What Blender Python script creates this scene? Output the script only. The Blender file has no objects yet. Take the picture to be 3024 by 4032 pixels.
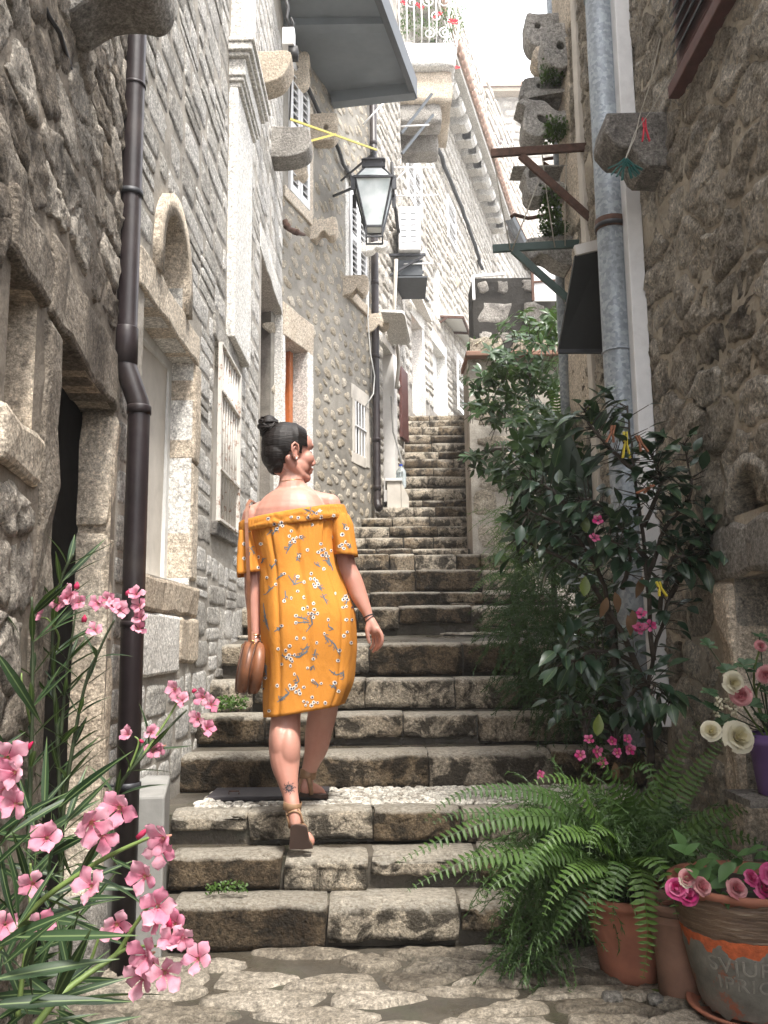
import bpy, bmesh, math, random
from mathutils import Vector, Matrix, noise, Quaternion
random.seed(7)
R = random.random
def U(a, b): return a + (b - a) * random.random()
SC = bpy.context.scene
COL = SC.collection
rad = math.radians

# ------------------------------------------------------------------ camera, sky, sun, exposure
F, CX, CY = 3450.0, 1512.0, 2016.0        # focal length and centre of the photograph, in its pixels
EYE = Vector((0, 0, 1.035))
PITCH, ROLL = math.atan(514 / 3450.0), 0.012
fw = Vector((0, math.cos(PITCH), math.sin(PITCH)))
u0 = Vector((0, -math.sin(PITCH), math.cos(PITCH)))
r0 = Vector((1, 0, 0))
RT = r0 * math.cos(ROLL) - u0 * math.sin(ROLL)
UP = u0 * math.cos(ROLL) + r0 * math.sin(ROLL)
cam_data = bpy.data.cameras.new('camera')
cam_data.sensor_fit = 'VERTICAL'; cam_data.sensor_height = 24.0
cam_data.lens = F / 4032 * 24.0
cam_data.clip_start = 0.05; cam_data.clip_end = 500
cam = bpy.data.objects.new('camera', cam_data); COL.objects.link(cam)
m = Matrix((RT, UP, -fw)).transposed().to_4x4(); m.translation = EYE
cam.matrix_world = m
SC.camera = cam

SUN_EL, SUN_AZ = 62.0, 155.0      # azimuth the light comes from, degrees clockwise from +Y
W = bpy.data.worlds.new('World'); SC.world = W; W.use_nodes = True
nt = W.node_tree
bgn = nt.nodes['Background']
sky = nt.nodes.new('ShaderNodeTexSky'); sky.sky_type = 'NISHITA'; sky.sun_disc = False
sky.sun_elevation = rad(SUN_EL); sky.sun_rotation = rad(SUN_AZ)
sky.air_density = 1.0; sky.dust_density = 4.0; sky.ozone_density = 1.0
mx_ = nt.nodes.new('ShaderNodeMix'); mx_.data_type = 'RGBA'; mx_.inputs[0].default_value = 0.85   # thin bright white overcast over the blue
nt.links.new(sky.outputs[0], mx_.inputs[6]); mx_.inputs[7].default_value = (4.3, 4.3, 4.4, 1)
nt.links.new(mx_.outputs[2], bgn.inputs[0]); bgn.inputs[1].default_value = 0.15
sl = bpy.data.lights.new('sun', 'SUN'); sl.energy = 1.5; sl.angle = rad(10); sl.color = (1.0, 0.96, 0.9)
so = bpy.data.objects.new('sun', sl); COL.objects.link(so)
sd = Vector((math.sin(rad(SUN_AZ)) * math.cos(rad(SUN_EL)), math.cos(rad(SUN_AZ)) * math.cos(rad(SUN_EL)), math.sin(rad(SUN_EL))))
so.rotation_euler = sd.to_track_quat('Z', 'Y').to_euler()
so.location = (0, 0, 20)
SC.view_settings.view_transform = 'Standard'; SC.view_settings.look = 'None'
SC.view_settings.gamma = 1.0; SC.view_settings.use_curve_mapping = False
SC.view_settings.exposure = 2.5
SC.render.engine = 'CYCLES'
SC.cycles.max_bounces = 8; SC.cycles.diffuse_bounces = 4; SC.cycles.transparent_max_bounces = 8

# ------------------------------------------------------------------ helpers
def ray(x, y):
    return (RT * (x - CX) + UP * (CY - y) + fw * F)
def P(x, y, Y):
    """the point at distance Y up the street that is seen at photo position x, y"""
    d = ray(x, y); return EYE + d * (Y / d.y)
def PX(x, y, X):
    d = ray(x, y); return EYE + d * (X / d.x)
def PZ(x, y, Z):
    d = ray(x, y); return EYE + d * ((Z - EYE.z) / d.z)

def tag(o, label=None, cat=None, group=None, kind=None):
    if label: o['label'] = label
    if cat: o['category'] = cat
    if group: o['group'] = group
    if kind: o['kind'] = kind
    return o
def thing(name, loc, label, cat, group=None):
    o = bpy.data.objects.new(name, None); COL.objects.link(o); o.location = loc
    o.empty_display_size = 0.1
    return tag(o, label, cat, group)
def wloc(o):
    p = Vector(o.location)
    while o.parent: o = o.parent; p = p + Vector(o.location)
    return p
def link(name, me, parent=None, loc=None, mat4=None):
    """links mesh me; loc / mat4 are in world space; without them the mesh's own coordinates are world coordinates"""
    o = bpy.data.objects.new(name, me); COL.objects.link(o)
    if mat4 is not None:
        M = mat4.copy()
        if parent: o.parent = parent; M.translation = M.translation - wloc(parent)
        o.matrix_basis = M
    else:
        L = Vector(loc) if loc is not None else Vector((0, 0, 0))
        if parent: o.parent = parent; L = L - wloc(parent)
        o.location = L
    return o
class MB:
    def __init__(s): s.v = []; s.f = []; s.m = []; s.i = 0
    def add(s, vs, fs, mi=None):
        n = len(s.v); s.v += [tuple(v) for v in vs]
        s.f += [tuple(n + k for k in f) for f in fs]; s.m += [s.i if mi is None else mi] * len(fs)
    def quad(s, a, b, c, d): s.add([a, b, c, d], [(0, 1, 2, 3)])
    def hexa(s, b, t):   # bottom 4 points, top 4 points, both counter-clockwise from above
        s.add(list(b) + list(t), [(3, 2, 1, 0), (4, 5, 6, 7), (0, 1, 5, 4), (1, 2, 6, 5), (2, 3, 7, 6), (3, 0, 4, 7)])
    def box(s, x0, y0, z0, x1, y1, z1):
        s.hexa([(x0, y0, z0), (x1, y0, z0), (x1, y1, z0), (x0, y1, z0)], [(x0, y0, z1), (x1, y0, z1), (x1, y1, z1), (x0, y1, z1)])
    def obox(s, c, ax, ay, az):   # centre and three half axes
        c = Vector(c); ax = Vector(ax); ay = Vector(ay); az = Vector(az)
        s.hexa([c - ax - ay - az, c + ax - ay - az, c + ax + ay - az, c - ax + ay - az], [c - ax - ay + az, c + ax - ay + az, c + ax + ay + az, c - ax + ay + az])
    def bar(s, a, b, w, h=None, up=(0, 0, 1)):
        a = Vector(a); b = Vector(b); d = (b - a); L = d.length
        if L < 1e-6: return
        d.normalize(); up = Vector(up)
        sx = d.cross(up)
        if sx.length < 1e-3: sx = d.cross(Vector((1, 0, 0)))
        sx.normalize(); sz = sx.cross(d).normalized(); h = w if h is None else h
        s.obox((a + b) / 2, sx * w / 2, d * L / 2, sz * h / 2)
    def tube(s, pts, r, n=8, caps=True, fr=None):
        pts = [Vector(p) for p in pts]; rings = []; N = len(pts)
        rr = r if isinstance(r, (list, tuple)) else [r] * N
        prev = None
        for i, p in enumerate(pts):
            t = (pts[min(i + 1, N - 1)] - pts[max(i - 1, 0)])
            if t.length < 1e-9: t = Vector((0, 0, 1))
            t.normalize()
            if prev is None:
                a = t.cross(Vector((0, 0, 1)))
                if a.length < 1e-2: a = t.cross(Vector((1, 0, 0)))
                a.normalize()
            else:
                a = prev - t * prev.dot(t)
                if a.length < 1e-6: a = t.orthogonal()
                a.normalize()
            prev = a; b = t.cross(a)
            rings.append([p + (a * math.cos(k * math.tau / n) + b * math.sin(k * math.tau / n)) * rr[i] for k in range(n)])
        vs = [v for q in rings for v in q]; fs = []
        for i in range(N - 1):
            for k in range(n):
                k2 = (k + 1) % n
                fs.append((i * n + k, i * n + k2, (i + 1) * n + k2, (i + 1) * n + k))
        if caps:
            fs.append(tuple(range(n))[::-1]); fs.append(tuple((N - 1) * n + k for k in range(n)))
        s.add(vs, fs)
    def lathe(s, prof, c, n=24, axis=(0, 0, 1), seg=(0, math.tau)):
        """prof: list of (radius, height) along axis from c"""
        c = Vector(c); az = Vector(axis).normalized(); ax = az.orthogonal().normalized(); ay = az.cross(ax)
        full = abs(seg[1] - seg[0] - math.tau) < 1e-6; nn = n if full else n + 1
        vs = []; fs = []
        for (r, h) in prof:
            for k in range(nn):
                a = seg[0] + (seg[1] - seg[0]) * k / n
                vs.append(c + az * h + (ax * math.cos(a) + ay * math.sin(a)) * max(r, 1e-5))
        for i in range(len(prof) - 1):
            for k in range(n):
                k2 = (k + 1) % nn
                fs.append((i * nn + k, i * nn + k2, (i + 1) * nn + k2, (i + 1) * nn + k))
        s.add(vs, fs)
    def ball(s, c, r, nu=10, nv=7, sc=(1, 1, 1), M=None):
        c = Vector(c); vs = []; fs = []
        for j in range(nv + 1):
            t = math.pi * j / nv
            for i in range(nu):
                a = math.tau * i / nu
                v = Vector((math.sin(t) * math.cos(a) * sc[0], math.sin(t) * math.sin(a) * sc[1], math.cos(t) * sc[2])) * r
                if M is not None: v = M @ v
                vs.append(c + v)
        for j in range(nv):
            for i in range(nu):
                i2 = (i + 1) % nu
                fs.append((j * nu + i, (j + 1) * nu + i, (j + 1) * nu + i2, j * nu + i2))
        s.add(vs, fs)
    def prism(s, poly, off):   # poly: list of points, extruded by vector off
        poly = [Vector(p) for p in poly]; off = Vector(off); n = len(poly)
        s.add(poly + [p + off for p in poly], [tuple(range(n))[::-1], tuple(range(n, 2 * n))] + [(k, (k + 1) % n, n + (k + 1) % n, n + k) for k in range(n)])
    def mesh(s, name, mats, smooth=False):
        me = bpy.data.meshes.new(name); me.from_pydata(s.v, [], s.f)
        for mt in (mats if isinstance(mats, (list, tuple)) else [mats]): me.materials.append(mt)
        if any(s.m): me.polygons.foreach_set('material_index', s.m)
        if smooth: me.polygons.foreach_set('use_smooth', [True] * len(me.polygons))
        me.update(); return me
    def build(s, name, mats, parent=None, smooth=False, bevel=0):
        o = link(name, s.mesh(name, mats, smooth), parent)
        if bevel:
            b = o.modifiers.new('bevel', 'BEVEL'); b.width = bevel; b.segments = 2; b.limit_method = 'ANGLE'
        return o

def recalc(me):
    bm = bmesh.new(); bm.from_mesh(me); bmesh.ops.recalc_face_normals(bm, faces=bm.faces); bm.to_mesh(me); bm.free(); return me

# ------------------------------------------------------------------ materials
def newmat(name):
    mt = bpy.data.materials.new(name); mt.use_nodes = True
    n = mt.node_tree; b = n.nodes['Principled BSDF']; return mt, n, b
class NG:
    def __init__(s, nt): s.nt = nt
    def n(s, t, **k):
        o = s.nt.nodes.new(t)
        for a, b in k.items(): setattr(o, a, b)
        return o
    def l(s, a, b): s.nt.links.new(a, b)
    def pos(s, scale=(1, 1, 1)):
        g = s.n('ShaderNodeNewGeometry'); mp = s.n('ShaderNodeMapping'); mp.inputs['Scale'].default_value = scale
        s.l(g.outputs['Position'], mp.inputs['Vector']); return mp.outputs[0]
    def noise(s, vec, scale, detail=4, rough=0.55, dist=0.0):
        o = s.n('ShaderNodeTexNoise'); o.inputs['Scale'].default_value = scale; o.inputs['Detail'].default_value = detail
        o.inputs['Roughness'].default_value = rough; o.inputs['Distortion'].default_value = dist
        if vec is not None: s.l(vec, o.inputs['Vector'])
        return o.outputs['Fac']
    def voro(s, vec, scale, feat='F1', out='Distance'):
        o = s.n('ShaderNodeTexVoronoi'); o.feature = feat; o.inputs['Scale'].default_value = scale
        s.l(vec, o.inputs['Vector']); return o.outputs[out]
    def ramp(s, fac, stops):
        o = s.n('ShaderNodeValToRGB'); e = o.color_ramp.elements
        while len(e) < len(stops): e.new(0.5)
        for k, (p, c) in enumerate(stops):
            e[k].position = p; e[k].color = (c, c, c, 1) if isinstance(c, (int, float)) else (c[0], c[1], c[2], 1)
        s.l(fac, o.inputs[0]); return o.outputs[0]
    def mix(s, fac, a, b, mode='MIX'):
        o = s.n('ShaderNodeMix'); o.data_type = 'RGBA'; o.blend_type = mode
        for i, v in ((0, fac), (6, a), (7, b)):
            if isinstance(v, (int, float)): o.inputs[i].default_value = v if i == 0 else (v, v, v, 1)
            elif isinstance(v, (tuple, list)): o.inputs[i].default_value = (v[0], v[1], v[2], 1)
            else: s.l(v, o.inputs[i])
        return o.outputs[2]
    def math(s, op, a, b=0.0):
        o = s.n('ShaderNodeMath'); o.operation = op
        for i, v in ((0, a), (1, b)):
            if isinstance(v, (int, float)): o.inputs[i].default_value = v
            else: s.l(v, o.inputs[i])
        return o.outputs[0]
    def bump(s, h, strength, dist, nrm=None):
        o = s.n('ShaderNodeBump'); o.inputs['Strength'].default_value = strength; o.inputs['Distance'].default_value = dist
        s.l(h, o.inputs['Height'])
        if nrm is not None: s.l(nrm, o.inputs['Normal'])
        return o.outputs[0]
    def rnd(s):
        return s.n('ShaderNodeObjectInfo').outputs['Random']

def stone_mat(name, cols, stain=(0.05, 0.045, 0.038), stain_lo=0.52, stain_hi=0.66, scale=1.0, bump=0.8, bdist=0.012, rough=0.85, pit=0.5, sscale=2.2, vari=0.35, stretch=(1, 1, 1), worn_lit=0.0):
    """rough limestone: per-stone tone, blotches, pits and weather stains"""
    mt, nt, b = newmat(name); g = NG(nt)
    p = g.pos(stretch); rn = g.rnd()
    n1 = g.noise(p, 7 * scale, 5, 0.65)
    f = g.math('ADD', g.math('MULTIPLY', rn, vari), g.math('MULTIPLY', n1, 1.0 - vari * 0.5))
    k = len(cols)
    c = g.ramp(f, [(0.25 + 0.55 * i / max(k - 1, 1), cols[i]) for i in range(k)])
    n2 = g.noise(p, 60 * scale, 6, 0.75)
    c = g.mix(0.8, c, g.ramp(n2, [(0.32, 0.25), (0.5, 1.0), (0.68, 1.9)]), 'MULTIPLY')
    c = g.mix(0.5, c, g.ramp(g.noise(p, 150 * scale, 3, 0.8), [(0.35, 0.3), (0.5, 1.0), (0.65, 1.8)]), 'MULTIPLY')
    n3 = g.noise(p, sscale, 6, 0.68, 0.6)
    c = g.mix(g.ramp(n3, [(stain_lo, 0.0), (stain_hi, 0.85)]), c, stain)
    v = g.voro(p, 38 * scale); 
    pitm = g.ramp(v, [(0.08, 0.0), (0.3, 1.0)])
    c = g.mix(0.35 * pit, c, pitm, 'MULTIPLY')
    if worn_lit:   # foot wear plus sunlit brightness, put into the colour of upward faces
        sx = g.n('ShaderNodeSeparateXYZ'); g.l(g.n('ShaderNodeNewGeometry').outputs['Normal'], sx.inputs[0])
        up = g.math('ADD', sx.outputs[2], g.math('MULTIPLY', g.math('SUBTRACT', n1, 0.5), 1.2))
        c = g.mix(g.ramp(up, [(0.35, 0.0), (0.75, worn_lit)]), c, g.ramp(n2, [(0.35, (0.34, 0.29, 0.22)), (0.6, (0.66, 0.61, 0.52))]))
    g.l(c, b.inputs['Base Color'])
    n4 = g.noise(p, 24 * scale, 8, 0.72)
    h = g.math('ADD', g.math('MULTIPLY', n4, 1.0), g.math('MULTIPLY', pitm, 0.35 * pit))
    h = g.math('ADD', h, g.math('MULTIPLY', g.noise(p, 90 * scale, 5, 0.75), 0.5))
    g.l(g.bump(h, min(1, bump * 1.3), bdist * 2.2), b.inputs['Normal'])
    b.inputs['Roughness'].default_value = rough; b.inputs['Specular IOR Level'].default_value = 0.25
    return mt
def plain(name, col, rough=0.6, metal=0.0, var=0.12, scale=20, bump=0.0, spec=0.5, bdist=0.003, dirt=0.0, trans=0.0):
    mt, nt, b = newmat(name); g = NG(nt); p = g.pos()
    c0 = tuple(x * (1 - var) for x in col); c1 = tuple(min(1, x * (1 + var)) for x in col)
    nz = g.noise(p, scale, 5, 0.6)
    c = g.ramp(nz, [(0.3, c0), (0.7, c1)])
    if dirt: c = g.mix(g.ramp(g.noise(p, scale * 0.35, 6, 0.7, 0.5), [(0.5, 0.0), (0.75, dirt)]), c, (0.10, 0.085, 0.07))
    g.l(c, b.inputs['Base Color'])
    if bump: g.l(g.bump(g.noise(p, scale * 4, 5, 0.6), bump, bdist), b.inputs['Normal'])
    b.inputs['Roughness'].default_value = rough; b.inputs['Metallic'].default_value = metal; b.inputs['Specular IOR Level'].default_value = spec
    if trans: b.inputs['Transmission Weight'].default_value = trans
    return mt
def leafmat(name, c0, c1, rough=0.4, trans=0.25, tcol=None, spec=0.4, rib=0.0):
    mt, nt, b = newmat(name); g = NG(nt)
    f = g.math('ADD', g.math('MULTIPLY', g.rnd(), 0.6), g.math('MULTIPLY', g.noise(g.pos(), 9, 3), 0.5))
    c = g.ramp(f, [(0.25, c0), (0.8, c1)])
    if rib:
        sx = g.n('ShaderNodeSeparateXYZ'); g.l(g.n('ShaderNodeTexCoord').outputs['Object'], sx.inputs[0])
        c = g.mix(g.ramp(g.math('ABSOLUTE', sx.outputs[0]), [(rib * .5, 0.75), (rib, 0.0)]), c, (0.16, 0.22, 0.09))
    g.l(c, b.inputs['Base Color']); b.inputs['Roughness'].default_value = rough; b.inputs['Specular IOR Level'].default_value = spec
    t = g.n('ShaderNodeBsdfTranslucent'); mx = g.n('ShaderNodeMixShader'); mx.inputs[0].default_value = trans
    g.l(g.mix(0.5, c, tcol or (0.12, 0.2, 0.03)), t.inputs[0])
    g.l(b.outputs[0], mx.inputs[1]); g.l(t.outputs[0], mx.inputs[2])
    g.l(mx.outputs[0], nt.nodes['Material Output'].inputs[0])
    return mt

M = {}
M['stA'] = stone_mat('brown_limestone', [(0.10, 0.08, 0.06), (0.29, 0.245, 0.195), (0.52, 0.465, 0.395)], vari=.6, stain_lo=0.53, stain_hi=0.68, bdist=0.02, scale=1.0)
M['stB'] = stone_mat('pale_limestone', [(0.29, 0.265, 0.235), (0.50, 0.475, 0.43), (0.67, 0.645, 0.605)], stain=(0.16, 0.14, 0.12), stain_lo=0.55, stain_hi=0.75, bdist=0.016)
M['stC'] = stone_mat('rubble_limestone', [(0.28, 0.23, 0.165), (0.46, 0.395, 0.30), (0.58, 0.52, 0.43)], stain=(0.12, 0.10, 0.07), stain_lo=0.56, stain_hi=0.75, bdist=0.02)
M['stE'] = stone_mat('coursed_limestone', [(0.36, 0.33, 0.28), (0.50, 0.46, 0.40), (0.60, 0.57, 0.52)], stain=(0.25, 0.2, 0.15), stain_lo=0.58, stain_hi=0.8, bdist=0.02, scale=0.7)
M['stG'] = stone_mat('rough_brown_stone', [(0.20, 0.165, 0.13), (0.46, 0.405, 0.325), (0.70, 0.64, 0.55)], stain=(0.05, 0.042, 0.033), stain_lo=0.54, stain_hi=0.72, bdist=0.04, bump=1.0, scale=.8)
M['stH'] = stone_mat('stained_plaster_stone', [(0.20, 0.17, 0.13), (0.33, 0.29, 0.23), (0.45, 0.41, 0.35)], stain=(0.10, 0.085, 0.06), stain_lo=0.5, stain_hi=0.7, bdist=0.01)
M['ashlar'] = stone_mat('dressed_stone', [(0.36, 0.295, 0.225), (0.46, 0.39, 0.305), (0.55, 0.48, 0.39)], stain=(0.15, 0.12, 0.09), stain_lo=0.6, stain_hi=0.85, bdist=0.006, bump=0.7, pit=0.3)
M['ashlar_w'] = stone_mat('pale_dressed_stone', [(0.46, 0.44, 0.40), (0.56, 0.54, 0.50), (0.64, 0.62, 0.58)], stain=(0.3, 0.25, 0.2), stain_lo=0.62, stain_hi=0.9, bdist=0.004, bump=0.5, pit=0.2)
M['ashlar_d'] = stone_mat('weathered_dark_stone', [(0.10, 0.095, 0.085), (0.2, 0.185, 0.165), (0.32, 0.30, 0.27)], stain=(0.035, 0.03, 0.028), stain_lo=0.5, stain_hi=0.7, bdist=0.008)
M['ashlar_g'] = stone_mat('grey_carved_stone', [(0.2, 0.19, 0.175), (0.31, 0.30, 0.28), (0.42, 0.40, 0.37)], stain=(0.08, 0.075, 0.065), stain_lo=0.52, stain_hi=0.75, bdist=0.006)
M['step'] = stone_mat('step_stone', [(0.05, 0.034, 0.02), (0.20, 0.148, 0.092), (0.46, 0.395, 0.305)], stain=(0.020, 0.016, 0.011), stain_lo=0.47, stain_hi=0.56, bdist=0.02, bump=0.9, rough=0.62, sscale=9, vari=0.7, worn_lit=.8)
M['pave'] = stone_mat('worn_paving_stone', [(0.08, 0.066, 0.05), (0.18, 0.155, 0.12), (0.31, 0.275, 0.225)], stain=(0.05, 0.052, 0.04), stain_lo=0.60, stain_hi=0.72, bdist=0.008, bump=0.6, rough=0.45, sscale=6, pit=0.4)
M['pebble'] = stone_mat('pebble_stone', [(0.20, 0.175, 0.14), (0.36, 0.33, 0.28), (0.50, 0.47, 0.41)], stain=(0.16, 0.13, 0.1), stain_lo=0.62, stain_hi=0.85, bdist=0.003, rough=0.5, vari=0.7, pit=0.2)
def mortar(name, c, wet=False, bd=0.012, moss=0.0):
    mt, nt, b = newmat(name); g = NG(nt); p = g.pos()
    n1 = g.noise(p, 3.5, 6, 0.7, 0.4)
    col = g.ramp(n1, [(0.3, tuple(x * 0.6 for x in c)), (0.55, c), (0.75, tuple(min(1, x * 1.35) for x in c))])
    col = g.mix(0.5, col, g.ramp(g.noise(p, 90, 5, 0.75), [(0.3, 0.5), (0.7, 1.4)]), 'MULTIPLY')
    if moss: col = g.mix(g.ramp(g.noise(p, 5, 5, 0.7), [(0.52, 0.0), (0.66, moss)]), col, (0.035, 0.05, 0.018))
    g.l(col, b.inputs['Base Color'])
    h = g.math('ADD', g.noise(p, 12, 8, 0.7), g.math('MULTIPLY', g.noise(p, 120, 4, 0.7), 0.25))
    g.l(g.bump(h, 0.8, bd), b.inputs['Normal'])
    if wet: g.l(g.ramp(g.noise(p, 4, 4), [(0.4, 0.25), (0.6, 0.7)]), b.inputs['Roughness'])
    else: b.inputs['Roughness'].default_value = 0.9
    b.inputs['Specular IOR Level'].default_value = 0.5 if wet else 0.2
    return mt
M['moA'] = mortar('brown_mortar', (0.24, 0.205, 0.165), bd=0.02)
M['moB'] = mortar('pale_mortar', (0.37, 0.34, 0.295))
M['moC'] = mortar('grey_cement', (0.27, 0.25, 0.215))
M['moE'] = mortar('light_mortar', (0.36, 0.33, 0.29))
M['moG'] = mortar('smeared_render', (0.42, 0.37, 0.295), bd=0.03)
M['moS'] = mortar('dark_step_mortar', (0.085, 0.072, 0.054), wet=True, moss=0.35, bd=0.015)
M['moI'] = mortar('black_weathered_mortar', (0.035, 0.032, 0.028))
M['moP'] = mortar('wet_paving_mortar', (0.06, 0.051, 0.038), wet=True, moss=0.3, bd=0.008)
M['plaster'] = plain('aged_plaster', (0.55, 0.51, 0.45), 0.9, var=0.12, scale=6, bump=0.4, dirt=0.35, spec=0.2)
M['plaster_w'] = plain('white_painted_plaster', (0.66, 0.64, 0.61), 0.85, var=0.1, scale=5, bump=0.3, dirt=0.25, spec=0.2)
M['conc'] = plain('grey_concrete', (0.24, 0.235, 0.22), 0.9, var=0.18, scale=7, bump=0.5, dirt=0.5, spec=0.2)
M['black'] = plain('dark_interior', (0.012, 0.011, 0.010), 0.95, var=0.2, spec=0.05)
M['pipe'] = plain('dark_brown_pipe', (0.020, 0.014, 0.015), 0.42, var=0.3, scale=9, bump=0.2, spec=0.35, dirt=0.3)
M['zinc'] = None
M['white'] = plain('white_painted_metal', (0.72, 0.72, 0.72), 0.45, var=0.05, dirt=0.2)
M['whitewood'] = plain('white_painted_wood', (0.62, 0.62, 0.60), 0.55, var=0.08, dirt=0.3, bump=0.1)
M['rustw'] = None
M['iron'] = plain('black_iron', (0.035, 0.036, 0.04), 0.5, metal=0.3, var=0.3)
M['rust'] = plain('rusty_iron', (0.09, 0.045, 0.03), 0.8, metal=0.2, var=0.4, scale=40, bump=0.3)
M['green'] = plain('dark_green_paint', (0.03, 0.06, 0.05), 0.45, var=0.2)
M['orange'] = plain('orange_varnished_wood', (0.42, 0.13, 0.035), 0.4, var=0.2, scale=30)
M['redwood'] = plain('dark_red_wood', (0.10, 0.035, 0.028), 0.6, var=0.25, scale=30)
M['slate'] = plain('grey_sheet', (0.17, 0.195, 0.215), 0.7, var=0.15, scale=3, dirt=0.2)
M['slate_e'] = plain('dark_grey_trim', (0.05, 0.058, 0.065), 0.6, var=0.15)
M['tile'] = plain('red_roof_tile', (0.45, 0.30, 0.23), 0.8, var=0.3, scale=4, bump=0.3)
M['cable'] = plain('black_cable', (0.015, 0.014, 0.014), 0.6)
M['cablew'] = plain('white_cable', (0.6, 0.6, 0.57), 0.5)
M['rope'] = plain('pale_cord', (0.45, 0.42, 0.36), 0.8)
M['yellow'] = plain('yellow_plastic', (0.62, 0.50, 0.05), 0.4)
M['terra'] = plain('terracotta', (0.33, 0.125, 0.075), 0.75, var=0.25, scale=10, bump=0.15, dirt=0.3)
M['terra2'] = plain('brown_terracotta', (0.23, 0.125, 0.085), 0.8, var=0.25, scale=10, bump=0.2, dirt=0.35)
M['purple'] = plain('purple_plastic', (0.16, 0.09, 0.25), 0.45, var=0.1)
M['red'] = plain('red_plastic', (0.6, 0.03, 0.06), 0.35)
M['teal'] = plain('dark_teal_plastic', (0.02, 0.11, 0.10), 0.4)
M['pegwood'] = plain('pale_brown_wood', (0.32, 0.13, 0.07), 0.7, var=0.2, scale=60)
M['bark'] = plain('dark_bark', (0.055, 0.042, 0.032), 0.9, var=0.4, scale=30, bump=0.6)
M['greenstem'] = plain('green_stem', (0.13, 0.19, 0.05), 0.6, var=0.2)
M['darkstem'] = plain('dark_green_stem', (0.035, 0.05, 0.02), 0.6, var=0.2)
mt, nt_, b = newmat('galvanised_zinc'); g = NG(nt_); p_ = g.pos()
c = g.ramp(g.voro(p_, 70, out='Color'), [(0.2, (0.22, 0.25, 0.28)), (0.8, (0.36, 0.40, 0.43))])
c = g.mix(g.ramp(g.noise(g.pos((1, 1, 0.3)), 6, 6, 0.7), [(0.5, 0.0), (0.75, 0.7)]), c, (0.12, 0.13, 0.14))
g.l(c, b.inputs['Base Color']); b.inputs['Roughness'].default_value = 0.55; b.inputs['Metallic'].default_value = 0.3
M['zinc'] = mt
mt, nt_, b = newmat('rusting_white_paint'); g = NG(nt_); p_ = g.pos()
c = g.mix(g.ramp(g.noise(p_, 14, 6, 0.75), [(0.53, 0.0), (0.62, 1.0)]), (0.58, 0.55, 0.50), (0.20, 0.085, 0.035))
g.l(c, b.inputs['Base Color']); b.inputs['Roughness'].default_value = 0.6
M['rustw'] = mt
mt, nt_, b = newmat('frosted_lamp_glass')
b.inputs['Base Color'].default_value = (0.8, 0.85, 0.85, 1); b.inputs['Roughness'].default_value = 0.25
g = NG(nt_); g.l(g.ramp(g.noise(g.pos(), 6, 4), [(0.35, (0.55, 0.62, 0.61)), (0.65, (0.82, 0.86, 0.86))]), b.inputs['Base Color'])
b.inputs['Transmission Weight'].default_value = 0.1
M['frost'] = mt
mt, nt_, b = newmat('clear_plastic'); b.inputs['Base Color'].default_value = (0.8, 0.9, 0.95, 1); b.inputs['Roughness'].default_value = 0.08
b.inputs['Transmission Weight'].default_value = 0.85; b.inputs['IOR'].default_value = 1.2
M['clear'] = mt
M['blue'] = plain('blue_plastic', (0.02, 0.06, 0.4), 0.4)
# ------------------------------------------------------------------ masonry
def nz(x, y, z=0.0): return noise.noise(Vector((x, y, z)))

def stone_mesh(w, h, d, n=12, rings=(1.0, 0.93, 0.6), sq=0.42, jit=0.10, seed=0.0, rough=0.25):
    """an irregular stone face: outline w x h in local X/Z, standing d proud along -Y (local)"""
    out = []
    for k in range(n):
        a = math.tau * (k + 0.5) / n
        ca, sa = math.cos(a), math.sin(a)
        x = math.copysign(abs(ca) ** sq, ca); z = math.copysign(abs(sa) ** sq, sa)
        s = 1 - jit * 0.5 + jit * nz(seed * 7.1 + ca * 1.3, sa * 1.3, seed) 
        out.append((x * s * w / 2, z * s * h / 2))
    vs = []; fs = []; m = min(w, h)
    for ri, s in enumerate(rings):
        dep = (0.0, 0.72, 1.0, 1.05, 1.05)[min(ri, 4)] if ri else -0.25
        for k, (x, z) in enumerate(out):
            # inset by absolute amount for the edge ring
            if ri == 1:
                L = math.hypot(x, z); q = max(0, 1 - 0.07 * m / max(L, 1e-4)); xx, zz = x * q, z * q
            else: xx, zz = x * s, z * s
            e = 1 + rough * 2.2 * nz(seed * 3.3 + xx * 9, zz * 9, ri * 2.0 + seed) if ri else 1
            if ri > 1:
                xx += m * rough * 0.25 * nz(seed + xx * 20, zz * 20, 5); zz += m * rough * 0.25 * nz(seed + xx * 20, zz * 20, 9)
            vs.append((xx, -d * dep * e, zz))
    c = len(vs); vs.append((0, -d * (1.05 + rough * nz(seed, seed * 2, 3)), 0))
    for ri in range(len(rings) - 1):
        for k in range(n):
            k2 = (k + 1) % n
            fs.append((ri * n + k, ri * n + k2, (ri + 1) * n + k2, (ri + 1) * n + k))
    b = (len(rings) - 1) * n
    for k in range(n): fs.append((b + k, b + (k + 1) % n, c))
    return vs, fs

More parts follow.
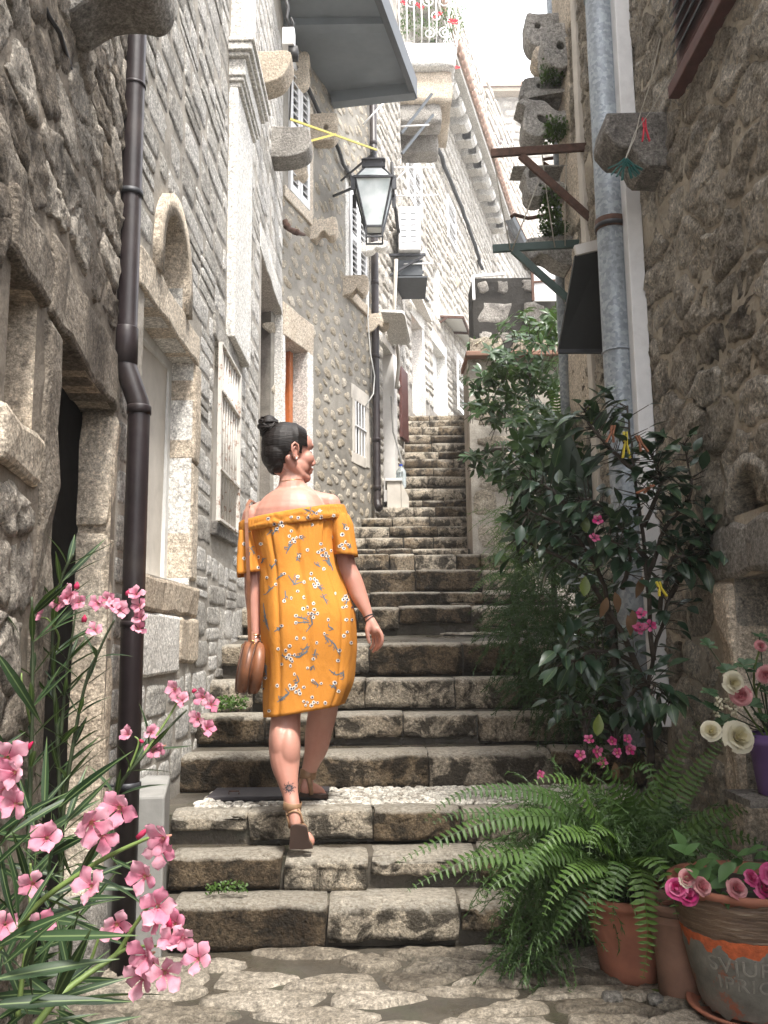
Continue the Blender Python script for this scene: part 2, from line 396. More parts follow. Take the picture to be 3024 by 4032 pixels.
class Wall:
    """vertical wall face between two ground points; side +1: the street lies to the right of p0->p1"""
    def __init__(s, p0, p1, z0, z1, side=1):
        s.p0 = Vector((p0[0], p0[1], 0)); s.p1 = Vector((p1[0], p1[1], 0)); s.z0 = z0; s.z1 = z1
        s.t = (s.p1 - s.p0); s.L = s.t.length; s.t.normalize()
        s.n = Vector((s.t.y, -s.t.x, 0)) * side
        s.holes = []; s.und = 0.012; s.umin = 0.0
    def at(s, u, z, off=0.0):
        p = s.p0 + s.t * u + s.n * off; return Vector((p.x, p.y, z))
    def uv(s, x, y, off=0.0):
        d = ray(x, y); o = s.p0 + s.n * off - EYE; k = o.dot(s.n) / d.dot(s.n)
        p = EYE + d * k; return ((p - s.p0).dot(s.t), p.z)
    def u(s, x, y): return s.uv(x, y)[0]
    def z(s, x, y): return s.uv(x, y)[1]
    def hole(s, u0, u1, z0, z1, depth=0.25): s.holes.append((min(u0, u1), max(u0, u1), min(z0, z1), max(z0, z1), depth)); return s.holes[-1]
    def base(s, name, mat, parent, rmat=None, bmat=None):
        """the wall sheet with its openings: reveals and a dark back"""
        us = sorted({0.0, s.L} | {h[0] for h in s.holes} | {h[1] for h in s.holes}); zs = sorted({s.z0, s.z1} | {h[2] for h in s.holes} | {h[3] for h in s.holes})
        us = sorted({s.umin} | {u for u in us if s.umin <= u <= s.L}); zs = [z for z in zs if s.z0 <= z <= s.z1]
        mb = MB()
        for a, b in zip(us, us[1:]):
            for c, d in zip(zs, zs[1:]):
                mu, mz = (a + b) / 2, (c + d) / 2
                if any(h[0] < mu < h[1] and h[2] < mz < h[3] for h in s.holes): continue
                nu = max(1, int((b - a) / 0.05)); nv = max(1, int((d - c) / 0.05))
                nu = min(nu, 90); nv = min(nv, 90)
                vs = []
                for j in range(nv + 1):
                    for i in range(nu + 1):
                        uu = a + (b - a) * i / nu; zz = c + (d - c) * j / nv
                        inner = 0 < i < nu and 0 < j < nv
                        vs.append(s.at(uu, zz, s.und * (nz(uu * 5, zz * 5, 2) + .5 * nz(uu * 13, zz * 13, 7)) if inner else 0))
                fs = [(j * (nu + 1) + i, j * (nu + 1) + i + 1, (j + 1) * (nu + 1) + i + 1, (j + 1) * (nu + 1) + i) for j in range(nv) for i in range(nu)]
                mb.add(vs, fs)
        mb.i = 1
        for (a, b, c, d, dp) in s.holes:
            mb.quad(s.at(a, c), s.at(a, d), s.at(a, d, -dp), s.at(a, c, -dp)); mb.quad(s.at(b, c), s.at(b, d), s.at(b, d, -dp), s.at(b, c, -dp))
            mb.quad(s.at(a, d), s.at(b, d), s.at(b, d, -dp), s.at(a, d, -dp)); mb.quad(s.at(a, c), s.at(b, c), s.at(b, c, -dp), s.at(a, c, -dp))
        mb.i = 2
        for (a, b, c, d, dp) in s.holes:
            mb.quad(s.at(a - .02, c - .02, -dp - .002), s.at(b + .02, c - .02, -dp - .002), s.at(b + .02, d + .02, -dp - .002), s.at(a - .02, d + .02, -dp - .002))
        mb.i = 0   # thickness: back, top and ends
        T = 0.5
        o = s.umin; mb.quad(s.at(o, s.z1), s.at(s.L, s.z1), s.at(s.L, s.z1, -T), s.at(o, s.z1, -T))
        mb.quad(s.at(o, s.z0, -T), s.at(s.L, s.z0, -T), s.at(s.L, s.z1, -T), s.at(o, s.z1, -T))
        mb.quad(s.at(o, s.z0), s.at(o, s.z1), s.at(o, s.z1, -T), s.at(o, s.z0, -T)); mb.quad(s.at(s.L, s.z0), s.at(s.L, s.z1), s.at(s.L, s.z1, -T), s.at(s.L, s.z0, -T))
        return mb.build(name, [mat, rmat or mat, bmat or M['black']], parent)
    def stones(s, parent, mat, ur, zr, hr, wr, gap=0.012, d=0.03, n=12, rings=(1.0, 0.93, 0.6), jit=0.1, sq=0.42, warp=0.03, wf=1.2, blocked=(), cap=300, rough=0.25, slope=0.0, name='stone', wob=0.0, keep=1.0):
        cells = []
        z = zr[0]; row = 0
        hs = [h[:4] for h in s.holes] + list(blocked)
        while z < zr[1]:
            h = U(*hr); row += 1
            blk = sorted((a, b) for (a, b, c, e) in hs if c < z + h * 0.75 and e > z + h * 0.25)
            free = []; u = ur[0]
            for a, b in blk:
                if a > u: free.append((u, min(a, ur[1])))
                u = max(u, b)
            if u < ur[1]: free.append((u, ur[1]))
            for a, b in free:
                if b - a < 0.03: continue
                x = a
                while x < b - 0.02:
                    w = U(*wr) * (0.7 + 0.6 * R())
                    if b - (x + w) < wr[0] * 0.6: w = b - x
                    hh = h * U(0.86, 1.06)
                    if w > 1.4 * wr[0] and R() < 0.22 and h > hr[0] * 1.15:   # two thin stones over each other
                        q = U(0.4, 0.6); cells.append((x + w / 2, z + h * q / 2, w, h * q)); cells.append((x + w / 2, z + h * (1 + q) / 2, w, h * (1 - q)))
                    else: cells.append((x + w / 2, z + h / 2, w, hh))
                    x += w
            z += h
        if keep < 1: cells = [c for c in cells if R() < keep]
        items = []
        for (u, zc, w, h) in cells:
            dz = warp * nz(u * wf, zc * wf, 11) * 2 + slope * (u - ur[0])
            g = gap * U(0.6, 1.5)
            p = s.at(u + warp * nz(u * wf, zc * wf, 31), zc + dz)
            items.append(((p - EYE).length / max(w, h) ** 0.5, u, p, w - g, h - g))
        items.sort(key=lambda t: t[0])
        ang = math.atan2(s.t.y, s.t.x); flip = s.n.dot(Vector((math.sin(ang), -math.cos(ang), 0))) < 0
        if flip: ang += math.pi
        rest = MB(); cnt = 0
        for (k, u, p, w, h) in items:
            if w < 0.02 or h < 0.015: continue
            vs, fs = stone_mesh(w, h, d * U(0.55, 1.35), n, rings, sq * U(0.8, 1.25), jit, R() * 50, rough)
            tilt = U(-1, 1) * wob + 0.05 * nz(u, p.z, 4)
            Mt = Matrix.Translation(p) @ Matrix.Rotation(ang, 4, 'Z') @ Matrix.Rotation(tilt, 4, 'Y')
            if cnt < cap:
                me = bpy.data.meshes.new(name); me.from_pydata(vs, [], fs); me.materials.append(mat)
                me.polygons.foreach_set('use_smooth', [True] * len(fs))
                link(name, me, parent, mat4=Mt)
            else: rest.add([Mt @ Vector(v) for v in vs], fs)
            cnt += 1
        if rest.v: tag(rest.build('far_stones', mat, parent, smooth=True), kind='stuff')
        return cnt
    def block(s, name, mat, parent, u0, u1, z0, z1, off=0.02, back=-0.1, bevel=0.01, rough=0.004, tilt=0.0):
        """a dressed block of the wall: lintel, jamb, sill (subdivided and slightly uneven)"""
        nu = max(1, min(10, int(abs(u1 - u0) / 0.08))); nv = max(1, min(14, int(abs(z1 - z0) / 0.1)))
        sd = R() * 30; vs = []; fs = []
        for j in range(nv + 1):
            for i in range(nu + 1):
                uu = u0 + (u1 - u0) * i / nu; zz = z0 + (z1 - z0) * j / nv + tilt * (uu - u0)
                e = i in (0, nu) or j in (0, nv)
                vs.append(s.at(uu + rough * nz(uu * 9, zz * 9, sd) * 2, zz + rough * nz(uu * 9, zz * 9, sd + 3) * 2, off + rough * 2 * nz(uu * 7, zz * 7, sd + 6) - (rough if e else 0)))
        A = (nu + 1)
        for j in range(nv):
            for i in range(nu): fs.append((j * A + i, j * A + i + 1, (j + 1) * A + i + 1, (j + 1) * A + i))
        n0 = len(vs); per = [i for i in range(A)] + [j * A + nu for j in range(1, nv + 1)] + [nv * A + i for i in range(nu - 1, -1, -1)] + [j * A for j in range(nv - 1, 0, -1)]
        for k in per: vs.append(Vector(vs[k]) + s.n * (back - off))
        q = len(per)
        for k in range(q): fs.append((per[k], per[(k + 1) % q], n0 + (k + 1) % q, n0 + k))
        mb = MB(); mb.add(vs, fs); me = mb.mesh(name, mat); recalc(me)
        o = link(name, me, parent)
        if bevel:
            bv = o.modifiers.new('bevel', 'BEVEL'); bv.width = bevel; bv.segments = 2; bv.limit_method = 'ANGLE'; bv.angle_limit = rad(50)
        return o

def profile_solid(name, pts, Y, thick, mat, parent, holes=(), bevel=0.008, axis='Y'):
    """solid with an outline given as photo points on the upright plane at distance Y, thick along the street"""
    cu = bpy.data.curves.new(name, 'CURVE'); cu.dimensions = '2D'; cu.fill_mode = 'BOTH'; cu.extrude = thick / 2 - bevel; cu.bevel_depth = bevel; cu.bevel_resolution = 1
    def spl(pp):
        sp = cu.splines.new('POLY'); sp.points.add(len(pp) - 1); sp.use_cyclic_u = True
        for k, q in enumerate(pp): sp.points[k].co = (q[0], q[1], 0, 1)
    w = [P(x, y, Y) for x, y in pts]; spl([(q.x, q.z) for q in w])
    for (hx, hy, hr) in holes:
        c = P(hx, hy, Y); r = hr * Y / F * 1.05
        spl([(c.x + r * math.cos(a * math.tau / 14), c.z + r * math.sin(a * math.tau / 14)) for a in range(14)])
    tmp = bpy.data.objects.new('tmp', cu); COL.objects.link(tmp)
    dg = bpy.context.evaluated_depsgraph_get(); me = bpy.data.meshes.new_from_object(tmp.evaluated_get(dg)); bpy.data.objects.remove(tmp)
    me.name = name; me.materials.clear(); me.materials.append(mat)
    c = sum((q.x for q in w)) / len(w), sum((q.z for q in w)) / len(w)
    for v in me.vertices:
        x, y, z = v.co; v.co = (x, Y + thick / 2 + z, y)
    me.update(); recalc(me); me.polygons.foreach_set('use_smooth', [False] * len(me.polygons))
    return link(name, me, parent)
def smooth_poly(pts, k=3):
    out = []; n = len(pts)
    for i in range(n):
        p0, p1, p2, p3 = pts[i - 1], pts[i], pts[(i + 1) % n], pts[(i + 2) % n]
        for j in range(k):
            t = j / k
            out.append(tuple(0.5 * ((2 * p1[c]) + (-p0[c] + p2[c]) * t + (2 * p0[c] - 5 * p1[c] + 4 * p2[c] - p3[c]) * t * t + (-p0[c] + 3 * p1[c] - 3 * p2[c] + p3[c]) * t ** 3) for c in (0, 1)))
    return out

def voronoi_cells(x0, x1, y0, y1, sx, sy, jit=.42, skip=None):
    """irregular polygons tiling a rectangle; sx, sy mean sizes"""
    sites = []; ny = max(1, int((y1 - y0) / sy)); grid = {}
    for j in range(-1, ny + 2):
        hs = U(.0, 1); nx = max(1, int((x1 - x0) / sx))
        for i in range(-1, nx + 2):
            grid[(i, j)] = (x0 + (i + .5 + (0.5 if j % 2 else 0) + U(-jit, jit)) * sx, y0 + (j + .5 + U(-jit, jit)) * sy)
    out = []
    for (i, j), (px, py) in grid.items():
        if px < x0 or px > x1 or py < y0 or py > y1: continue
        if skip and skip(px, py): continue
        poly = [(px - 2 * sx, py - 2 * sy), (px + 2 * sx, py - 2 * sy), (px + 2 * sx, py + 2 * sy), (px - 2 * sx, py + 2 * sy)]
        k = (sx / sy) ** 2
        for dj in (-2, -1, 0, 1, 2):
            for di in (-2, -1, 0, 1, 2):
                q = grid.get((i + di, j + dj))
                if q is None or (di == 0 and dj == 0): continue
                # bisector in the stretched metric
                ax, ay = (q[0] - px), (q[1] - py) * k; mx, my = (q[0] + px) / 2, (q[1] + py) / 2; c = ax * mx + ay * my
                new = []
                for a, b in zip(poly, poly[1:] + poly[:1]):
                    fa, fb = ax * a[0] + ay * a[1] - c, ax * b[0] + ay * b[1] - c
                    if fa <= 0: new.append(a)
                    if fa * fb < 0: t = fa / (fa - fb); new.append((a[0] + (b[0] - a[0]) * t, a[1] + (b[1] - a[1]) * t))
                poly = new
                if len(poly) < 3: break
            if len(poly) < 3: break
        if len(poly) >= 3: out.append((px, py, poly))
    return out
def cell_mesh(px, py, poly, gap, d, n, rings, rnd, rough, edge=.012, fine=.15, rag=.22):
    """stone from a polygon (local X/Z plane, standing out along -Y), outline inset by gap and rounded"""
    L = [0]; cl = poly + poly[:1]
    for a, b in zip(cl, cl[1:]): L.append(L[-1] + math.hypot(b[0] - a[0], b[1] - a[1]))
    cx = sum(p[0] for p in poly) / len(poly); cy = sum(p[1] for p in poly) / len(poly); pts = []
    for k in range(n):
        s = L[-1] * k / n; i = max(j for j in range(len(poly)) if L[j] <= s); t = (s - L[i]) / max(L[i + 1] - L[i], 1e-9)
        pts.append((cl[i][0] + (cl[i + 1][0] - cl[i][0]) * t - cx, cl[i][1] + (cl[i + 1][1] - cl[i][1]) * t - cy))
    pts = [(x * (1 + rag * nz(x * 45, z * 45, px * 9)), z * (1 + rag * nz(x * 45, z * 45, py * 9 + 4))) for x, z in pts]
    for _ in range(rnd): pts = [((pts[k - 1][0] + 2 * pts[k][0] + pts[(k + 1) % n][0]) / 4, (pts[k - 1][1] + 2 * pts[k][1] + pts[(k + 1) % n][1]) / 4) for k in range(n)]
    mr = min(math.hypot(*p) for p in pts); sd = R() * 99
    if mr < gap: return None
    q = []
    for k, (x, z) in enumerate(pts):
        l = math.hypot(x, z); f = max(.2, (l - gap / 2 * (1 + .8 * nz(x * 30 + sd, z * 30))) / l); f *= 1 + .10 * nz(sd + x * 14, z * 14, 2); q.append((x * f, z * f))
    vs = []; fs = []
    for ri, s in enumerate(rings):
        for x, z in q:
            l = math.hypot(x, z)
            if ri == 0: vs.append((x, .006, z)); continue
            if ri == 1: f = max(.1, (l - edge) / l); xx, zz = x * f, z * f; h = .55
            else: xx, zz = x * s, z * s; h = 1.0
            h = d * h * (1 + rough * 1.6 * nz(sd + xx * 7, zz * 7, 1)) + d * fine * 2.2 * nz(sd + xx * 28, zz * 28, 4) + d * fine * 1.2 * nz(sd + xx * 60, zz * 60, 8)
            vs.append((xx + .004 * nz(xx * 40, zz * 40, sd), -h, zz + .004 * nz(xx * 40, zz * 40, sd + 5)))
    vs.append((0, -d * (1 + rough * nz(sd, 0, 1)), 0)); m = len(rings)
    for ri in range(m - 1):
        for k in range(n): k2 = (k + 1) % n; fs.append((ri * n + k, ri * n + k2, (ri + 1) * n + k2, (ri + 1) * n + k))
    b = (m - 1) * n
    for k in range(n): fs.append((b + k, b + (k + 1) % n, m * n))
    return (cx, cy), vs, fs
def rubble(wall, parent, mat, ur, zr, sx, sy, gap, d, n=18, rings=(1, .95, .78, .55, .28), rnd=1, rough=.5, cap=300, blocked=(), jit=.42, fine=.2, edge=.010, name='stone', warp=0.0):
    hs = [h[:4] for h in wall.holes] + list(blocked)
    def skip(u, z): return any(a - .01 < u < b + .01 and c - .01 < z < e + .01 for a, b, c, e in hs)
    ang = math.atan2(wall.t.y, wall.t.x)
    if wall.n.dot(Vector((math.sin(ang), -math.cos(ang), 0))) < 0: ang += math.pi
    sg = 1 if abs(math.cos(ang) - wall.t.x) < .01 and abs(math.sin(ang) - wall.t.y) < .01 else -1
    items = []
    for (px, py, poly) in voronoi_cells(ur[0], ur[1], zr[0], zr[1], sx, sy, jit, skip):
        if warp: poly = [(x + warp * nz(x * 2, y * 2, 3), y + warp * nz(x * 2, y * 2, 9)) for x, y in poly]
        # keep out of the openings
        ok = []
        for (x, y) in poly:
            for a, b, c, e in hs:
                if a < x < b and c < y < e:
                    dx = min(x - a, b - x); dy = min(y - c, e - y)
                    if dx < dy: x = a if x - a < b - x else b
                    else: y = c if y - c < e - y else e
            ok.append((x, y))
        r = cell_mesh(px, py, ok, gap, d * U(.7, 1.3), n, rings, rnd, rough, edge, fine)
        if r is None: continue
        (cx, cy), vs, fs = r
        if sg < 0: vs = [(-x, y, z) for x, y, z in vs]; fs = [f[::-1] for f in fs]
        p = wall.at(cx, cy); items.append(((p - EYE).length, p, vs, fs))
    items.sort(key=lambda t: t[0]); rest = MB()
    for k, (dist, p, vs, fs) in enumerate(items):
        Mt = Matrix.Translation(p) @ Matrix.Rotation(ang, 4, 'Z')
        if k < cap:
            me = bpy.data.meshes.new(name); me.from_pydata(vs, [], fs); me.materials.append(mat); me.polygons.foreach_set('use_smooth', [True] * len(fs)); link(name, me, parent, mat4=Mt)
        else: rest.add([Mt @ Vector(v) for v in vs], fs)
    if rest.v: tag(rest.build('far_stones', mat, parent, smooth=True), kind='stuff')
    return len(items)
# ------------------------------------------------------------------ ground and stairs
GZ = 0.07
def gsheet():
    mb = MB(); N = 24
    for (x0, y0, x1, y1) in [(-1.6, -3.0, 1.8, 3.3)]:
        vs = []; 
        for j in range(N * 2 + 1):
            for i in range(N + 1):
                x = x0 + (x1 - x0) * i / N; y = y0 + (y1 - y0) * j / (2 * N)
                vs.append((x, y, GZ + 0.006 * nz(x * 3, y * 3)))
        mb.add(vs, [(j * (N + 1) + i, j * (N + 1) + i + 1, (j + 1) * (N + 1) + i + 1, (j + 1) * (N + 1) + i) for j in range(2 * N) for i in range(N)])
    return mb
ground = gsheet().build('paved_ground', M['moP'], None, smooth=True); tag(ground, kind='structure')
mb = MB(); mb.quad((-60, -50, -0.35), (60, -50, -0.35), (60, 70, -0.35), (-60, 70, -0.35))
tag(mb.build('ground', M['moP']), kind='structure')
# flat paving stones
def lay(parent, x0, x1, y0, y1, sx, sy, zf, mat, gap=.02, d=.010, drop=.12, n=16, name='paving_stone'):
    for (px, py, poly) in voronoi_cells(x0, x1, y0, y1, sx, sy, .4):
        if R() < drop: continue
        r = cell_mesh(px, py, poly, gap * U(.6, 1.6), d * U(.6, 1.3), n, (1, .95, .75, .4), 1, .3, .007, .25, .22)
        if r is None: continue
        (cx, cy), vs, fs = r; me = bpy.data.meshes.new(name); me.from_pydata(vs, [], fs); me.materials.append(mat); me.polygons.foreach_set('use_smooth', [True] * len(fs))
        link(name, me, parent, mat4=Matrix.Translation((cx, cy, zf)) @ Matrix.Rotation(rad(-90), 4, 'X'))
lay(ground, -1.0, 1.15, 1.9, 2.95, .27, .105, GZ + .003, M['pave'], gap=.022, d=.013, drop=.08, n=24)

SY = [3560, 3365, 3190, 2959, 2811, 2669, 2531, 2386, 2329, 2244, 2181, 2157, 2112, 2069, 2033, 1992, 1968, 1922, 1874, 1841, 1805, 1775, 1745, 1711, 1678, 1654, 1632]
SD = [2.95, 3.12, 3.30, 3.86, 4.14, 4.43, 4.73, 5.4, 5.95, 6.6, 7.2, 7.7, 8.2, 8.7, 9.2, 9.7, 10.05, 10.4, 10.75, 11.1, 11.45, 11.8, 12.15, 12.5, 12.85, 13.2, 13.55]
SZ = [P(1600, y, Y).z for y, Y in zip(SY, SD)]
# back edge of each tread (foot of the next riser)
SB = [SZ[k] + 0.004 for k in range(26)] + [SZ[26]]
SB[2] = P(1600, 3104, 3.86).z; SB[6] = P(1600, 2494, 5.4).z
def left_x(Y):
    if Y < 7.2: return -0.93
    if Y < 9.6: return -0.95 + 0.354 * (Y - 7.2) - 0.04
    if Y < 11: return -0.10 + 0.257 * (Y - 9.6) - 0.04
    return 0.26 + 0.037 * (Y - 11) - 0.04
def right_x(Y): return 1.14 if Y < 7.55 else 0.0955 * Y + 0.02
mb = MB()
for k in range(27):
    Y0 = SD[k] + 0.045; Y1 = (SD[k + 1] if k < 26 else 30) + 0.05
    zb = (SB[k - 1] if k else GZ) - 0.03
    if k == 26:
        mb.hexa([(-0.5, Y0, 3.0), (1.35, Y0, 3.0), (9, 34, 3.0), (1, 34, 3.0)], [(-0.5, Y0, SZ[26] - 0.012), (1.35, Y0, SZ[26] - 0.012), (9, 34, SZ[26] + 1.2), (1, 34, SZ[26] + 1.2)]); continue
    N = 14
    xa, xb = left_x(Y0), right_x(Y0); ya = [Y0, Y1]
    for (a, b) in [(i / N, (i + 1) / N) for i in range(N)]:
        x0, x1 = xa + (xb - xa) * a, xa + (xb - xa) * b
        f = lambda x, s: 0.012 * nz(x * 4, k * 3.3 + s)
        yA, yB = Y0 + f(x0, 1) * 2, Y0 + f(x1, 1) * 2
        zA, zB = SZ[k] - 0.014 + f(x0, 2) * .6, SZ[k] - 0.014 + f(x1, 2) * .6
        mb.quad((x0, yA, zb), (x1, yB, zb), (x1, yB, zB), (x0, yA, zA))
        mb.quad((x0, yA, zA), (x1, yB, zB), (x1, Y1, SB[k] - .01), (x0, Y1, SB[k] - .01))
stairs = mb.build('stone_stairs', M['moS']); tag(stairs, kind='structure')

def block_mesh(w, d, h, nx, ny, nz_, rnd, amp, seed, chamf=0.0):
    """rough hewn block, origin at the middle of its top front edge; +Y runs back"""
    bm = bmesh.new(); bmesh.ops.create_cube(bm, size=1.0)
    bmesh.ops.subdivide_edges(bm, edges=[e for e in bm.edges if abs((e.verts[0].co - e.verts[1].co).x) > .5], cuts=nx, use_grid_fill=True)
    bmesh.ops.subdivide_edges(bm, edges=[e for e in bm.edges if abs((e.verts[0].co - e.verts[1].co).y) > .5], cuts=ny, use_grid_fill=True)
    bmesh.ops.subdivide_edges(bm, edges=[e for e in bm.edges if abs((e.verts[0].co - e.verts[1].co).z) > .5], cuts=nz_, use_grid_fill=True)
    rr = rnd
    for v in bm.verts:
        p = Vector((v.co.x * w, v.co.y * d, v.co.z * h))
        q = Vector((max(-w / 2 + rr, min(w / 2 - rr, p.x)), max(-d / 2 + rr, min(d / 2 - rr, p.y)), max(-h / 2 + rr, min(h / 2 - rr, p.z))))
        o = p - q
        if o.length > 1e-6: p = q + o.normalized() * rr
        nn = noise.noise_vector(p * 9 + Vector((seed, seed * 2, 0))) * amp + noise.noise_vector(p * 26 + Vector((seed, 0, seed))) * amp * 0.9
        if v.co.z > 0.49: nn.z *= 0.35
        p += nn
        if chamf and v.co.z > .3 and v.co.y < -.3: p.z -= chamf * (1 - (p.y + d / 2) / .05) if p.y + d / 2 < .05 else 0
        v.co = p + Vector((0, d / 2, -h / 2))
    me = bpy.data.meshes.new('step_stone'); bm.to_mesh(me); bm.free()
    me.polygons.foreach_set('use_smooth', [True] * len(me.polygons)); return me
for k in range(27):
    Y = SD[k]; zb = (SB[k - 1] if k else GZ); h = SZ[k] - zb
    xa, xb = left_x(Y) + 0.03, right_x(Y) - 0.01
    if k <= 2: xa = (-.70, -.75, -.79)[k]
    x = xa; far = Y > 7.5
    while x < xb - 0.03:
        w = U(0.2, 0.56) if not far else U(0.22, 0.5)
        if xb - x - w < 0.14: w = xb - x
        full = R() < 0.5
        hh = h * (U(0.97, 1.04) if full else U(0.62, 0.86)); dd = U(0.15, 0.22) if k != 6 else 0.5
        if k == 2: dd = 0.12
        if k in (0, 1): dd = min(dd, SD[k + 1] - Y + .03)
        me = block_mesh(w - U(0.0, 0.012), dd, hh, 3 if far else 8, 1 if far else 3, 1 if far else 5, 0.008, 0.005 if far else 0.007, R() * 90, U(.004, .018))
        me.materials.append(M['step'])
        link('step_stone', me, stairs, mat4=Matrix.Translation((x + w / 2, Y + U(-0.012, 0.012), SZ[k] + U(-0.006, 0.006))) @ Matrix.Rotation(U(-0.02, 0.02), 4, 'Z') @ Matrix.Rotation(U(-0.012, 0.012), 4, 'Y'))
        if not full and h - hh > 0.03 and R() < .3:
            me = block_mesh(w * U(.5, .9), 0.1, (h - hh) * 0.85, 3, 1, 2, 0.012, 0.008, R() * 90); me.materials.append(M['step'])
            link('step_stone', me, stairs, loc=(x + w / 2, Y + U(0.0, 0.02), zb + (h - hh) * 0.9))
        x += w
# a few flat stones on the deep treads
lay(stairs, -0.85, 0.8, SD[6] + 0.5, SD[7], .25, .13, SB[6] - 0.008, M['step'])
# pebble landing
peb = []
for s_ in range(6):
    mb = MB(); mb.ball((0, 0, 0), 1.0, 8, 5, sc=(1, U(.6, .8), .5))
    me = mb.mesh('pebble', M['pebble'], True)
    for v in me.vertices: v.co += noise.noise_vector(v.co * 1.3 + Vector((s_ * 9, 0, 0))) * 0.18
    peb.append(me)
land = MB(); pts = []
def lz(y): return SZ[2] + (SB[2] - SZ[2]) * (y - SD[2]) / (SD[3] - SD[2])
tries = 0
while len(pts) < 760 and tries < 60000:
    tries += 1
    x = U(-0.72, 1.0); y = U(SD[2] + 0.10, SD[3] + 0.0); r = U(0.013, 0.023) if len(pts) < 420 else U(0.008, 0.013)
    if -0.72 < x < -0.22 and 3.50 < y < 3.80 - 0.0 and not (x < -.66): continue
    if all((x - a) ** 2 + (y - b) ** 2 > (0.8 * (r + q)) ** 2 for a, b, q in pts): pts.append((x, y, r))
pts.sort(key=lambda t: -t[2])
rest = MB()
for k, (x, y, r) in enumerate(pts):
    Mt = Matrix.Translation((x, y, lz(y) + r * 0.12)) @ Matrix.Rotation(U(-.6, .6), 4, 'Z') @ Matrix.Diagonal((r * 1.25, r * 1.1, r * 1.1, 1))
    if k < 290: link('pebble', R() and peb[k % 6], stairs, mat4=Mt)
    else: rest.add([Mt @ v.co for v in peb[k % 6].vertices], [tuple(p.vertices) for p in peb[k % 6].polygons])
tag(rest.build('small_pebbles', M['pebble'], stairs, True), kind='stuff')
# metal cover let into the landing
pc = thing('metal_cover', (-0.45, 3.65, lz(3.65)), 'dark flat metal cover plate lying among the white pebbles behind the woman\'s feet', 'cover plate')
mb = MB(); z_ = lz(3.65) + 0.012
mb.box(-0.71, 3.56, z_ - .01, -0.24, 3.78, z_ + 0.008); mb.build('plate', M['iron_plate'] if 'iron_plate' in M else plain('worn_dark_steel', (0.055, 0.05, 0.055), 0.5, metal=0.2, var=0.3, bump=0.2), pc, bevel=0.003)
mb = MB(); mb.tube([(-0.63, 3.61, z_ + .008), (-0.63, 3.61, z_ + .02), (-0.59, 3.61, z_ + .02), (-0.59, 3.61, z_ + .008)], 0.003, 6); mb.build('handle', M['rust'], pc)

# ------------------------------------------------------------------ walls
A = Wall((-.40, -1.0), (-.885, 2.85), -0.3, 7.0); B = Wall((-.885, 2.85), (-.87, 7.3), 0, 8.5); C = Wall((-.95, 7.2), (-.10, 9.6), 1, 10)
D = Wall((-.10, 9.6), (.26, 11.0), 1, 12); D2 = Wall((.26, 11.0), (.36, 13.7), 2, 14); E = Wall((.36, 13.7), (3.0, 22.5), 3, 17.2); FF = Wall((3.0, 22.5), (7.0, 33.0), 3, 17.0)
G = Wall((1.13, -1.0), (1.10, 4.95), -0.3, 6.0, -1)
A.und = 0.014; G.und = 0.014; C.und = 0.004; B.und = 0.005; G.umin = 2.5

# house A (brown, nearest on the left)
hA = thing('stone_house', A.at(1.0, GZ), 'brown rough stone house at the left edge with a black open doorway', 'house', 'stone houses along the alley')
uo = 1.015
d1a, d1b = A.u(235, 1400), A.u(450, 1625); d1t = A.z(450, 1625)
hole1 = A.hole(d1a, d1b, GZ - .02, d1t, 0.10)
nA0, nA1 = A.u(40, 1100), A.u(135, 1450); nAt, nAb = A.z(100, 1120), A.z(60, 1640)
A.hole(nA0, nA1, nAb, nAt, 0.14)
wA = A.base('wall', M['moA'], hA, M['ashlar'], M['black'])
lin = A.block('lintel', M['stA'], hA, d1a - 0.13, d1b + 0.0, d1t, d1t + 0.20, 0.025, -0.098, 0.015, 0.01)
A.block('jamb', M['stA'], hA, d1a - 0.15, d1a, GZ, d1t - .004, 0.02, -0.095, 0.02, 0.012)
for (za, zb_) in ((GZ, .5), (.505, 1.02), (1.025, 1.4), (1.405, d1t - .004)):
    A.block('jamb_stone', M['ashlar'], hA, d1b - U(0, .015), d1b + 0.10, za, zb_, 0.015, -0.095, 0.03, 0.012)
A.block('sill', M['ashlar'], hA, nA0 - 0.05, nA1 + 0.04, nAb - .12, nAb - .002, 0.03, -0.12, 0.015, 0.01)
A.block('lintel', M['stA'], hA, nA0 - 0.06, nA1 + 0.05, nAt + .002, nAt + 0.13, 0.03, -0.12, 0.015, 0.01)
rubble(A, wA, M['stA'], (uo + 1.0 - .15, A.L - .01), (0.07, 3.6), .23, .13, .012, .008, n=22, rnd=0, fine=.5, rough=.9, jit=.36, edge=.006, blocked=[(d1a - .15, d1b + .1, 0, d1t + .2), (nA0 - .06, nA1 + .05, nAb - .12, nAt + .13)])

# house B (pale, with the grated window)
hB = thing('stone_house', B.at(1.0, GZ), 'pale stone house on the left with a grated window and arched niche behind the drainpipe', 'house', 'stone houses along the alley')
b0, b1 = B.u(570, 1114), B.u(762, 1430); bt = B.z(762, 1430)
B.hole(b0, b1, 1.30, bt, 0.15)
g0, g1 = B.u(846, 1356), B.u(922, 1518); gt = B.z(847, 1356) + .02; gb = B.z(840, 2054)
B.hole(g0, g1, gb, gt, 0.16)
a0, a1 = B.u(1030, 1012), B.u(1108, 1200); at_ = B.z(1090, 1181)
B.hole(a0, a1, 1.1, at_, 0.35)
n0, n1 = B.u(622, 950), B.u(720, 1110); nt0, nb0 = B.z(690, 892), B.z(640, 1115)
wB_holes = list(B.holes)
B.hole(n0, n1, nb0, nt0, 0.22)
wB = B.base('wall', M['moB'], hB, M['ashlar_w'], M['black'])
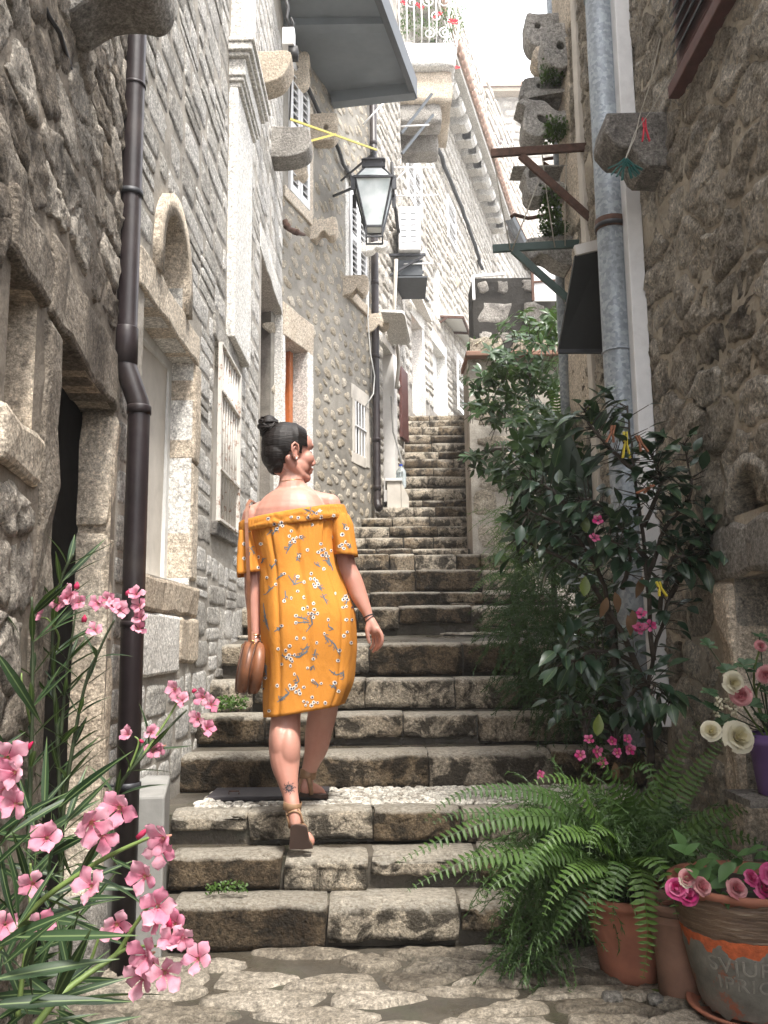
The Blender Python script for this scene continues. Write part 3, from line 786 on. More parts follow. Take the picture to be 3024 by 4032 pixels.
# whitewashed board and frame in the second doorway
mb = MB(); 
for s_ in (-0.12,):
    vs = []; nu, nv = 8, 14
    for j in range(nv + 1):
        for i in range(nu + 1):
            uu = b0 + (b1 - b0) * i / nu; zz = 1.30 + (bt - 1.30) * j / nv
            vs.append(B.at(uu, zz, -0.115 + 0.02 * nz(uu * 3, zz * 2, 5)))
    mb.add(vs, [(j * (nu + 1) + i, j * (nu + 1) + i + 1, (j + 1) * (nu + 1) + i + 1, (j + 1) * (nu + 1) + i) for j in range(nv) for i in range(nu)])
dB = mb.build('door', M['plaster'], hB, smooth=True)
mb = MB(); e_ = 0.02
for (ua, ub, za, zb_) in ((b0, b0 + .05, 1.3, bt), (b1 - .05, b1 - .002, 1.3, bt - .05), (b0 + .05, b1 - .002, bt - .05, bt - .002)):
    mb.hexa([B.at(ua, za, -.10), B.at(ub, za, -.10), B.at(ub, za, -.14), B.at(ua, za, -.14)], [B.at(ua, zb_, -.10), B.at(ub, zb_, -.10), B.at(ub, zb_, -.14), B.at(ua, zb_, -.14)])
mb.build('frame', M['whitewood'], dB)
B.block('lintel', M['ashlar'], hB, b0 - 0.1, b1 + 0.08, bt, bt + 0.15, 0.02, -0.14, 0.012, 0.006)
B.block('jamb_stone', M['ashlar'], hB, b1, b1 + 0.13, 1.32, 1.86, 0.018, -0.14, 0.015, 0.007)
B.block('jamb_stone', M['ashlar'], hB, b1 - .004, b1 + 0.11, 1.865, bt - .004, 0.022, -0.14, 0.015, 0.007)
B.block('sill', M['ashlar'], hB, b0 - 0.1, b1 + 0.14, 1.16, 1.297, 0.02, -0.14, 0.015, 0.008)
B.block('slab', M['ashlar_w'], hB, b0 - 0.1, b1 - 0.2, 0.92, 1.155, 0.016, -0.05, 0.012, 0.003)
B.block('slab', M['ashlar'], hB, b1 - 0.19, b1 + 0.16, 0.96, 1.155, 0.022, -0.05, 0.015, 0.008)
# arched niche: a hood of dressed stone round the dark opening
def arch_hood(wall, parent, u0, u1, z0, z1, wdt, off, mat, name='niche_surround', dep=-0.2):
    uc = (u0 + u1) / 2; ru = (u1 - u0) / 2; zs = z1 - ru * 1.0
    inner = [(u1, z0)] + [(uc + ru * math.cos(a), zs + ru * math.sin(a)) for a in [math.pi * k / 10 for k in range(11)]] + [(u0, z0)]
    outer = [(u1 + wdt, z0)] + [(uc + (ru + wdt) * math.cos(a), zs + (ru + wdt * 1.3) * math.sin(a)) for a in [math.pi * k / 10 for k in range(11)]] + [(u0 - wdt, z0)]
    mb = MB(); n = len(inner)
    vs = [wall.at(u, z, off) for u, z in inner] + [wall.at(u, z, off) for u, z in outer] + [wall.at(u, z, dep) for u, z in inner] + [wall.at(u, z, -0.05) for u, z in outer]
    fs = []
    for k in range(n - 1):
        fs += [(k, k + 1, n + k + 1, n + k), (k, k + 1, 2 * n + k + 1, 2 * n + k), (n + k, n + k + 1, 3 * n + k + 1, 3 * n + k)]
    fs += [(0, n, 3 * n, 2 * n), (n - 1, 2 * n - 1, 4 * n - 1, 3 * n - 1)]
    mb.add(vs, fs); me = mb.mesh(name, mat, True); recalc(me)
    o = link(name, me, parent)
    # spandrels in front of the square hole
    mb = MB()
    top = inner[1:-1]
    for (p, q) in zip(top, top[1:]):
        mb.quad(wall.at(p[0], p[1], -.02), wall.at(q[0], q[1], -.02), wall.at(q[0], z1 + .01, -.02), wall.at(p[0], z1 + .01, -.02))
    if mb.v: mb.build('spandrel', mat, parent)
    return o
arch_hood(B, hB, n0, n1, nb0, nt0, 0.07, 0.03, M['ashlar'])
# iron grate
gr = thing('grate', B.at((g0 + g1) / 2, gb, 0), None, None); bpy.data.objects.remove(gr)
mb = MB()
zt = gt - .01; fr = []
mb.bar(B.at(g0 + .01, gb, .03), B.at(g0 + .01, zt, .03), .02, .02); mb.bar(B.at(g1 - .01, gb, .03), B.at(g1 - .01, zt, .03), .03, .03)
for f_ in (0.0, 0.28, 0.72, 0.985):
    mb.bar(B.at(g0, gb + (zt - gb) * f_ + .008, .034), B.at(g1, gb + (zt - gb) * f_ + .008, .034), .022, .014)
gf = mb.build('window_grate', M['rustw'], hB)
for i in range(7):
    uu = g0 + (g1 - g0) * (i + 1) / 8; mb = MB(); mb.tube([B.at(uu, gb, .026), B.at(uu, zt, .026)], .007, 8); mb.build('bar', M['rustw'], gf, True)
mb = MB(); mb.hexa([B.at(g0, gb, -.08), B.at(g1, gb, -.08), B.at(g1, gb, -.1), B.at(g0, gb, -.1)], [B.at(g0, gt, -.08), B.at(g1, gt, -.08), B.at(g1, gt, -.1), B.at(g0, gt, -.1)])
mb.build('shutter', M['plaster'], hB)
B.block('sill', M['ashlar_d'], hB, g0 - .03, g1 + .03, gb - .07, gb - .002, .035, -.1, .01, .006)
B.block('lintel', M['stB'], hB, g0 - .08, g1 + .08, gt + .002, gt + .14, .02, -.1, .01, .006)
# recess of the third doorway
B.block('lintel', M['ashlar_w'], hB, a0 - .1, a1 + .02, at_, at_ + .2, .012, -.3, .008, .005)
B.block('jamb', M['ashlar_w'], hB, a1, a1 + .06, 1.2, at_ - .004, .012, -.33, .01, .006)
mb = MB(); mb.hexa([B.at(a0, 1.1, -.3), B.at(a1, 1.1, -.3), B.at(a1, 1.1, -.33), B.at(a0, 1.1, -.33)], [B.at(a0, at_, -.3), B.at(a1, at_, -.3), B.at(a1, at_, -.33), B.at(a0, at_, -.33)])
mb.build('door', M['redwood'], hB)
# plastered pilaster with a moulded cap
pil = MB(); pu0, pu1 = 1.85, 2.45
def pbox(mb, ua, ub, za, zb_, o1): mb.hexa([B.at(ua, za, -.02), B.at(ub, za, -.02), B.at(ub, za, o1), B.at(ua, za, o1)][::-1], [B.at(ua, zb_, -.02), B.at(ub, zb_, -.02), B.at(ub, zb_, o1), B.at(ua, zb_, o1)][::-1])
zc0 = P(905, 330, 4.7).z; zc1 = P(905, 165, 4.7).z; hz = zc1 - zc0
pbox(pil, pu0 + .03, pu1, 2.75, zc0, .05); o = pil.build('pilaster', M['ashlar_w'], hB, bevel=.006)
mb = MB()
for (za, zb_, o1, e) in ((0, .12, .07, .02), (.12, .22, .085, .035), (.22, .62, .095, .045), (.62, .72, .12, .07), (.72, .9, .14, .09), (.9, 1.0, .155, .1)):
    pbox(mb, pu0 + .05 - e, pu1 + e, zc0 + hz * za, zc0 + hz * zb_, o1)
mb.build('pilaster_capital', M['ashlar_w'], hB, bevel=.006)
mb = MB(); pbox(mb, pu0 + .04, pu1, zc1, 8.0, .06); mb.build('pilaster', M['ashlar_w'], hB)
# raised stones
B.stones(wB, M['stB'], (0.0, B.L), (0.45, 6.2), (0.09, 0.2), (0.13, 0.42), gap=0.005, d=0.005, n=14, rings=(1, .96, .8, .5), jit=.16, sq=.34, warp=0.035,
         blocked=[(b0 - .1, b1 + .13, .92, bt + .15), (n0 - .07, n1 + .07, nb0 - .02, nt0 + .09), (g0 - .03, g1 + .03, gb - .07, gt + .13), (pu0, pu1, 2.75, 9), (a0 - .1, a1 + .06, 1, at_ + .2)], cap=300, rough=.3, wob=.03)

# house C (rubble in grey cement)
hC = thing('stone_house', C.at(1.0, 2.0), 'rubble and grey cement house in the middle left with an orange door', 'house', 'stone houses along the alley')
c0, c1 = C.u(1123, 1285), C.u(1208, 1385); ct = C.z(1208, 1385)
C.hole(c0, c1, 1.6, ct, 0.3)
s0, s1 = C.u(1386, 1494), C.u(1446, 1603); st0 = C.z(1446, 1603); sb0 = C.z(1392, 1778)
C.hole(s0 + .06, s1 - .06, sb0, st0 - .02, 0.12)
w10, w11, w1b, w1t = C.u(1135, 600), C.u(1212, 600), C.z(1205, 825), C.z(1212, 330)
C.hole(w10, w11, w1b, w1t, .1)
w20, w21, w2b, w2t = C.u(1372, 900), C.u(1437, 900), C.z(1437, 1170), C.z(1437, 820)
C.hole(w20, w21, w2b, w2t, .1)
wC = C.base('wall', M['moC'], hC, M['ashlar_w'], M['black'])
dC = C.block('door', M['orange'], hC, c0, c1 - .0, 1.6, ct - .001, -.17, -.24, .006, .001)
C.block('frame', M['orange'], dC, c1 - .09, c1 - .02, 1.6, ct - .003, -.13, -.168, .004, .001)
C.block('lintel', M['ashlar'], hC, c0 - .05, c1 + .14, ct, ct + .3, .015, -.28, .008, .005)
C.block('jamb', M['ashlar_w'], hC, c1 + .001, c1 + .13, 1.9, ct - .003, .015, -.28, .008, .004)
C.block('jamb', M['ashlar_w'], hC, c0 - .06, c0 - .001, 1.9, ct - .003, .012, -.28, .008, .004)
for (ua, ub, za, zb_) in ((s0, s0 + .06, sb0, st0 - .02), (s1 - .06, s1 + .04, sb0 - .1, st0 - .02), (s0 - .03, s1 + .04, st0 - .018, st0 + .14), (s0 - .03, s1 - .06, sb0 - .12, sb0 - .002)):
    C.block('window_surround', M['plaster'], hC, ua, ub, za, zb_, .012, -.1, .006, .003)
wS = C.block('window', M['black'], hC, s0 + .06, s1 - .06, sb0, st0 - .02, -.09, -.1, 0, 0)
for f_ in (.12, .36, .62, .88):
    mb = MB(); uu = s0 + .06 + (s1 - s0 - .12) * f_; mb.tube([C.at(uu, sb0, -.0), C.at(uu, st0 - .02, -.0)], .010, 6); mb.build('bar', M['white'], wS)
mb = MB(); mb.bar(C.at(s0 + .06, (sb0 + st0) / 2, .01), C.at(s1 - .06, (sb0 + st0) / 2, .01), .018, .018); mb.build('bar', M['white'], wS)

def shutter(wall, parent, u0, u1, z0, z1, off, mat, leaves=2, slat=0.055, name='shutter'):
    n = 0
    for L in range(leaves):
        a = u0 + (u1 - u0) * L / leaves + .004; b = u0 + (u1 - u0) * (L + 1) / leaves - .004
        mb = MB(); fw_ = .05; t = .035
        def bb(ua, ub, za, zb_): mb.hexa([wall.at(ua, za, off + t), wall.at(ub, za, off + t), wall.at(ub, za, off), wall.at(ua, za, off)], [wall.at(ua, zb_, off + t), wall.at(ub, zb_, off + t), wall.at(ub, zb_, off), wall.at(ua, zb_, off)])
        bb(a, a + fw_, z0, z1); bb(b - fw_, b, z0, z1); bb(a + fw_, b - fw_, z0, z0 + .08); bb(a + fw_, b - fw_, z1 - .08, z1)
        zm = (z0 + z1) / 2; bb(a + fw_, b - fw_, zm - .03, zm + .03)
        me = mb.mesh(name, mat); recalc(me); sh = link(name, me, parent)
        k = int((z1 - z0 - .2) / slat)
        smesh = None
        for i in range(k):
            zz = z0 + .1 + (z1 - z0 - .2) * (i + .5) / k
            if abs(zz - zm) < .05: continue
            mb = MB(); p = wall.at((a + b) / 2, zz, off + t / 2)
            if smesh is None:
                q = MB(); ax = wall.t * (b - a - 2 * fw_) / 2; ay = (wall.n * .022 - Vector((0, 0, .018))); az = ay.cross(ax).normalized() * .004
                q.obox((0, 0, 0), ax, ay, az); smesh = q.mesh('slat', mat); recalc(smesh)
            link('slat', smesh, sh, loc=p)
shutter(C, hC, w10, w11, w1b, w1t, -.01, M['white'], 2, .075)
C.block('sill', M['ashlar'], hC, w10 - .1, w11 + .06, w1b - .12, w1b - .004, .03, -.1, .01, .004)
C.block('jamb', M['ashlar'], hC, w11 + .002, w11 + .12, w1b, w1t, .012, -.1, .008, .004)
shutter(C, hC, w20, w21, w2b, w2t, -.01, M['white'], 2, .065)
C.block('jamb', M['ashlar_w'], hC, w21 + .002, w21 + .1, w2b - .1, w2t + .1, .012, -.1, .008, .004); C.block('jamb', M['ashlar_w'], hC, w20 - .1, w20 - .002, w2b - .1, w2t + .1, .012, -.1, .008, .004)
C.block('sill', M['ashlar'], hC, w20 - .1, w21 + .1, w2b - .22, w2b - .104, .04, -.1, .01, .004)
C.block('lintel', M['ashlar_d'], hC, w20 - .12, w21 + .12, w2t + .104, w2t + .18, .06, -.1, .01, .004)
rubble(C, wC, M['stC'], (0.1, C.L), (2.1, 7.6), .19, .14, .040, .007, n=14, rings=(1, .9, .6, .3), rnd=3, rough=.3, blocked=[(c0 - .06, c1 + .14, 1.6, ct + .3), (s0 - .03, s1 + .04, sb0 - .12, st0 + .14), (w10 - .1, w11 + .12, w1b - .12, w1t + .02), (w20 - .1, w21 + .1, w2b - .2, w2t + .2)])

# houses D / E beyond
hD = thing('stone_house', D.at(.3, 2.5), 'narrow stone house beside the upper flight with the hose and white box at its foot', 'house', 'stone houses along the alley')
dd0, dd1, dt = D.u(1506, 1500), D.u(1556, 1500), D.z(1545, 1395)
D.hole(dd0, dd1, 2.4, dt, .18)
wD = D.base('wall', M['moE'], hD, M['ashlar_w'], M['plaster'])
D.block('door_jamb', M['plaster_w'], hD, dd1 - .12, dd1 + .02, 2.4, dt, .02, -.16, .006, .003)
rs0, rs1 = D.u(1568, 1600), D.u(1588, 1600)
D.block('shutter', M['redwood'], hD, rs0, rs1 + .08, D.z(1580, 1730), D.z(1580, 1460), .05, .01, .004, .001)
D.stones(wD, M['stE'], (0, D.L), (2.3, 9), (0.12, 0.2), (0.15, 0.35), gap=.02, d=.02, n=8, rings=(1, .9, .5), blocked=[(dd0, dd1 + .02, 2.4, dt)], cap=150, jit=.15)
wD2 = D2.base('wall', M['moE'], hD)
D2.stones(wD2, M['stE'], (0, D2.L), (4, 13), (0.15, 0.25), (0.2, 0.4), gap=.02, d=.02, n=8, rings=(1, .9, .5), cap=60, jit=.15)
hE = thing('stone_house', E.at(1, 4.6), 'tall bright stone house at the head of the stairs under the stone eaves', 'house', 'stone houses along the alley')
def ehole(x0, x1, yt, yb, dep=.2):
    ua, ub = E.u(x0, (yt + yb) / 2), E.u(x1, (yt + yb) / 2); za, zb_ = E.z((x0 + x1) / 2, yb), E.z((x0 + x1) / 2, yt); E.hole(ua, ub, za, zb_, dep); return ua, ub, za, zb_
eo = ehole(1622, 1662, 1270, 1640)          # orange door
ed = ehole(1706, 1752, 1380, 1640)          # recess
ew1 = ehole(1600, 1652, 640, 812, .1); ew2 = ehole(1706, 1722, 1050, 1240, .15); ew3 = ehole(1760, 1790, 800, 960, .1)
E.z1 = E.z(1692, 240)
wE = E.base('wall', M['moE'], hE, M['ashlar_w'], M['plaster_w'])
dE = E.block('door', M['orange'], hE, eo[0], eo[0] + .12 + (eo[1] - eo[0]) * .3, eo[2], eo[3], -.12, -.18, .004, .001)
E.block('shutter', M['whitewood'], hE, ed[0], ed[1], ed[2], ed[3], -.15, -.18, .004, .002)
shutter(E, hE, ew1[0], ew1[1], ew1[2], ew1[3], 0, M['white'], 2, .12); shutter(E, hE, ew3[0], ew3[1], ew3[2], ew3[3], 0, M['white'], 1, .12)
for q in (eo, ed, ew1, ew2): E.block('jamb', M['ashlar_w'], hE, q[1] + .002, q[1] + .16, q[2], q[3], .02, -.15, .006, .004)
for q in (eo, ed, ew1): E.block('lintel', M['ashlar_w'], hE, q[0] - .1, q[1] + .18, q[3] + .002, q[3] + .25, .02, -.15, .006, .004)
us0, us1 = E.u(1776, 1520), E.u(1824, 1520)
shutter(E, hE, us0, us1, E.z(1800, 1640), E.z(1785, 1410), .12, M['white'], 2, .11)
E.stones(wE, M['stE'], (0, E.L), (5.2, 16), (0.16, 0.26), (0.22, 0.5), gap=.025, d=.025, n=8, rings=(1, .9, .5), blocked=[(q[0], q[1] + .16, q[2], q[3] + .25) for q in (eo, ed, ew1)], cap=280, jit=.15)
FF.z1 = FF.z(1892, 712) + .05
wF = FF.base('wall', M['moE'], hE)
FF.stones(wF, M['stE'], (0, FF.L), (8, 16.6), (0.25, 0.36), (0.4, 0.8), gap=.04, d=.03, n=8, rings=(1, .9, .5), cap=160, jit=.12)
# eaves: run of rounded stone corbels carrying the gutter slab
def eave_line(wall, xy0, xy1):   # the two ends in the photograph on the wall plane
    return wall.uv(*xy0), wall.uv(*xy1)
ez = E.z(1692, 240)
E.z1 = ez
cb = MB(); cb.tube([(0, -.05, 0), (0, .12, .0), (0, .3, .04), (0, .36, .12)], [.16, .16, .14, .1], 8)
nC = 14
for k in range(nC):
    uu = 1.0 + (E.L - 1.0) * k / (nC - 1)
    p = E.at(uu, ez - .25)
    mb = MB(); mb.obox((0, .16, 0), (.17, 0, 0), (0, .2, 0), (0, 0, .12)); mb.tube([(-.17, .3, -.02), (.17, .3, -.02)], .14, 10)
    if k == 0: ecm = mb.mesh('eave_corbel', M['ashlar_w'])
    link('eave_corbel', ecm, hE, mat4=Matrix.Translation(p) @ Matrix.Rotation(math.atan2(E.t.y, E.t.x) + math.pi, 4, 'Z') @ Matrix.Identity(4))
mb = MB(); zz = ez - .1
mb.hexa([E.at(0, zz, .02), E.at(E.L, zz, .02), E.at(E.L, zz, .55), E.at(0, zz, .55)][::-1], [E.at(0, zz + .12, .02), E.at(E.L, zz + .12, .02), E.at(E.L, zz + .12, .55), E.at(0, zz + .12, .55)][::-1])
me = mb.mesh('eave_slab', M['ashlar_w']); recalc(me); link('eave_slab', me, hE)
mb = MB(); mb.hexa([E.at(0, zz + .13, .6), E.at(E.L, zz + .13, .6), E.at(E.L, zz + .9, -2), E.at(0, zz + .9, -2)], [E.at(0, zz + .22, .6), E.at(E.L, zz + .22, .6), E.at(E.L, zz + 1., -2), E.at(0, zz + 1., -2)])
me = mb.mesh('roof', M['tile']); recalc(me); roofE = link('roof', me, hE)
tm = MB(); tm.tube([(0, 0, 0), (0, .5, .16)], .1, 8); tme = tm.mesh('roof_tile', M['tile'], True)
for k in range(36): link('roof_tile', tme, roofE, mat4=Matrix.Translation(E.at(.15 + (E.L - .2) * k / 35, zz + .2, .66)) @ Matrix.Rotation(math.atan2(E.t.y, E.t.x), 4, 'Z'))
# F: roof with dark gutter running to the far right
zf = FF.z(1892, 712)
mb = MB(); mb.tube([FF.at(0, zf, .25), FF.at(FF.L, zf, .25)], .16, 8); mb.build('gutter', M['slate_e'], hE)
mb = MB(); mb.hexa([FF.at(0, zf + .1, .4), FF.at(FF.L, zf + .1, .4), FF.at(FF.L, zf + 1, -2), FF.at(0, zf + 1, -2)], [FF.at(0, zf + .2, .4), FF.at(FF.L, zf + .2, .4), FF.at(FF.L, zf + 1.1, -2), FF.at(0, zf + 1.1, -2)])
me = mb.mesh('roof', M['tile']); recalc(me); link('roof', me, hE)
# far end house closing the view
EY = 36.0
hX = thing('stone_house', (8, EY, 6), 'far pale stone house closing the view under a tiled roof edge', 'house')
x0, x1 = P(1850, 700, EY).x, P(2500, 700, EY).x; zt = P(2000, 385, EY).z; zl = P(1830, 405, EY).z
X = Wall((x0, EY), (x1, EY), 3, zt)
wx0, wx1, wxb, wxt = X.u(1945, 560), X.u(2010, 560), X.z(1980, 572), X.z(1980, 528)
X.hole(wx0, wx1, wxb, wxt, .3)
wX = X.base('wall', M['moE'], hX, M['ashlar'], M['redwood'])
X.stones(wX, M['stE'], (0, X.L * .6), (8, zt), (0.3, 0.45), (0.4, 0.9), gap=.05, d=.04, n=8, rings=(1, .9, .5), cap=200, jit=.15)
mb = MB(); mb.box(x0 - .3, EY - .5, zt, x1, EY + 2, zt + .18); mb.build('eave_slab', M['ashlar'], hX)
mb = MB(); mb.prism([(x0 - .3, EY - .6, zt + .18), (x1, EY - .6, zt + .18), (x1, EY - .6, zt + .4), (x0 - .3, EY - .6, zt + .4)], (0, 2.5, .7)); mb.build('roof', M['tile'], hX)

# right house G
hG = thing('stone_house', G.at(3, GZ), 'rough brown stone house on the right with shuttered window above and arched opening', 'house', 'stone houses along the alley')
q0, q1 = G.u(2720, 1474), G.u(2781, 1600); qb, qt = G.z(2781, 1684), G.z(2725, 1480)
G.hole(q0, q1, qb, qt, .14)
ar0, ar1 = G.u(3060, 2100), G.u(2889, 2030); arb, art = G.z(2889, 2035), G.z(2990, 1835)
G.hole(ar0, ar1, arb, art, .22)
gd1 = G.u(2905, 2500); gd0 = gd1 - .75; gdt = G.z(2905, 2275)
G.hole(gd0, gd1, GZ, gdt, .3)
G0 = Wall((1.135, -1.0), (1.122, 1.5), -0.3, 2.6, -1); G0.base('unseen_low_wall', M['moG'], hG)  # unseen stretch of wall, made low to let sun onto the steps
wG = G.base('wall', M['moG'], hG, M['stG'], M['black'])
arch_hood(G, hG, ar0, ar1, arb, art, .04, .02, M['stG'], dep=-.2)
G.block('lintel', M['ashlar_d'], hG, gd0 - .1, gd1 + .16, gdt, gdt + .17, .03, -.2, .02, .012)
G.block('jamb', M['ashlar'], hG, gd1, gd1 + .13, GZ + .2, gdt - .005, .03, -.28, .02, .012)
wd0, wd1 = G.u(2892, 0) - .5, G.u(2678, 369) - .08
rubble(G, wG, M['stG'], (2.6, G.L), (0.3, 5.6), .25, .15, .014, .009, n=22, rnd=0, rough=1.0, fine=.6, jit=.38, edge=.006, blocked=[(gd0, gd1 + .13, 0, gdt + .17), (q0, q1, qb, qt), (ar0, ar1, arb, art + .03)], warp=.04)
# shuttered window upper right
z_s = G.z(2678, 369)
sh = MB(); ua, ub = G.u(2892, 0) - .3, G.u(2690, 369)
G.block('sill', M['redwood'], hG, ua, ub + .02, z_s - .03, z_s + .02, .05, -.02, .004, .001)
sw = G.block('shutter', M['redwood'], hG, ua, ub - .03, z_s + .06, z_s + .9, .03, .0, .004, .001)
for k in range(14):
    zz = z_s + .08 + .055 * k
    mb = MB(); mb.hexa([G.at(ua, zz, .05), G.at(ub - .05, zz, .05), G.at(ub - .05, zz + .03, .032), G.at(ua, zz + .03, .032)], [G.at(ua, zz + .008, .052), G.at(ub - .05, zz + .008, .052), G.at(ub - .05, zz + .038, .034), G.at(ua, zz + .038, .034)])
    me = mb.mesh('slat', M['slate_e']); recalc(me); link('slat', me, sw)
# quoins and pale jambs at the far end of house G
for k, (za, zb_) in enumerate(((1.2, 1.75), (1.76, 2.2), (2.21, 2.8), (2.81, 3.3), (3.31, 3.8), (3.81, 4.5), (4.51, 5.2))):
    G.block('quoin', M['ashlar'], hG, G.L - (.34 if k % 2 else .5), G.L, za, zb_, .02, -.4, .012, .006)
G.block('jamb', M['plaster'], hG, 5.36, 5.45, 1.2, 5.9, .03, -.05, .006, .004)
mb = MB(); mb.box(1.12, 4.88, 0, 4.0, 4.94, 6.0); mb.build('end_wall', M['moG'], hG)

# terrace wall H at the right of the upper flight and dark wall above
HY = 7.6
hzt = P(1900, 1415, HY).z
tw = thing('terrace_wall', (1.2, HY, 1.8), 'plastered stone terrace wall right of the upper flight behind the climbing shrubs', 'wall')
H = Wall((right_x(HY) + .025, HY), (4.0, HY), 1.2, hzt)
wH = H.base('wall', M['moB'], tw)
H.stones(wH, M['stH'], (0, 1.4), (1.5, hzt - .05), (0.2, 0.4), (0.3, 0.7), gap=.02, d=.008, n=14, rings=(1, .93, .6), jit=.4, sq=.45, cap=60, warp=.06)
H2 = Wall((right_x(HY) + .025, HY), (right_x(13.6) - .02, 13.6), 1.2, hzt + .02, -1); H2.z1 = hzt
mb = MB(); mb.hexa([(right_x(HY) + .025, HY + .004, 1.2), (4, HY, 1.2), (4, 30, 1.2), (right_x(13.6), 13.6, 1.2)], [(right_x(HY) + .025, HY + .004, hzt - .01), (4, HY + .003, hzt - .01), (4, 30, 5.4), (right_x(13.6), 13.6, 5.4)]); mb.build('terrace', M['moE'], tw)
mb = MB(); mb.box(right_x(HY) - .0, HY - .1, hzt, 2.2, HY + .45, hzt + .05); mb.build('coping', M['terra2'], tw, bevel=.01)
IY = 9.6
dw = thing('dark_wall', (1.6, IY, hzt), 'blackened rubble parapet wall above the terrace with the white framed window on top', 'wall')
ix0 = P(1862, 1200, IY).x; izt = P(1950, 1095, IY).z
I = Wall((ix0, IY), (4.0, IY), hzt - .3, izt)
wI = I.base('wall', M['moI'], dw)
I.stones(wI, M['ashlar_d'], (0, 1.3), (hzt - .2, izt - .1), (0.2, 0.36), (0.22, 0.5), gap=.06, d=.02, n=14, rings=(1, .93, .6), jit=.4, sq=.5, cap=60, wob=.2)
# ------------------------------------------------------------------ corbels
def corbel(parent, pts, Y, th, mat, holes=(), k=3, name='corbel', bev=.01):
    return profile_solid(name, smooth_poly(pts, k) if k > 1 else pts, Y, th, mat, parent, holes, bev)
corbel(hA, [(150, -260), (590, -260), (612, -190), (618, -110), (602, -60), (565, -35), (510, -45), (445, -48), (380, -38), (320, -8), (250, 30), (170, -10)], 1.95, .16, M['ashlar_d'])
corbel(hB, [(960, 215), (1060, 205), (1128, 202), (1142, 222), (1130, 260), (1105, 298), (1060, 318), (1008, 326), (960, 300)], 5.6, .2, M['ashlar'])
corbel(hB, [(1040, 508), (1150, 503), (1206, 505), (1218, 540), (1212, 580), (1170, 604), (1095, 614), (1040, 600)], 6.5, .22, M['ashlar_d'])
corbel(hC, [(1060, 240), (1150, 232), (1195, 205), (1213, 215), (1205, 245), (1213, 285), (1200, 318), (1160, 332), (1120, 320), (1060, 320)], 7.6, .16, M['ashlar'], [(1161, 266, 17)], 4)
corbel(hC, [(1160, 458), (1215, 452), (1280, 447), (1324, 449), (1316, 475), (1328, 510), (1312, 540), (1280, 548), (1215, 545), (1160, 548)], 7.95, .16, M['ashlar'], [(1283, 500, 15)])
corbel(hC, [(1060, 625), (1130, 622), (1190, 628), (1205, 655), (1196, 680), (1170, 694), (1140, 700), (1100, 712), (1060, 712)], 7.6, .16, M['ashlar'])
corbel(hC, [(1150, 860), (1210, 862), (1270, 866), (1312, 856), (1326, 884), (1318, 918), (1296, 925), (1280, 905), (1260, 910), (1240, 935), (1205, 938), (1150, 935)], 7.95, .16, M['ashlar'])
corbel(hC, [(1310, 1088), (1350, 1088), (1430, 1084), (1448, 1100), (1446, 1128), (1428, 1152), (1414, 1140), (1402, 1130), (1380, 1150), (1345, 1160), (1310, 1155)], 8.75, .16, M['ashlar'])
corbel(hC, [(1400, 1240), (1440, 1240), (1520, 1232), (1532, 1246), (1526, 1278), (1508, 1288), (1490, 1275), (1470, 1298), (1440, 1306), (1400, 1300)], 9.4, .16, M['ashlar'])
corbel(hC, [(1400, 958), (1440, 960), (1515, 948), (1524, 962), (1505, 975), (1480, 970), (1460, 985), (1400, 985)], 9.2, .14, M['ashlar_w'])
for (q, Y, mt_) in (([(1640, 1000), (1700, 985), (1745, 990), (1762, 1000), (1752, 1025), (1715, 1036), (1640, 1030)], 17.0, M['terra2']), ([(1700, 1098), (1745, 1096), (1800, 1098), (1808, 1112), (1790, 1134), (1750, 1140), (1700, 1138)], 17.8, M['ashlar']),
               ([(1750, 1195), (1785, 1192), (1838, 1190), (1844, 1202), (1825, 1220), (1788, 1226), (1750, 1224)], 20, M['ashlar']), ([(1790, 1276), (1845, 1275), (1872, 1278), (1868, 1300), (1850, 1306), (1790, 1304)], 22, M['terra2'])):
    corbel(hE, q, Y, .35, mt_)
for (cx_, cy_, Y, s_) in ((1925, 770, 27, .9), (1955, 820, 27, .9), (1975, 920, 28, 1), (2005, 915, 28, 1), (1985, 1015, 28, .9), (2010, 1075, 29, .9)):
    q = [(cx_ - 26 * s_, cy_ - 12 * s_), (cx_ + 15 * s_, cy_ - 15 * s_), (cx_ + 26 * s_, cy_), (cx_ + 12 * s_, cy_ + 16 * s_), (cx_ - 5 * s_, cy_ + 8 * s_), (cx_ - 26 * s_, cy_ + 14 * s_)]
    corbel(hX, q, Y, .4, M['ashlar'])
# right row of scrolled corbels
big = corbel(hG, [(2330, 92), (2230, 92), (2170, 98), (2148, 125), (2140, 165), (2150, 215), (2170, 248), (2210, 262), (2235, 250), (2265, 235), (2290, 252), (2330, 255)], 4.62, .18, M['ashlar_g'], [(2208, 178, 24)])
corbel(hG, [(2260, 58), (2120, 58), (2080, 55), (2078, 100), (2082, 140), (2100, 168), (2125, 176), (2150, 172), (2260, 150)], 4.76, .15, M['ashlar_g'], [(2118, 100, 19)])
corbel(hG, [(2240, 230), (2135, 180), (2105, 215), (2140, 252), (2240, 262)], 4.76, .14, M['ashlar'])
corbel(hG, [(2260, 308), (2140, 305), (2070, 312), (2064, 345), (2075, 380), (2260, 380)], 4.76, .16, M['ashlar_g'], [(2122, 336, 16)])
corbel(hG, [(2280, 350), (2150, 352), (2068, 358), (2072, 385), (2100, 398), (2140, 400), (2170, 425), (2195, 440), (2228, 440), (2230, 480), (2195, 488), (2165, 470), (2140, 448), (2110, 452), (2120, 478), (2140, 490), (2150, 515), (2125, 530), (2092, 525), (2070, 505), (2070, 455), (2075, 420), (2060, 390)], 4.7, .18, M['ashlar_g'], [], 3)
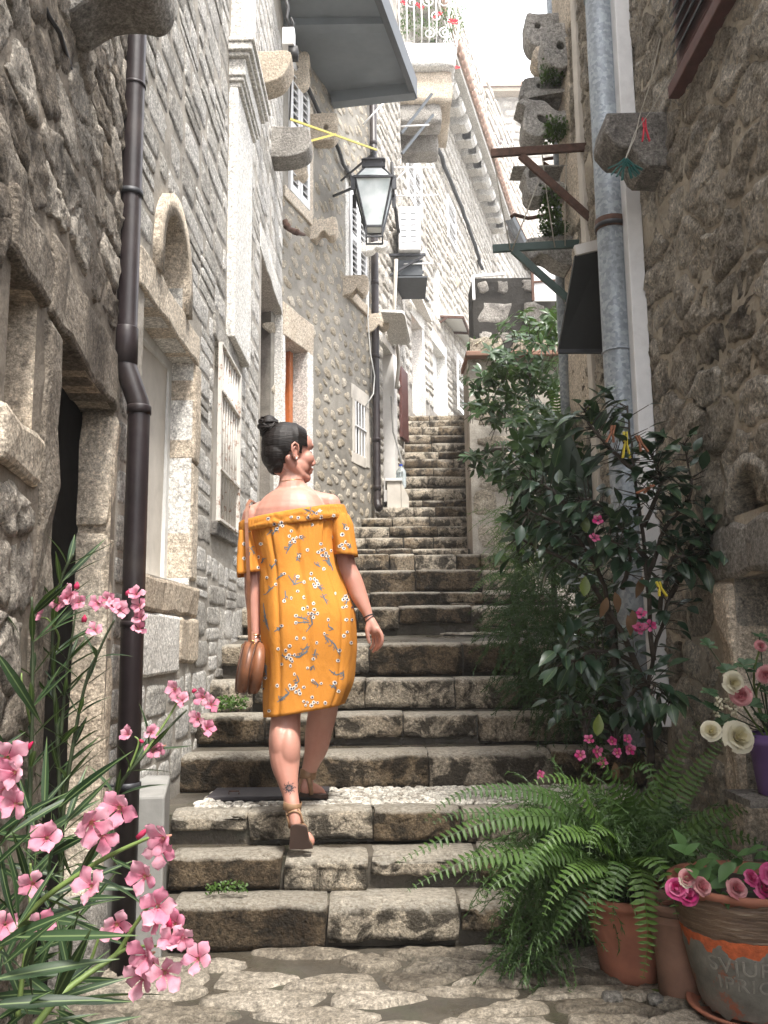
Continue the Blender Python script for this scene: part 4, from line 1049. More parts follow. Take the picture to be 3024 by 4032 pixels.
corbel(hG, [(2260, 650), (2150, 650), (2085, 655), (2078, 690), (2085, 705), (2140, 695), (2160, 715), (2215, 720), (2225, 745), (2180, 750), (2150, 735), (2140, 760), (2105, 765), (2082, 745), (2080, 700), (2078, 660)], 4.7, .18, M['ashlar_g'], [(2128, 728, 13)], 2)
corbel(hG, [(2260, 935), (2130, 938), (2080, 945), (2078, 985), (2095, 1010), (2130, 990), (2165, 1000), (2200, 1025), (2260, 1032)], 4.7, .18, M['ashlar_g'])
# near right corbel
R0 = corbel(hG, [(2700, 440), (2674, 444), (2540, 448), (2402, 452), (2394, 500), (2397, 520), (2428, 556), (2440, 566), (2490, 570), (2518, 600), (2530, 625), (2548, 640), (2600, 640), (2674, 650), (2700, 652)], 3.12, .2, M['ashlar_d'], [], 1, bev=.012)

def clothespin(name, p, d, side, mat, label, L=.075, group=None):
    o = thing(name, p, label, 'clothes peg', group); d = Vector(d).normalized(); side = Vector(side).normalized(); nn = d.cross(side).normalized()
    for s_ in (-1, 1):
        mb = MB(); a = p + side * .0035 * s_; b = a + d * L * .45; c = b + d * L * .55 + side * .010 * s_
        mb.bar(a + side * .002 * s_, b, .005, .009, nn); mb.bar(b, c, .005, .009, nn); mb.build('leg', mat, o)
    mb = MB(); mb.tube([p + d * L * .42 - side * .008, p + d * L * .42 + side * .008], .004, 8); mb.build('spring', M['rust'], o)
    return o
clothespin('clothes_peg', P(2535, 465, 3.08), (0.03, 0, -1), (1, 0, 0), M['red'], 'red plastic clothes peg hanging on the front of the big right corbel', .095)
for k, (tx, lab) in enumerate(((-1.0, 'leftmost'), (-.25, 'second from the left'), (.35, 'second from the right'), (.9, 'rightmost'))):
    clothespin('clothes_peg', P(2462, 628, 3.05), (tx, .1, -.75), (.6, .3, tx), M['teal'], '%s dark green peg bunched below the right corbel' % lab, .075, 'dark green pegs bunched under the right corbel')
mb = MB(); mb.tube([P(2600, 150, 2.9), P(2560, 330, 3.0), P(2520, 452, 3.08), P(2500, 540, 3.09), P(2462, 628, 3.06)], .0022, 5); mb.tube([P(2462, 628, 3.06), P(2500, 520, 3.09), P(2560, 440, 3.06), P(2640, 300, 3.0)], .0016, 5)
tag(mb.build('string_loop', M['rope']), 'thin pale cord looped over the near right corbel', 'cord')

# ------------------------------------------------------------------ pipes
def vpipe(name, label, spec, r, mat, collars=(), cmat=None, group='rainwater pipes on the house walls', bands=()):
    """spec: points in world space"""
    o = thing(name, spec[-1], label, 'drainpipe', group)
    mb = MB(); mb.tube(spec, r, 20); mb.build('pipe', mat, o, True)
    for c, h in collars:
        mb = MB(); mb.lathe([(r * 1.0, 0), (r * 1.11, 0.002), (r * 1.11, h - .004), (r * 1.05, h), (r * 1.0, h)], c, 20); mb.build('collar', cmat or mat, o, True)
    for c, wv in bands:
        mb = MB(); mb.lathe([(r, 0), (r * 1.14, .001), (r * 1.14, .02), (r, .021)], c, 20); mb.bar(Vector(c) + Vector((0, 0, .01)), Vector(c) + Vector(wv) + Vector((0, 0, .01)), .018, .006); mb.build('bracket', M['iron'], o, True)
    return o
Yp = 2.78; xt, xb = P(511, 900, Yp).x, P(530, 2200, Yp).x
zt_, zj0, zj1 = 6.8, P(510, 1435, Yp).z, P(530, 1610, Yp).z
vpipe('drainpipe', 'dark brown near drainpipe with a bent joint between the open doorway and pale house', [(xt, Yp, zt_), (xt, Yp, 4), (xt, Yp, zj0), (xt + .004, Yp, zj0 - .012), (xb - .004, Yp, zj1 + .02), (xb, Yp, zj1), (xb, Yp, 1.2), (xb, Yp, GZ)], .0355, M['pipe'],
      [((xt, Yp, zj0), P(510, 1290, Yp).z - zj0), ((xt, Yp, P(510, 345, Yp).z), .012), ((xb, Yp, zj1 - .02), .03), ((xb, Yp, P(525, 2470, Yp).z), .02)], bands=[((xt, Yp, P(510, 775, Yp).z), (-.07, .0, 0)), ((xb, Yp, .6), (-.07, 0, 0))])
x2 = P(1486, 2030, 9.45).x
vpipe('drainpipe', 'dark brown drainpipe behind the lantern ending in an open elbow above the steps', [(x2, 9.45, 9.8), (x2, 9.45, 5), (x2, 9.45, P(0, 1985, 9.45).z), (x2 + .003, 9.43, P(0, 2005, 9.45).z), (x2 + .02, 9.36, P(0, 2025, 9.45).z)], .042, M['pipe'],
      [((x2, 9.45, P(0, yy, 9.45).z), .05) for yy in (590, 1140, 1430, 1760, 1950)])
mb = MB(); mb.ball((0, 0, 0), .036, 10, 6); 
x3 = P(1690, 1500, 15.6).x
vpipe('drainpipe', 'dark drainpipe beside the orange door at the head of the stairs', [(x3, 15.6, 14), (x3, 15.6, 4.6)], .06, M['pipe'], [((x3, 15.6, P(0, yy, 15.6).z), .07) for yy in (560, 900, 1200, 1430)])
x4 = P(1884, 1000, 22.2).x
vpipe('drainpipe', 'slim drainpipe far up the alley falling from the dark gutter', [(x4, 22.2, P(0, 570, 22.2).z), (x4, 22.2, 5)], .08, M['pipe'])
zY = PX(2385, 500, 1.0).y
zx = 1.0
zp = vpipe('drainpipe', 'wide galvanised grey drainpipe on the right beside the white trunking', [(zx, zY, 6.0), (zx, zY, 2.2), (zx + .004, zY, 1.2), (zx + .004, zY, .62)], .062, M['zinc'], [((zx, zY, P(0, 1420, zY).z), .008), ((zx, zY, 3.9), .008)],
      bands=[((zx, zY, P(0, 935, zY).z), (.12, .0, 0))], cmat=M['zinc'])
mb = MB(); mb.lathe([(.063, 0), (.068, .001), (.068, .05), (.063, .051)], (zx, zY, P(0, 940, zY).z), 20); mb.build('collar', M['rust'], zp, True)
wY = PX(2500, 1000, 1.07).y
mb = MB(); mb.box(1.035, wY - .03, .7, 1.10, wY + .045, 6.0); o = mb.build('wall_trunking', M['white'], None, bevel=.004); tag(o, 'tall smooth white plastic trunking strip right of the galvanised drainpipe', 'trunking')
mb = MB()
for k in range(4): mb.box(1.06, zY + .13 + k * .03, .6, 1.10 - k * .006, zY + .152 + k * .03, P(0, 1600, zY).z)
tag(mb.build('door_trim', M['whitewood']), 'ribbed white door trim behind the galvanised drainpipe', 'door trim')
fY = 5.02
vpipe('drainpipe', 'thin grey drainpipe on the corner of the right house behind the scrolled corbels', [(P(2195, 700, fY).x, fY - .06, 5.5), (P(2195, 700, fY).x, fY - .06, P(0, 800, fY).z), (P(2208, 1300, fY).x, fY - .06, P(0, 1050, fY).z), (P(2208, 1300, fY).x, fY - .06, 1.3)], .032, M['zinc'])

# cables
def cable(pts, r, mat, label, cat='cable', name='cable', parent=None, wig=0.0):
    q = []
    for i in range(len(pts) - 1):
        a, b = Vector(pts[i]), Vector(pts[i + 1]); n = 6 if wig else 1
        for k in range(n): q.append(a.lerp(b, k / n) + (noise.noise_vector(a.lerp(b, k / n) * 5) * wig))
    q.append(Vector(pts[-1])); mb = MB(); mb.tube(q, r, 6)
    return tag(mb.build(name, mat, parent, True), label, cat)
cable([C.at(*C.uv(x, y, .05), .05) for x, y in ((1185, 290), (1262, 446), (1316, 543), (1352, 640), (1400, 730), (1440, 830))], .022, M['cable'], 'thick black cable bundle sagging down the grey rubble wall left of the lantern', wig=.02)
cable([P(1545, 640, 10.0), P(1552, 800, 10.0), P(1580, 980, 10.5), P(1620, 1060, 11.5), P(1665, 1160, 14), P(1690, 1190, 15.6)], .022, M['cable'], 'black cable running past the air conditioner to the far drainpipe', wig=.03)
cable([E.at(*E.uv(x, y, .1), .1) for x, y in ((1690, 490), (1760, 680), (1840, 880), (1885, 1010), (1900, 1060))], .045, M['cable'], 'long black cable slanting down the bright far house wall', wig=.05)
cable([P(1452, 1108, 9.3), P(1448, 1250, 9.3), P(1458, 1390, 9.3), P(1475, 1480, 9.35), P(1470, 1550, 9.35), P(1438, 1602, 9.3)], .008, M['cablew'], 'thin white cable hanging beside the second drainpipe to the small window')
cable([P(2180, 345, 5.1), P(2222, 430, 5.1), P(2236, 520, 5.1), P(2232, 620, 5.1)], .02, M['cable'], 'black cables looping between the scrolled corbels on the right', wig=.02)
cable([P(2205, -20, 5.0), P(2235, 60, 5.0), P(2238, 130, 5.0)], .022, M['cable'], 'black cable bundle at the top of the right house corner', wig=.03)
cable([P(1560, 1020, 10.0), P(1552, 1230, 10.2), P(1560, 1330, 10.3), P(1572, 1430, 10.4), P(1560, 1530, 10.4)], .022, M['plaster'], 'pale grey hose pipe on the wall beneath the air conditioner', 'pipe', 'hose_pipe')
cable([P(1540, 1560, 10.3), P(1548, 1700, 10.3), P(1575, 1790, 10.3), P(1582, 1830, 10.2)], .012, M['conc'], 'thin grey hose dangling to the water bottle', 'hose', 'hose')
cable([P(148, -40, 1.75), P(190, 60, 1.8), P(235, 130, 1.85), P(290, 310, 2.1), P(312, 368, 2.2)], .006, M['iron'], 'old wire dropping to the iron wall ring by the top left corbel', 'wire', 'wire')
mb = MB(); c_ = P(309, 378, 2.2); mb.tube([c_ + Vector((math.cos(a) * .016, math.sin(a) * .012, math.sin(a) * .014)) for a in [math.tau * k / 14 for k in range(15)]], .0035, 6); mb.tube([c_ + Vector((-.016, 0, 0)), c_ + Vector((-.05, -.01, -.01))], .0035, 6)
tag(mb.build('wall_ring', M['rust']), 'small rusty iron ring fixed in the brown wall at top left', 'ring')

# ------------------------------------------------------------------ lantern
LY = 8.3; lc = P(1472, 740, LY); lx = lc.x
def LZ(y): return P(1472, y, LY).z
lan = thing('wall_lantern', (lx, LY, LZ(946)), 'black framed frosted glass street lantern hanging over the alley', 'lantern')
wt, wb_ = .185, .082
zt, zb_, zc, zd = LZ(735), LZ(905), LZ(675), LZ(946)
def frust(mb, w0, z0, w1, z1):
    mb.hexa([(lx - w0, LY - w0, z0), (lx + w0, LY - w0, z0), (lx + w0, LY + w0, z0), (lx - w0, LY + w0, z0)], [(lx - w1, LY - w1, z1), (lx + w1, LY - w1, z1), (lx + w1, LY + w1, z1), (lx - w1, LY + w1, z1)])
mb = MB(); frust(mb, wb_ - .005, zb_, wt - .005, zt); mb.build('glass', M['frost'], lan)
mb = MB(); frust(mb, wt - .005, zt + .012, .085, zc); mb.build('top_glass', M['frost'], lan)
mb = MB()
for sx in (-1, 1):
    for sy in (-1, 1):
        mb.bar((lx + sx * wb_, LY + sy * wb_, zb_), (lx + sx * wt, LY + sy * wt, zt), .016); mb.bar((lx + sx * wt, LY + sy * wt, zt), (lx + sx * .088, LY + sy * .088, zc), .018)
        mb.bar((lx + sx * wb_, LY + sy * wb_, zd), (lx + sx * wb_, LY + sy * wb_, zb_), .016)
        mb.box(lx + sx * wt - .02 + sx * .02, LY + sy * wt - .012, zt - .13, lx + sx * wt + .02 + sx * .02, LY + sy * wt + .012, zt + .01)
for (w, z, t) in ((wt + .015, zt, .022), (wb_, zb_, .02), (wb_, zd, .016)):
    for s_ in (-1, 1):
        mb.bar((lx - w, LY + s_ * w, z), (lx + w, LY + s_ * w, z), t); mb.bar((lx + s_ * w, LY - w, z), (lx + s_ * w, LY + w, z), t)
mb.build('frame', M['iron'], lan)
mb = MB()
frust(mb, .115, zc - .01, .115, zc + .03); frust(mb, .085, zc + .03, .1, zc + .07); frust(mb, .12, zc + .07, .09, zc + .1); mb.lathe([(.05, .1), (.04, .13), (.02, .17), (.03, .2), (.012, .24), (0, .25)], (lx, LY, zc), 12)
mb.build('cap', M['iron'], lan)
zk = LZ(760)
mb = MB(); mb.bar((lx - .6, LY + .35, zt + .02), (lx - wt, LY, zt + .0), .02); mb.bar((lx - .35, LY + .35, LZ(640)), (lx, LY, zc + .2), .016); mb.build('bracket', M['iron'], lan)

# ------------------------------------------------------------------ canopy, balcony, air conditioner, small canopies
zc_ = 6.72
uF = C.u(1310, 401); pf = C.at(uF, zc_, 0); pr = PZ(1632, 352, zc_); pr2 = PZ(1500, -10, zc_); ext = (pr2 - pr) * 1.6
pn = C.at(-0.6, zc_, 0); n0_ = pr + ext
cn = thing('balcony_canopy', pf, 'large grey concrete balcony slab seen from below at the top', 'balcony')
mb = MB(); mb.prism([pf, pr, n0_, Vector((pn.x - .3, n0_.y, zc_))], (0, 0, .1)); me = mb.mesh('slab', M['slate']); recalc(me); link('slab', me, cn)
mb = MB(); mb.bar(pf + Vector((0, -.06, -.06)), pr + Vector((0, -.06, -.06)), .12, .12); mb.build('beam', M['slate'], cn)
mb = MB(); mb.bar(pr, n0_, .06, .22); mb.build('edge_trim', M['slate_e'], cn)
q1_ = pf + (n0_ - pr) * .5
mb = MB(); mb.bar(Vector((pf.x - .5, pf.y - 1.15, zc_ - .03)), Vector((pr.x - .32, pf.y - 1.15, zc_ - .03)), .12, .08); mb.build('beam', M['slate'], cn)

BY = 11.3
bx0, bx1 = P(1600, 230, BY).x, P(1792, 230, BY).x
def bz(y): return P(1700, y, BY).z
bal = thing('stone_balcony', (bx0, BY, bz(450)), 'stone balcony with white scroll ironwork and red geraniums at the top', 'balcony')
def rbox(name, mat, par, x0, x1, y0, y1, z0, z1, amp=.02):
    me = block_mesh(x1 - x0, y1 - y0, z1 - z0, 6, 4, 4, .03, amp, R() * 40); me.materials.append(mat); return link(name, me, par, loc=((x0 + x1) / 2, y0, z1))
rbox('slab', M['ashlar_w'], bal, bx0 - .3, bx1, BY, BY + 1.4, bz(262), bz(165))
rbox('slab', M['ashlar'], bal, bx0 - .2, bx1 - .04, BY + .1, BY + 1.3, bz(385), bz(262))
rbox('corbel', M['ashlar_d'], bal, bx0 - .3, bx1 - .2, BY + .15, BY + .5, bz(455), bz(380)); 
rbox('corbel', M['ashlar_d'], bal, bx0 - .3, bx1 - .2, BY + .9, BY + 1.25, bz(455), bz(380))
zr = bz(165)
def curl(c, r, turns, a0, plane, sgn=1, n=22):
    pts = []
    for k in range(n):
        t = k / (n - 1); a = a0 + sgn * turns * math.tau * t; q = r * (1 - .75 * t)
        pts.append(Vector(c) + (Vector((math.cos(a), 0, math.sin(a))) if plane == 'x' else Vector((0, math.cos(a), math.sin(a)))) * q)
    return pts
for k in range(7):       # pot-bellied bars on the near end
    x = bx0 - .2 + .105 * k; mb = MB()
    mb.tube([(x, BY + .02, zr + .95), (x, BY - .02, zr + .7), (x, BY - .12, zr + .4), (x, BY - .14, zr + .2), (x, BY - .05, zr + .04), (x, BY + .04, zr)], .011, 6); mb.build('bar', M['white'], bal, True)
for k in range(9):
    y = BY + .05 + .15 * k; mb = MB(); x = bx1 - .05
    mb.tube([(x, y, zr + .95), (x + .03, y, zr + .7), (x + .12, y, zr + .35), (x + .12, y, zr + .2), (x + .02, y, zr + .02)], .011, 6); mb.build('bar', M['white'], bal, True)
for (cx_, cz_, r_, s_) in ((bx1 - .14, zr + .12, .09, 1), (bx1 - .36, zr + .12, .09, -1), (bx1 - .14, zr + .62, .1, -1), (bx1 - .36, zr + .62, .1, 1), (bx1 - .6, zr + .6, .09, 1), (bx1 - .25, zr + .38, .08, 1)):
    mb = MB(); mb.tube(curl((cx_, BY - .02, cz_), r_, 1.4, math.pi / 2, 'x', s_), .010, 6); mb.build('scroll', M['white'], bal, True)
mb = MB(); mb.bar((bx0 - .3, BY, zr + .95), (bx1, BY, zr + .95), .03); mb.bar((bx1 - .03, BY, zr + .95), (bx1 - .03, BY + 1.4, zr + .95), .03); mb.build('rail', M['white'], bal)

aY = 10.3
ax0, ax1 = P(1569, 900, aY).x, P(1656, 900, aY).x; az0, az1 = P(1600, 984, aY).z, P(1600, 812, aY).z
ac = thing('air_conditioner', (ax0, aY, az0), 'white air conditioner box on a wall bracket right of the lantern', 'air conditioner')
mb = MB(); mb.box(ax0, aY, az0, ax1, aY + .75, az1); mb.build('casing', M['white'], ac, bevel=.015)
for r_ in range(6):
    for c_ in range(2):
        mb = MB(); xx = ax0 + .03 + c_ * .12; zz = az0 + .1 + r_ * .075; mb.box(xx, aY - .003, zz, xx + .07, aY + .002, zz + .010); mb.build('louvre_slot', M['slate_e'], ac)
mb = MB(); mb.lathe([(.0, 0), (.2, 0), (.2, .012), (.0, .012)], (ax1 + .002, aY + .38, (az0 + az1) / 2), 24, (1, 0, 0)); mb.build('fan_grille', M['slate'], ac)
for yy in (aY + .08, aY + .6):
    mb = MB(); mb.bar((ax0 - .15, yy, az0 - .03), (ax1 + .06, yy, az0 - .03), .03); mb.bar((ax1 + .03, yy, az0 - .05), (ax0 - .12, yy, az0 - .3), .025); mb.build('bracket', M['iron'], ac)
mb = MB(); mb.box(ax0 - .05, aY + .1, az0 - .32, ax1 + .08, aY + .8, az0 - .30); mb.box(ax0 - .02, aY + .12, az0 - .28, ax1 + .02, aY + .6, az0 - .08); mb.build('tray', M['slate_e'], ac)

def canopy(name, label, pts, Ys, th, mat, parent=None, cat='canopy', group=None):
    o = thing(name, P(*pts[0], Ys[0]), label, cat, group); mb = MB(); w = [P(x, y, Y) for (x, y), Y in zip(pts, Ys)]; mb.prism(w, (0, 0, th)); me = mb.mesh('slab', mat); recalc(me); link('slab', me, o); return o
canopy('door_canopy', 'grey marble slab canopy with rounded corners beside the second drainpipe', [(1500, 1228), (1585, 1232), (1594, 1242), (1617, 1345), (1605, 1358), (1536, 1356)], [9.0, 9.0, 9.05, 10.2, 10.3, 10.3], .03, M['ashlar_w'], group='canopies over the doors')
canopy('door_canopy', 'pale flat canopy slab above the far orange door', [(1618, 1178), (1662, 1178), (1702, 1268), (1669, 1268)], [13.8, 13.8, 15.2, 15.2], .05, M['ashlar_w'], group='canopies over the doors')
pw = thing('glazed_awning', P(1756, 1356, 19), 'translucent sheet awning on a thin metal frame at the head of the stairs', 'awning')
aw = [P(1700, 1240, 16.2), P(1823, 1244, 16.2), P(1868, 1362, 18.8), P(1756, 1356, 18.8)]
mb = MB(); mb.prism(aw, (0, 0, .02)); me = mb.mesh('sheet', plain('milky_sheet', (.62, .62, .58), .4, var=.05)); recalc(me); link('sheet', me, pw)
for a_, b_ in ((0, 1), (1, 2), (2, 3), (3, 0)):
    mb = MB(); mb.bar(aw[a_] - Vector((0, 0, .03)), aw[b_] - Vector((0, 0, .03)), .045); mb.build('frame_bar', M['rust'], pw)
mb = MB(); mb.bar((aw[0] + aw[3]) / 2 - Vector((0, 0, .03)), (aw[1] + aw[2]) / 2 - Vector((0, 0, .03)), .04); mb.build('frame_bar', M['rust'], pw)
mb = MB(); mb.bar(P(1705, 1290, 16.2), P(1760, 1250, 16.2), .035); mb.build('strut', M['rust'], pw); mb = MB(); mb.bar(P(1758, 1400, 18.8), P(1825, 1362, 18.8), .035); mb.build('strut', M['rust'], pw)

# yellow rod, hanging lamp box, rusty hook
o = thing('clothes_rod', P(1147, 470, 6.9), 'yellow flat plastic clothes rod crossing in front of the left windows', 'clothes rod')
mb = MB(); mb.bar(P(1140, 468, 6.9), P(1482, 590, 8.2), .012, .018); mb.build('rod', M['yellow'], o)
mb = MB(); mb.bar(P(1222, 555, 7.2), P(1322, 528, 7.5), .012, .018); mb.build('rod', M['yellow'], o)
o = thing('hanging_lamp', P(1138, 195, 5.9), 'small white boxed lamp hanging on black wires at the top left', 'lamp')
mb = MB(); c_ = P(1137, 155, 5.9); mb.obox(c_, (.045, 0, 0), (0, .045, 0), (0, 0, .07)); mb.build('lamp_box', M['white'], o, bevel=.008)
mb = MB(); mb.obox(P(1155, 212, 5.9), (.035, 0, 0), (0, .03, 0), (0, 0, .045)); mb.tube([P(1120, -20, 5.9), P(1135, 30, 5.9), P(1128, 70, 5.9), P(1145, 108, 5.9)], .014, 6); mb.tube([P(1145, 70, 5.9), P(1155, 90, 5.9), P(1150, 120, 5.9)], .01, 6); mb.tube([P(1150, 230, 5.9), P(1146, 320, 6.2), P(1140, 470, 6.7)], .007, 6); mb.build('wire', M['cable'], o, True)
o = thing('wall_hook', P(1140, 900, 7.3), 'rusty iron swivel hook beside the scrolled corbel on the left', 'hook')
mb = MB(); mb.tube([P(1120, 870, 7.3), P(1135, 900, 7.3), P(1160, 912, 7.35), P(1200, 925, 7.5)], [.03, .022, .03, .012], 8); mb.ball(P(1130, 890, 7.3), .035, 8, 6); mb.ball(P(1170, 915, 7.35), .03, 8, 6); mb.build('hook', M['rust'], o, True)

# drying rods on the left (white tubes)
RODL = ['white drying rod slanting up behind the end of the yellow rod', 'white drying rod crossing right above the air conditioner top', 'white drying rod just above the air conditioner casing', 'white drying rod sticking out below the air conditioner tray', 'short white drying rod under the dark struts of the stone balcony', 'white slanted drying rod brace between lantern and air conditioner']
for k, (a_, b_, Y) in enumerate((((1430, 490), (1520, 395), 9.2), ((1540, 660), (1705, 660), 10.4), ((1560, 772), (1722, 768), 10.4), ((1590, 1040), (1700, 1037), 10.4), ((1580, 498), (1690, 492), 10.0), ((1548, 720), (1610, 660), 10.4))):
    mb = MB(); mb.tube([P(*a_, Y), P(*b_, Y)], .010, 6); tag(mb.build('drying_rod', M['white'], None, True), RODL[k], 'drying rod', 'white drying rods on the left houses')
o = thing('iron_brace', P(1580, 610, 10.6), 'two slanting dark iron struts beneath the stone balcony', 'brace')
for (a_, b_) in (((1580, 525), (1700, 370)), ((1582, 605), (1705, 452))):
    mb = MB(); mb.bar(P(*a_, 10.6), P(*b_, 11.2), .03); mb.build('strut', M['slate_e'], o)

# ------------------------------------------------------------------ right racks and awning panel
for (a_, b_, c_, d_, Y, mt_, lab, rot) in (((1933, 604), (2360, 576), (2050, 612), (2375, 905), 4.35, M['rust'], 'rusty brown iron drying rack bracket projecting from the right house', 0), ((1940, 980), (2352, 956), (2020, 985), (2290, 1225), 4.55, M['green'], 'dark green iron drying rack bracket below the brown one', 0)):
    o = thing('drying_rack', P(*b_, Y), lab, 'drying rack', 'iron drying racks on the right house')
    mb = MB(); mb.bar(P(*a_, Y), P(*b_, Y), .02, .045); mb.build('arm', mt_, o, bevel=.002)
    mb = MB(); mb.bar(P(*c_, Y), P(*d_, Y), .02, .04); mb.build('brace', mt_, o, bevel=.002)
LINL = ['steep pale washing line in the middle of the brown rack', 'pale washing line hanging straight near the rack brace', 'pale washing line closest to the galvanised pipe', 'long pale washing line at the outer tip of the racks', 'pale washing line slanting left to the tip of the green rack']
for k, (a_, b_) in enumerate((((2130, 572), (2185, 975)), ((2232, 570), (2225, 968)), ((2325, 565), (2300, 955)), ((1940, 600), (2010, 985)), ((2130, 690), (2015, 990)))):
    mb = MB(); A_, B_ = P(*a_, 4.36), P(*b_, 4.54); mb.tube([A_, A_.lerp(B_, .5) + Vector((0, .02, -.0)), B_], .0035, 5); tag(mb.build('washing_line', M['rope'], None, True), LINL[k], 'washing line', 'washing lines on the right racks')
cable([P(2012, 855, 5.2), P(2025, 845, 5.2), P(2080, 860, 5.2), P(2150, 848, 5.2), P(2225, 835, 5.2)], .012, M['rust'], 'rusty bent iron rod sticking out of the right house corner', 'rod', 'iron_rod')
mb = MB(); mb.tube([P(2135, 628, 5.1), P(2260, 612, 5.1)], .01, 6); mb.tube([P(2140, 640, 5.1), P(2262, 725, 5.1)], .01, 6); tag(mb.build('iron_rod', M['rust'], None, True), 'crossed rusty iron rods between the corbels right of the brown rack', 'rod')
o = thing('awning_panel', P(2368, 980, 4.6), 'black hanging awning panel with a pale top edge left of the galvanised pipe', 'awning')
w = [P(2266, 1005, 3.98), P(2375, 978, 3.98), P(2388, 1384, 4.18), P(2198, 1384, 4.18)]
mb = MB(); mb.prism(w, (0, .03, .01)); me = mb.mesh('panel', plain('black_tarpaulin', (.012, .014, .014), .6, var=.2)); recalc(me); link('panel', me, o)
mb = MB(); mb.bar(w[0] + Vector((0, 0, .02)), w[1] + Vector((0, 0, .02)), .03, .05); mb.build('edge_strip', M['plaster_w'], o)
mb = MB(); mb.bar(w[3] + Vector((0, 0, 0)), w[2], .02, .02); mb.build('lower_rail', M['iron'], o)
o = corbel(hG, [(2365, 1320), (2360, 1400), (2370, 1430), (2400, 1440), (2410, 1330)], 4.4, .1, M['redwood'], name='bracket_stone')

# ------------------------------------------------------------------ small things on the stairs and ledges
o = thing('step_box', P(1560, 1965, 9.9), 'small cream wooden box standing at the foot of the upper steps', 'box')
bxa, bxb = P(1524, 1930, 9.75).x, P(1578, 1930, 9.75).x; z0_, z1_ = SZ[16], P(1550, 1895, 9.75).z
mb = MB(); mb.box(bxa, 9.75, z0_ - .25, bxb, 10.3, z1_); mb.build('box_body', M['plaster'], o, bevel=.004)
mb = MB(); mb.box(bxa - .02, 9.73, z1_, bxb + .02, 10.32, z1_ + .03); mb.build('lid', M['whitewood'], o, bevel=.004)
mb = MB(); mb.prism([(bxb + .005, 9.76, z0_ - .3), (bxb + .09, 9.76, z0_ - .3), (bxb + .09, 9.76, z0_ - .02), (bxb + .005, 9.76, z1_)], (0, .5, 0)); mb.build('side_board', M['plaster'], o)
bc = P(1580, 1919, 10.2); bh = P(1580, 1829, 10.2).z - bc.z
o = thing('water_bottle', bc, 'large clear plastic water bottle with a blue cap beside the cream box', 'bottle')
br = .062
mb = MB(); prof = [(0, 0), (br * .9, 0), (br, .02)] + [(br * (1 - .04 * (k % 2)), .03 + k * bh * .06) for k in range(9)] + [(br, bh * .62), (br * .9, bh * .72), (br * .5, bh * .84), (br * .3, bh * .88), (br * .3, bh * .94)]
mb.lathe(prof, bc, 16); mb.build('bottle_body', M['clear'], o, True)
mb = MB(); mb.lathe([(0, bh), (br * .35, bh), (br * .35, bh * .93), (0, bh * .93)], bc, 12); mb.build('cap', M['blue'], o)
mb = MB(); zt0 = P(630, 3127, 2.9).z; Q = [(-.90, 2.86), (-.70, 2.86), (-.795, 3.32), (-.92, 3.32)]
mb.hexa([(x, y, GZ - .1) for x, y in Q], [(x, y, zt0 + U(-.004, .004)) for x, y in Q]); tag(mb.build('concrete_block', M['conc'], None, bevel=.008), 'upright grey concrete block at the left end of the lowest steps', 'block')
tag(rbox('rough_stone', M['ashlar_d'], None, -1.0, -.84, 2.62, 2.82, GZ - .05, P(300, 3570, 2.65).z, .012), 'loose upright rough stone at the foot of the brown house beside the oleander', 'stone')
o = thing('window_frame', P(2000, 1100, 9.5), 'white painted window frame standing on the blackened wall', 'window frame')
w_ = [P(1862, 1088, 9.5), P(1990, 1078, 9.5), P(2094, 1078, 9.5), P(2094, 1170, 9.5)]
mb = MB(); mb.bar(w_[0], w_[1], .03); mb.build('sill_bar', M['white'], o); mb = MB(); mb.bar(P(1866, 1180, 9.5), w_[0], .03); mb.build('post', M['white'], o)
gx0, gx1, gz0, gz1 = P(2096, 1100, 9.4).x, P(2190, 1100, 9.4).x, P(2100, 1185, 9.4).z, P(2100, 1040, 9.4).z
mb = MB(); mb.box(gx0, 9.4, gz0, gx1, 9.42, gz1); mb.build('pane', M['white'], o)
mb = MB(); mb.bar((gx0, 9.39, gz0), (gx0, 9.39, gz1), .03); mb.bar((gx0, 9.39, (gz0 + gz1) / 2), (gx1, 9.39, (gz0 + gz1) / 2 + .02), .02); mb.build('glazing_bar', M['rust'], o)
for k, (x, y, r_, lab) in enumerate(((2420, 3975, .024, 'small dark loose stone on the paving left of the flower pots'), (2590, 3970, .018, 'smallest loose stone on the paving near the saucer'))):
    me = block_mesh(r_ * 2.4, r_ * 2, r_ * 1.6, 3, 2, 2, r_ * .6, .004, R() * 50); me.materials.append(M['ashlar_d']); tag(link('loose_stone', me, None, loc=PZ(x, y, GZ) + Vector((0, 0, r_ * 1.5))), lab, 'stone')
# ------------------------------------------------------------------ the woman
from mathutils.bvhtree import BVHTree
WY = 3.3
K = 1.0 / F
per = thing('person', P(1180, 3340, 3.2), 'woman in a yellow floral off-shoulder dress with bun climbing the steps', 'person')
mt, nt_, b = newmat('skin'); g = NG(nt_); p_ = g.pos()
c = g.ramp(g.noise(p_, 9, 4, .6), [(.3, (.44, .20, .15)), (.55, (.50, .25, .19)), (.75, (.56, .31, .24))])
c = g.mix(g.ramp(g.noise(p_, 90, 3), [(.62, 0.), (.75, .35)]), c, (.45, .2, .15))
g.l(c, b.inputs['Base Color']); b.inputs['Roughness'].default_value = .5; b.inputs['Subsurface Weight'].default_value = .12; b.inputs['Subsurface Radius'].default_value = (.012, .005, .003); b.inputs['Subsurface Scale'].default_value = 1.0
g.l(g.bump(g.noise(p_, 300, 3), .15, .001), b.inputs['Normal'])
M['skin'] = mt
M['leather'] = plain('brown_leather', (.19, .075, .035), .45, var=.25, scale=25, bump=.15)
M['sandal'] = plain('tan_sandal_leather', (.26, .15, .08), .6, var=.2, scale=30)
